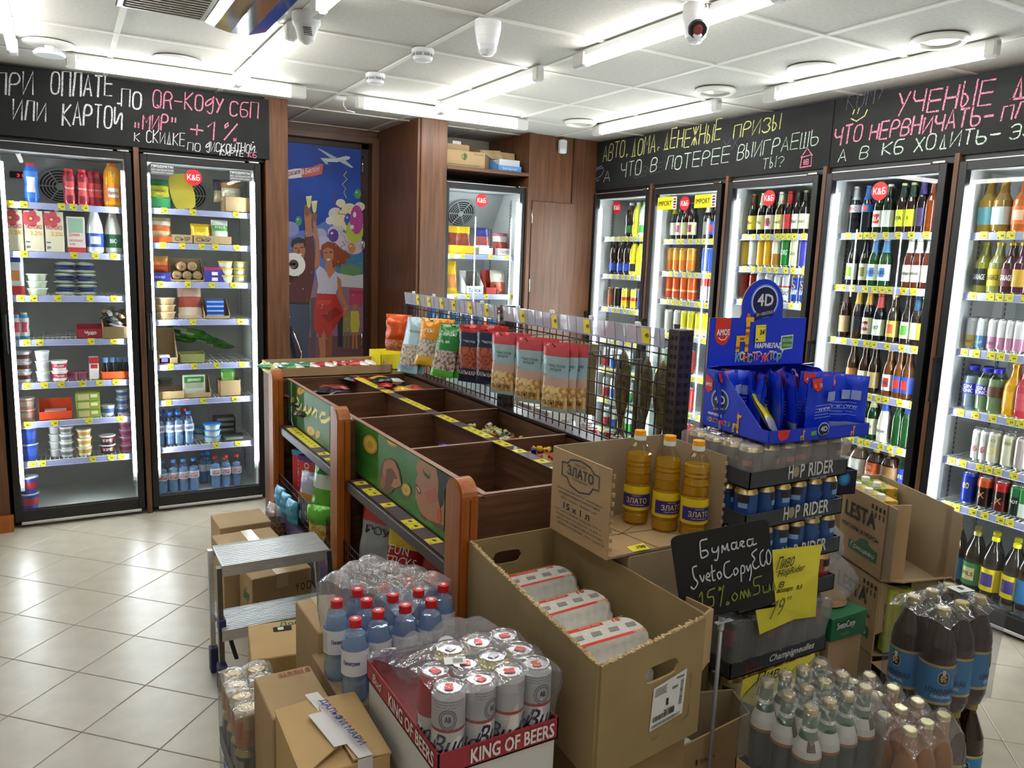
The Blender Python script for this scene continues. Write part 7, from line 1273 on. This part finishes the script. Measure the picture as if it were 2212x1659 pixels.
tp=obj('packing_tape',b,t); b=MB(); PU=C('#2f2378',.5); dd=Vector((.044,-.26,0)).normalized(); text(b,'ДАЛЬФИ МАРИ',(-.004,d2*.72,hh+.0205),dd,Vector((-dd.y,dd.x,0)),.20,.019,PU,0,.0012); text(b,'МАРГРОСИЯ ТОВАРОВ',(.016,d2*.5,hh+.0205),dd,Vector((-dd.y,dd.x,0)),.16,.008,C('#c9a84a',.5)); obj('lettering',b,tp)
cbox('lower cardboard box under the taped one',(.46,1.535,.0),0,.185,.25,.358,CARD)
cbox('cardboard box with upside-down red wording on its top, beside the gold can pack',(.440,1.758,.30),R(0),.140,.200,.26,CARD,(('tr','В МЕСТЕ',.95,.93,.55,.085,'#9a3a2a'),),tape=None)
b=MB(); cbox('cardboard box below the red-worded one',(.445,1.76,0),0,.15,.20,.298,CARDG)
t=cbox('upright cardboard box behind the front water bottle',(.606,2.03,.33),R(1),.115,.22,.28,CARD,tape=.01); cbox('brown box under the upright one by the middle post',(.62,2.04,0),0,.15,.25,.328,CARDD)
t=cbox('cardboard juice box lettered in green with a hand hole, below the ladder',(.535,2.345,0),R(-9),.155,.235,.40,mat('cardboard_light'),(('t','Доб',.62,.80,.42,.14,'#1f5a30'),('l','Добрый',.12,.70,.5,.12,'#1f5a30'))); b=MB(); b.rbox(-.002,.045,.4012,.055,.075,.4022,C('#1a1612',.9),.0004); b.rbox(.012,.050,.4022,.03,.07,.4028,C('#c9d8c0',.5),.0002); obj('hand_hole',b,t)
cbox('cardboard box with a tape strip and red and black print behind the ladder',(.755,3.285,0),R(6),.26,.17,.25,CARD,(('f','ÜLKER',.40,.18,.5,.20,'#b8322a',.1),('f','Y O □',.72,.62,.26,.14,'#3a342a'),('l','alley',.3,.45,.4,.3,'#2a6a3a',.2)),tape=.0)
cbox('tall cardboard box behind the ladder near the far post',(.69,3.54,0),R(3),.27,.23,.30,CARD,tape=.02); cbox('cardboard box furthest back beside the gondola end post',(.715,3.83,0),R(2),.24,.22,.305,CARD)
# gold-lid can pack on the floor
t0=thing('can_tray','grey-lipped can tray on the floor at the aisle edge, upper one','tray',(0,0,0)); tray(t0,.328,1.872,.235,.458,2.125,.05,TRG); t1=thing('can_tray','can tray on the floor at the aisle edge, lower one','tray',(0,0,0)); tray(t1,.328,1.872,.0,.458,2.125,.05,TRG)
for lv,(z,bd,ac) in enumerate(((.348,((.6,'#c8823a'),(1,'#c9a85a')),'#c85a2a'),(.238,((1,'#2a2a34'),),'#8a8a90'),(.116,((1,'#2c4f8f'),),'#8ab0dc'),(.0035,((1,'#2c4f8f'),),'#8ab0dc'))):
    for i,x in enumerate((.361,.424)):
        for j,y in enumerate((1.906,1.967,2.028,2.089)):
            t=thing('beer_can','gold-lidded beer can in the floor pack, layer %s from top, %s row'%(ORD[lv],ORD[j]),'can',(x,y,z),R(-60+23*((i+j)%5)),'cans of the floor pack'); can(t,.0298,.111,bd,gold=True,n=18,tab='#d8c284'); cobj('emblem','ele%d'%lv,lambda:MB().lathe([(.0302,.035),(.0302,.085)],C(ac,.35),6,a0=-120,a1=-60),t)
CP4=[(x,y) for x in(.361,.424) for y in (1.906,1.967,2.028,2.089)]
film(t0,CP4,.026,.461,.326,.462,1.868,2.130,.24,sag=.02,k=.6,seed=11); film(t1,CP4,.026,.230,.325,.460,1.868,2.130,.01,sag=.01,k=.4,seed=12)
# ---------------- step ladder ----------------
t=thing('step_ladder','small two-step aluminium ladder with blue plastic feet','ladder',(0,0,0)); SD=mat('aluminium_dark','#6a6c70',.35,.9); NB=C('#25285a',.45)
def step(x0,x1,ya,yb_,z,name='step'):
    b=MB(); b.rbox(x0,ya,z-.012,x1,yb_,z,STEEL,.002); b.box(x0-.002,ya-.003,z-.040,x1+.002,ya,z+.002,STEEL); b.box(x0-.002,yb_,z-.040,x1+.002,yb_+.003,z+.002,STEEL)
    for k in range(12): y=ya+.012+(yb_-ya-.024)*k/11; b.box(x0+.004,y-.0012,z,x1-.004,y+.0012,z+.0016,STEEL)
    s=obj(name,b,t)
    for x in (x0+.012,x1-.012): cobj('rivet','riv',lambda:MB().lathe([(.005,0),(.004,-.002),(0,-.003)],CHROME,10),s,(x,ya-.003,z-.02),(R(-90),0,0))
step(.468,.872,2.872,3.090,.455,'top_platform'); 
P1,P2=at(487,1322,'z',.26),at(478,1372,'z',.26); step(.452,.862,2.80,2.975,.236)
for x in (.456,.866):
    b=MB(); b.ext([(x-.009,2.865,.45),(x+.009,2.865,.45),(x+.009,2.895,.45),(x-.009,2.895,.45)],(-.006 if x<.6 else .006,-.06,-.42),SD); obj('front_leg',b,t); b=MB(); b.ext([(x-.009,3.06,.45),(x+.009,3.06,.45),(x+.009,3.085,.45),(x-.009,3.085,.45)],(-.012 if x<.6 else .004,-.10,-.40),STEEL); obj('rear_leg',b,t)
    dx=-.006 if x<.6 else .006; b=MB(); b.rbox(x-.016+dx,2.79,0,x+.016+dx,2.845,.10,NB,.004)
    for k in range(4): b.box(x-.017+dx,2.797+.011*k,.006,x-.0155+dx,2.802+.011*k,.08,C('#1a1c44'))
    obj('foot',b,t); b=MB(); b.rbox(x-.016+dx*1.8,2.945,.0,x+.014+dx*1.8,2.99,.10,NB,.004); obj('foot',b,t); b=MB(); b.rbox(x-.013,2.825,.22,x+.013,2.875,.265,NB,.003); obj('hinge_block',b,t)
b=MB(); b.ext([(.47,2.86,.215),(.485,2.86,.215),(.535,2.96,.03),(.52,2.96,.03)],(0,.03,.0),C('#101012',.6)); obj('brace_strap',b,t)
# ---------------- chalk sign on a pole ----------------
YS=1.295; t=thing('price_sign','black chalk card on a thin grey pole advertising paper at a discount','sign',(1.368,YS,0)); base=Vector((1.368,YS,0))
cor=[at(1448,1160,'y',YS),at(1660,1120,'y',YS),at(1675,1305,'y',YS),at(1474,1341,'y',YS)]
def rq(c,r=.08,n=5):
    o=[]
    for i in range(4):
        p=c[i]; a=c[i-1]; b_=c[(i+1)%4]; pa=p.lerp(a,r); pb=p.lerp(b_,r)
        for k in range(n+1): s_=k/n; o.append((pa.lerp(p,s_)).lerp(p.lerp(pb,s_),s_))
    return o
b=MB(); b.ext([p-base for p in rq(cor)],(0,.002,0),mat('black_card','#0c0c10',.45)); cardo=obj('chalk_card',b,t)
U=(cor[1]-cor[0]); V=(cor[0]-cor[3]); 
b=MB(); CWS=C('#c9d2e0',.7); CGS=C('#7f9038',.7)
def sg(s_,u,v,wd,h,m,sh=.25): text(b,s_,cor[3]+U*u+V*v-base-Vector((0,.0012,0)),U,V,wd*U.length,h*V.length,m,sh,.0011)
def hw(paths,u,v,wd,h,m,lw=.0042):
    for pth in paths:
        q=[]
        for i in range(len(pth)-1):
            for k in range(4):
                p0=pth[max(i-1,0)];p1=pth[i];p2=pth[i+1];p3=pth[min(i+2,len(pth)-1)];s_=k/4
                q.append(tuple(.5*((2*p1[a])+(-p0[a]+p2[a])*s_+(2*p0[a]-5*p1[a]+4*p2[a]-p3[a])*s_*s_+(-p0[a]+3*p1[a]-3*p2[a]+p3[a])*s_**3) for a in (0,1)))
        q.append(pth[-1]); ribbon(b,[cor[3]+U*(u+x*wd)+V*(v+y*h)-base-Vector((0,.0018,0)) for x,y in q],(0,-1,0),lw,m)
hw([[(.14,1.0),(.02,.95),(.0,.5),(.0,.0),(.06,-.02),(.12,.1),(.10,.35),(.02,.35)],[(.2,.45),(.2,.2),(.27,.15),(.31,.45),(.30,.1),(.26,-.35),(.21,-.3)],[(.36,.0),(.38,.45),(.42,.15),(.47,.5),(.47,.1),(.50,.1)],[(.62,.45),(.55,.45),(.54,.15),(.60,.1),(.64,.5),(.63,.1),(.67,.1)],[(.69,.15),(.71,.45),(.77,.4),(.72,.25),(.75,.1),(.78,.15)],[(.92,.45),(.84,.45),(.83,.12),(.90,.1),(.94,.5),(.93,.1),(1.0,.15)]],.26,.70,.58,.20,CWS)
hw([[(.12,1.),(.06,.95),(.06,.5),(.10,.2),(.04,-.05),(.0,.1)],[(.14,.55),(.17,.2),(.2,.5)],[(.22,.35),(.28,.4),(.25,.55),(.22,.3),(.28,.15)],[(.32,.9),(.31,.2),(.35,.15)],[(.29,.55),(.36,.6)],[(.42,.5),(.38,.4),(.40,.15),(.44,.3),(.42,.5)],[(.58,.9),(.50,.8),(.48,.3),(.53,.1),(.6,.25)],[(.66,.5),(.62,.4),(.63,.15),(.68,.3),(.66,.5)],[(.71,-.25),(.73,.5),(.78,.45),(.77,.2),(.72,.15)],[(.81,.5),(.83,.2),(.87,.5),(.87,.1),(.83,-.3)]],.12,.36,.72,.25,CWS)
hw([[(.3,1.),(.02,.8),(.14,.5),(.0,.3),(.1,.0),(.34,.1)],[(.62,.9),(.42,.7),(.4,.2),(.55,.05),(.66,.3)],[(.85,.85),(.72,.6),(.72,.15),(.86,.1),(.95,.5),(.85,.85)]],.77,.42,.22,.24,CWS)
hw([[(.0,.4),(.06,.4)],[(.10,.7),(.14,.9),(.12,.05)],[(.30,.95),(.22,.9),(.2,.6),(.26,.55),(.25,.15),(.17,.1)],[(.40,1.),(.33,.0)],[(.34,.95),(.37,.85),(.34,.8),(.34,.95)],[(.41,.15),(.44,.05),(.41,.0),(.41,.15)],[(.52,.5),(.48,.3),(.51,.1),(.55,.3),(.52,.5)],[(.58,.1),(.60,.5),(.63,.1),(.64,.5),(.68,.1),(.69,.5),(.71,.1)],[(.88,1.),(.78,.95),(.77,.6),(.83,.55),(.82,.2),(.74,.15)],[(.88,.5),(.88,.15),(.91,.15),(.92,.5),(.92,.15),(.95,.15),(.96,.5),(.97,.15)],[(1.0,.1),(1.02,.55),(1.04,.1)]],.10,.06,.86,.25,CGS)
obj('lettering',b,cardo)
b=MB(); pl=at(1562,1345,'y',YS); b.tube([(pl.x-base.x,0.006,0.0),(pl.x-base.x,.006,pl.z)],.0052,C('#9a9da2',.3,.4),12); obj('pole',b,t); b=MB(); b.lathe([(0,0),(.07,0),(.07,.008),(.012,.014)],C('#8a8d92',.3,.4),24,c=(pl.x-base.x,.006,0)); obj('base_plate',b,t); b=MB(); b.lathe([(.008,0),(.008,.03),(.0062,.034)],C('#b8bac0',.2),12,c=(pl.x-base.x,.006,pl.z-.02)); b.box(pl.x-base.x-.022,-.003,pl.z+.002,pl.x-base.x+.030,-.001,pl.z+.026,mat('clip_plastic','#e8ecf0',.1,0,'glass')); b.box(pl.x-base.x-.022,-.003,pl.z+.0,pl.x-base.x+.030,.008,pl.z+.003,C('#c4c8ce',.2)); obj('clip',b,t)
# ---------------- yellow paper signs ----------------
def ysign(label,px,py_,val,words,cat='sign'):
    t=thing('paper_sign',label,cat,(0,0,0)); b=MB(); pts=[at(x,y,'y',val+dy) for x,y,dy in px]; b.add(pts,py_,mat('yellow_paper','#ece34e',.75,0,'noise',c2='#e2d840',sc=6)); o=obj('paper',b,t); b=MB(); words(b,val); obj('handwriting',b,t); return t
def yt(b,s_,x0,y0,x1,y1,h,val,c='#3a3a3a',sh=.3,bold=.0004):
    a=at(x0,y0,'y',val-.007); c_=at(x1,y1,'y',val-.007); e=at(x0,y0-h,'y',val-.007); text(b,s_,a,c_-a,(0,0,1),(c_-a).length,(e-a).length,C(c,.7),sh,bold)
ysign('yellow paper sign taped to the beer stack, handwritten prices, curled corner',[(1668,1188,0),(1775,1176,0),(1768,1236,-.004),(1672,1262,-.003),(1762,1332,0),(1715,1338,-.002),(1683,1310,-.008),(1676,1311,-.008),(1632,1318,-.016),(1641,1371,-.018)],[(0,3,2,1),(3,7,6,5,4,2),(8,9,5,6,7)],1.408,
 lambda b,v:(yt(b,'Пиво',1640 if 0 else 1676,1232,1712,1222,26,v),ribbon(b,[at(1676,1236,'y',v-.008),at(1708,1228,'y',v-.008)],(0,-1,0),.0015,C('#3a3a3a')),yt(b,'HopRider',1678,1252,1735,1236,18,v),yt(b,'в',1682,1270,1692,1268,12,v),yt(b,'ассорт.  0,5',1676,1284,1730,1274,11,v,'#1a1a1a',.3,.0007),yt(b,'99',1698,1298,1708,1296,9,v,'#8a8440'),yt(b,'79',1660,1340,1690,1325,34,v-.012,'#7a7640',.2,.0002)))
ysign('yellow paper sign behind the green beer bottles, mostly covered',[(1605,1468,0),(1758,1412,-.01),(1742,1475,-.01),(1640,1530,-.004),(1597,1512,0),(1680,1440,.006)],[(0,4,3,5),(5,3,2,1)],1.345,lambda b,v:(yt(b,'Пив',1632,1480,1680,1462,24,v,'#1a1a1a'),yt(b,'Шт',1632,1503,1668,1490,18,v,'#1a1a1a')))
# ---------------- open carton with paper ream beside the pole ----------------
t=thing('cardboard_box','open cardboard box with a white ream inside, behind the sign pole','box',(0,0,0)); b=MB(); s0,s1,s2,s3=(1.29,1.322),(1.563,1.337),(1.563,1.405),(1.29,1.470); zb=.12
wallq(b,s0,s1,zb,.405,.42,CARD,.005); wallq(b,s1,s2,zb,.42,.455,CARDG,.005); wallq(b,s2,s3,zb,.455,.47,CARDG,.005); wallq(b,s3,s0,zb,.47,.40,CARD,.005); b.box(1.30,1.335,zb,1.55,1.40,zb+.005,CARDG); obj('carton_body',b,t); b=MB(); text(b,'Sylvamo',(1.375,1.3245,.335),(1,0.055,0),(0,0,1),.055,.014,C('#4a3c28'),.1,.0004); b.box(1.362,1.3245,.335,1.368,1.327,.35,C('#4a3c28')); obj('print',b,t)
t=thing('paper_ream','white ream of office paper inside the open box by the pole','paper',(0,0,0)); b=MB(); b.rbox(1.305,1.345,.13,1.43,1.43,.335,C('#e6e4de',.6),.003); obj('ream',b,t)
cbox('brown carton under the box with the white ream',(1.43,1.38,0),0,.27,.13,.118,CARDD)
# ---------------- glass bottle packs ----------------
cbox('cardboard base carton under the green bottle pack',(1.482,1.085,0),0,.27,.21,.395,CARD,(('f','♲' if False else 'O',.86,.86,.05,.06,'#6a5a3a'),))
t=thing('bottle_tray','low cardboard tray of green beer bottles in torn film','tray',(0,0,0)); tray(t,1.352,.985,.397,1.614,1.188,.05,CARD)
GX=[1.391,1.452,1.514,1.577]; GY=[1.024,1.086,1.148]
film(t,[(x,y) for x in GX for y in GY],.014,.662,1.350,1.617,.983,1.190,.445,sag=.075,k=1.5,seed=21,nx=48,ny=40,m=mat('bottle_film','#f0f2f6',.12,0,'film',milk=.13,sc=18))
for i,x in enumerate(GX):
    for j,y in enumerate(GY):
        tt=thing('beer_bottle','green-necked beer bottle in the filmed pack, %s row from front, %s from pole'%(ORD[j],ORD[i]),'bottle',(x,y,.4105),R(-30+40*((i*3+j)%4)),'green bottles in film'); bottle(tt,'beer','#15302a',None,'#c8b478','#1f5c34',None,False,20,None,'#222',None,1.0)
        def f():
            mb=MB(); pf=SH['beer']; mb.lathe([(rad(pf,z)+.0008,z) for z in (.137,.155,.175,.19,.205)],C('#e2e0da',.5),20); mb.lathe([(rad(pf,z)+.0012,z) for z in (.132,.139)],C('#a86a3a',.5),20); mb.lathe([(rad(pf,z)+.0012,z) for z in (.155,.168,.18)],C('#6a5a48',.5),5,a0=-115,a1=-75)
            for k in range(9): mb.lathe([(rad(pf,z)+.0012,z) for z in (.155,.175,.19)],C('#2a2a2a',.5),1,a0=-30+5*k,a1=-28+5*k+(k%2))
            return mb
        cobj('shoulder_label','gsh',f,tt); cobj('cap_crimp','gcr',lambda:MB().lathe([(.0158,.234),(.0158,.240)],C('#b8a468',.35,.6),20),tt)
cbox('cardboard base carton under the amber cider pack',(1.715,1.045,0),0,.22,.30,.315,CARDG)
t=thing('bottle_tray','tray of amber cider bottles under cloudy film','tray',(0,0,0)); tray(t,1.605,.908,.317,1.808,1.178,.04,CARD)
AX=[1.640,1.705,1.771]; AY=[.944,1.010,1.076,1.142]
film(t,[(x,y) for x in AX for y in AY],.014,.582,1.603,1.811,.906,1.181,.35,sag=.075,k=1.4,seed=22,nx=40,ny=48,m=MC['bottle_film'])
for i,x in enumerate(AX):
    for j,y in enumerate(AY):
        tt=thing('cider_bottle','gold-capped amber bottle in the cloudy pack, %s row from front, %s column'%(ORD[j],ORD[i]),'bottle',(x,y,.331),R(-50+37*((i+2*j)%4)),'amber bottles in film'); bottle(tt,'beer','#a5682e','#e8dfae','#d8c68a',None,None,False,18,None,'#222',None,1.0)
# large beer bottles in torn film
def lowen(label,x,y,z,a,grp):
    t=thing('beer_bottle',label,'bottle',(x,y,z),R(a),grp); pf=SH['pet15']
    cobj('bottle_body','lwb',lambda:MB().lathe(pf,mat('amber_pet','#2a110a',.06,0,coat=.6),28),t); cobj('cap','lwc',lambda:MB().lathe([(.0175,.296),(.018,.300),(.018,.316),(.016,.3185),(0,.3185)],C('#a8964e',.35,.3),24),t)
    def f():
        mb=MB(); r=.0467; mb.lathe([(r,.055),(r,.165)],C('#2a86c8',.35),28); mb.lathe([(r+.0004,.160),(r+.0004,.168)],C('#c9b878',.35,.3),28); mb.lathe([(r+.0004,.052),(r+.0004,.060)],C('#c9b878',.35,.3),28)
        for a0 in (-math.pi/2,math.pi/2):
            wraptext(mb,'LÖWENBRÄU',r+.0008,a0,.084,.084,.019,C('#1f2a5a',.4),0,.0009); wraptext(mb,'ORIGINAL',r+.0008,a0,.071,.055,.009,C('#e8eef4',.4),0,.0004)
            for k,(rr_,c_) in enumerate(((.019,'#d8c88a'),(.0165,'#1f2560'))):
                pts=[]
                for q in range(20): an=2*math.pi*q/20; X=rr_*.78*math.copysign(abs(math.cos(an))**.7,math.cos(an)); Z=rr_*math.copysign(abs(math.sin(an))**.7,math.sin(an)); th=a0+X/r; pts.append(((r+.0008+.0005*k)*math.cos(th),(r+.0008+.0005*k)*math.sin(th),.131+Z))
                mb.poly(pts,C(c_,.4))
            for lx,lz in ((0,0),(.005,.005),(-.005,.006),(.004,-.006),(-.004,-.006),(.001,.009),(-.006,0)):
                pts=[]
                for q in range(6): an=2*math.pi*q/6; th=a0+(lx+.0032*math.cos(an))/r; pts.append(((r+.0022)*math.cos(th),(r+.0022)*math.sin(th),.131+lz+.0036*math.sin(an)))
                mb.poly(pts,C('#d8c070',.4))
        mb.box(-.004,-r-.001,.14,.004,-r,.155,C('#e8e8ec')) ; return mb
    cobj('label','lwl',f,t); return t
LX=[2.078,2.166,2.254]; LYY=[1.145,1.233]
for j,y in enumerate(LYY):
    for i,x in enumerate(LX): lowen('large brown beer bottle with blue lion label, upper pack, %s row, %s from pole'%(['front','rear'][j],ORD[i]),x,y,.3825,(-35,-70,20,-95,-10,-55)[i+3*j],'upper pack of large bottles')
for j,y in enumerate(LYY):
    for i,x in enumerate(LX): lowen('large brown beer bottle with blue lion label, lower pack, %s row, %s from pole'%(['front','rear'][j],ORD[i]),x+.012,y-.01,.058,(-5,-48,-60,20,60,-60)[i+3*j],'lower pack of large bottles')
t=thing('film_wrap','torn clear film around the upper pack of large brown bottles','film',(0,0,0)); film(t,[(x,y) for x in LX for y in LYY],.016,.702,2.028,2.304,1.095,1.283,.392,sag=.12,k=.75,seed=31,nx=44,ny=32,m=mat('pack_film','#f2f2f6',.1,0,'film',milk=.07,sc=12)); b=MB(); q=at(2072,1270,'z',.705); b.ext([(q.x-.035,q.y-.02,.705),(q.x+.03,q.y-.03,.702),(q.x+.035,q.y+.012,.702),(q.x-.03,q.y+.02,.706)],(0,0,.001),C('#e2e4e8',.4)); b.box(q.x-.006,q.y-.012,.706,q.x+.006,q.y+.004,.7065,INK); obj('white_sticker',b,t)
b=MB(); b.rbox(2.03,1.09,.0,2.31,1.28,.056,CARD); tag(obj('wooden_riser',b),'low cardboard riser under the lower pack of large bottles','box'); bpy.data.objects['wooden_riser'].name='cardboard_riser'
# ---------------- right-hand cartons ----------------
cbox('tall brown carton with a vertical seam under the green lid',(2.06,1.55,0),0,.155,.26,.490,CARD,(('f','QR' if False else 'B',.30,.55,.14,.10,'#4a3c28'),))
t=thing('paper_box_lid','green printed lid for office paper on the tall brown carton','lid',(2.062,1.55,.4915)); b=MB(); b.rbox(-.082,-.135,0,.082,.135,.075,mat('green_card','#1f6a42',.5),.002); obj('lid',b,t); b=MB(); text(b,'SvetoCopy',(-.062,-.1365,.030),(1,0,0),(0,0,1),.085,.030,C('#101010'),0,.003); text(b,'SvetoCopy',(-.062,-.1372,.031),(1,0,0),(0,0,1),.085,.028,C('#f0f0ee'),0,.0008); text(b,'CLASSIC',(-.04,-.1365,.014),(1,0,0),(0,0,1),.042,.008,C('#7ab08a')); obj('lettering',b,t)
t=thing('clear_bag','crumpled clear plastic bag standing on the green lid','bag',(2.075,1.53,.568)); blob(t,(0,0,.075),.085,.085,.085,FILM2,14,.22); blob(t,(-.015,0,.19),.055,.05,.065,FILM2,15,.35); b=MB(); b.lathe([(.0,.004),(.075,.004),(.07,.018),(.03,.028),(0,.03)],mat('brown_paper','#b08a64',.7),20); obj('paper_pad',b,t)
JU=mat('juice_print','#d8a02a',.4,0,'noise',c2='#5a8a2a',sc=26,p0=.45,p1=.55)
N_=Vector((2.364,1.527,0)); dv=Vector((.368,.93,0)).normalized(); wv=Vector((dv.y,-dv.x,0)); BWd,BL=.22,.37
def lesta(label,z0,z1,zfar=None,op=True):
    t=thing('juice_carton_box',label,'box',(N_.x,N_.y,z0),math.atan2(dv.y,dv.x)); H_=z1-z0     # local x runs away along the wall, local -y to the right
    b=MB(); b.box(0,-.005,0,BL,0,H_,CARD); b.box(-.03 if op else 0,-BWd,0,BL,-BWd+.005,H_,CARDG); b.box(BL-.005,-BWd,0,BL,0,H_,CARDG); b.box(0,-BWd,0,BL,0,.005,CARDG)
    if not op: b.box(0,-BWd,0,.005,-.12,H_,CARDG); b.box(0,-BWd,H_-.004,BL,0,H_,CARD)
    obj('carton_body',b,t)
    b=MB(); b.ext([(0,0,0),(0,-BWd,0),(-.085,-BWd+.02,.045),(-.085,-.02,.03)],(0,0,.004),CARD) if op else b.ext([(-.002,-.005,.08),(-.002,-.07,.11),(-.02,-.075,H_-.02),(-.002,-.005,H_)],(.003,0,0),CARD); b.box(-.045,-.006,.02,0,-.002,H_,CARDG) if op else None
    if op: b.box(-.075,-BWd+.0,.03,-.0,-BWd+.005,H_-.01,CARDG); b.box(0,-.085,0,.004,0,H_,CARD)
    obj('flap',b,t)
    b=MB(); K=C('#1f1c18',.7); 
    def sd(s_,x,z,wd,h,c=K,sh=0,bold=0): text(b,s_,(x+wd,.0012,z),(-1,0,0),(0,0,1),wd,h,c,sh,bold)
    sd('LESTA',.06,H_*.60,.18,H_*.20,K,0,.003); sd('НЕКТАРЫ И МОРСЫ',.03,H_*.45,.22,.016,K,0,.0008); 
    for k in range(4): b.box(.012+.022*k,.0008,H_*.86,.022+.022*k,.0016,H_*.92,K); b.box(.015+.022*k,.0008,H_*.76,.020+.022*k,.0016,H_*.83,K)
    gq=C('#2a6a3a',.6); b.poly([(.20,.0012,H_*.18),(.03,.0012,H_*.18),(.03,.0012,H_*.33),(.08,.0012,H_*.36),(.09,.0012,H_*.42),(.13,.0012,H_*.40),(.16,.0012,H_*.30),(.20,.0012,H_*.30)],gq); text(b,'Грищево',(.185,.002,H_*.21),(-1,0,0),(0,0,1),.14,H_*.08,C('#d8dcc8'),.2,.0008)
    obj('print',b,t); return t
lesta('open juice carton lettered in black with a green leaf, upper of two',.573,.842); lesta('closed juice carton with a torn side showing green fruit, lower of two',.30,.571,op=False); 
t=thing('cardboard_box','battered open carton under the two juice cartons','box',(N_.x,N_.y,0),math.atan2(dv.y,dv.x)); b=MB(); b.box(0,-.005,0,BL,0,.298,CARDG); b.box(0,-.24,0,BL,-.235,.298,CARDG); b.box(BL-.005,-.24,0,BL,0,.298,CARDG); b.box(0,-.24,0,.005,-.10,.298,CARDG); b.ext([(-.002,0,.28),(-.002,-.11,.29),(-.05,-.10,.20)],(.003,0,0),CARD); obj('carton_body',b,t)
MJ=Matrix.Translation((N_.x,N_.y,0))@Matrix.Rotation(math.atan2(dv.y,dv.x),4,'Z')
for i in range(4):
    for j in range(1 if i<2 else 2):
        p=MJ@Vector((.125+.072*i,-.055-.098*j,.579)); t=thing('juice_pack','orange printed juice pack in the open carton, %s column, %s row'%(ORD[i],['wall','outer'][j]),'carton',p,math.atan2(dv.y,dv.x),'juice packs in the open carton')
        cobj('carton','juc',lambda:MB().rbox(-.034,-.046,0,.034,.046,.248,JU,.002),t); cobj('cap','jcap',lambda:MB().lathe([(.015,.2482),(.015,.262),(.013,.264),(0,.264)],C('#f2f4f4',.35),16),t,(0,.018 if j else -.0,0))
p=MJ@Vector((-.012,-.07,.32)); t=thing('pear_print_pack','green fruit juice pack peeping out of the torn lower carton','carton',p,math.atan2(dv.y,dv.x)); b=MB(); b.rbox(-.004,-.05,0,.03,.04,.23,mat('pear_print','#8aa82a',.4,0,'noise',c2='#c9c42a',sc=14)); obj('carton',b,t)
# dark blue toy box above the juice packs
z_=.846; a0=at(1812,1072,'z',z_) ; t=thing('toy_display_box','dark navy display box with a furry blue creature, on the juice packs','box',(2.28,1.78,.846),R(-14)); b=openbox(MB(),.22,.2,.085,C('#17153a',.4),CARDG); obj('tray',b,t); b=MB(); text(b,'СОБЕРИ',(-.085,-.1012,.034),(1,0,0),(0,0,1),.10,.020,C('#f0f0f4'),0,.002); text(b,'ВСЕХ!',(-.075,-.1012,.008),(1,0,0),(0,0,1),.075,.020,C('#f0f0f4'),0,.002)
for k in range(22): a=2*math.pi*k/22; ribbon(b,[(.06+.008*math.cos(a),-.1014,.055+.008*math.sin(a)),(.06+.024*math.cos(a+.1),-.1014,.055+.024*math.sin(a+.1))],(0,-1,0),.003,C('#3a9ad8'))
b.poly([(.06+.012*math.cos(a),-.1018,.055+.012*math.sin(a)) for a in [2*math.pi*k/14 for k in range(14)]],C('#3a9ad8')); obj('print',b,t)
cbox('supporting carton under the navy toy box',(2.26,1.80,0),R(-14),.2,.2,.844,CARDD)
# floor cable near the green pack
b=MB(); b.tube([(1.31+.035*math.cos(a),1.06+.06*math.sin(a),.004+.0012*k) for k,a in enumerate([.5*i for i in range(26)])],.004,C('#141416',.5),6); tag(obj('cable_coil',b),'coiled black cable on the floor beside the green bottle pack','cable')
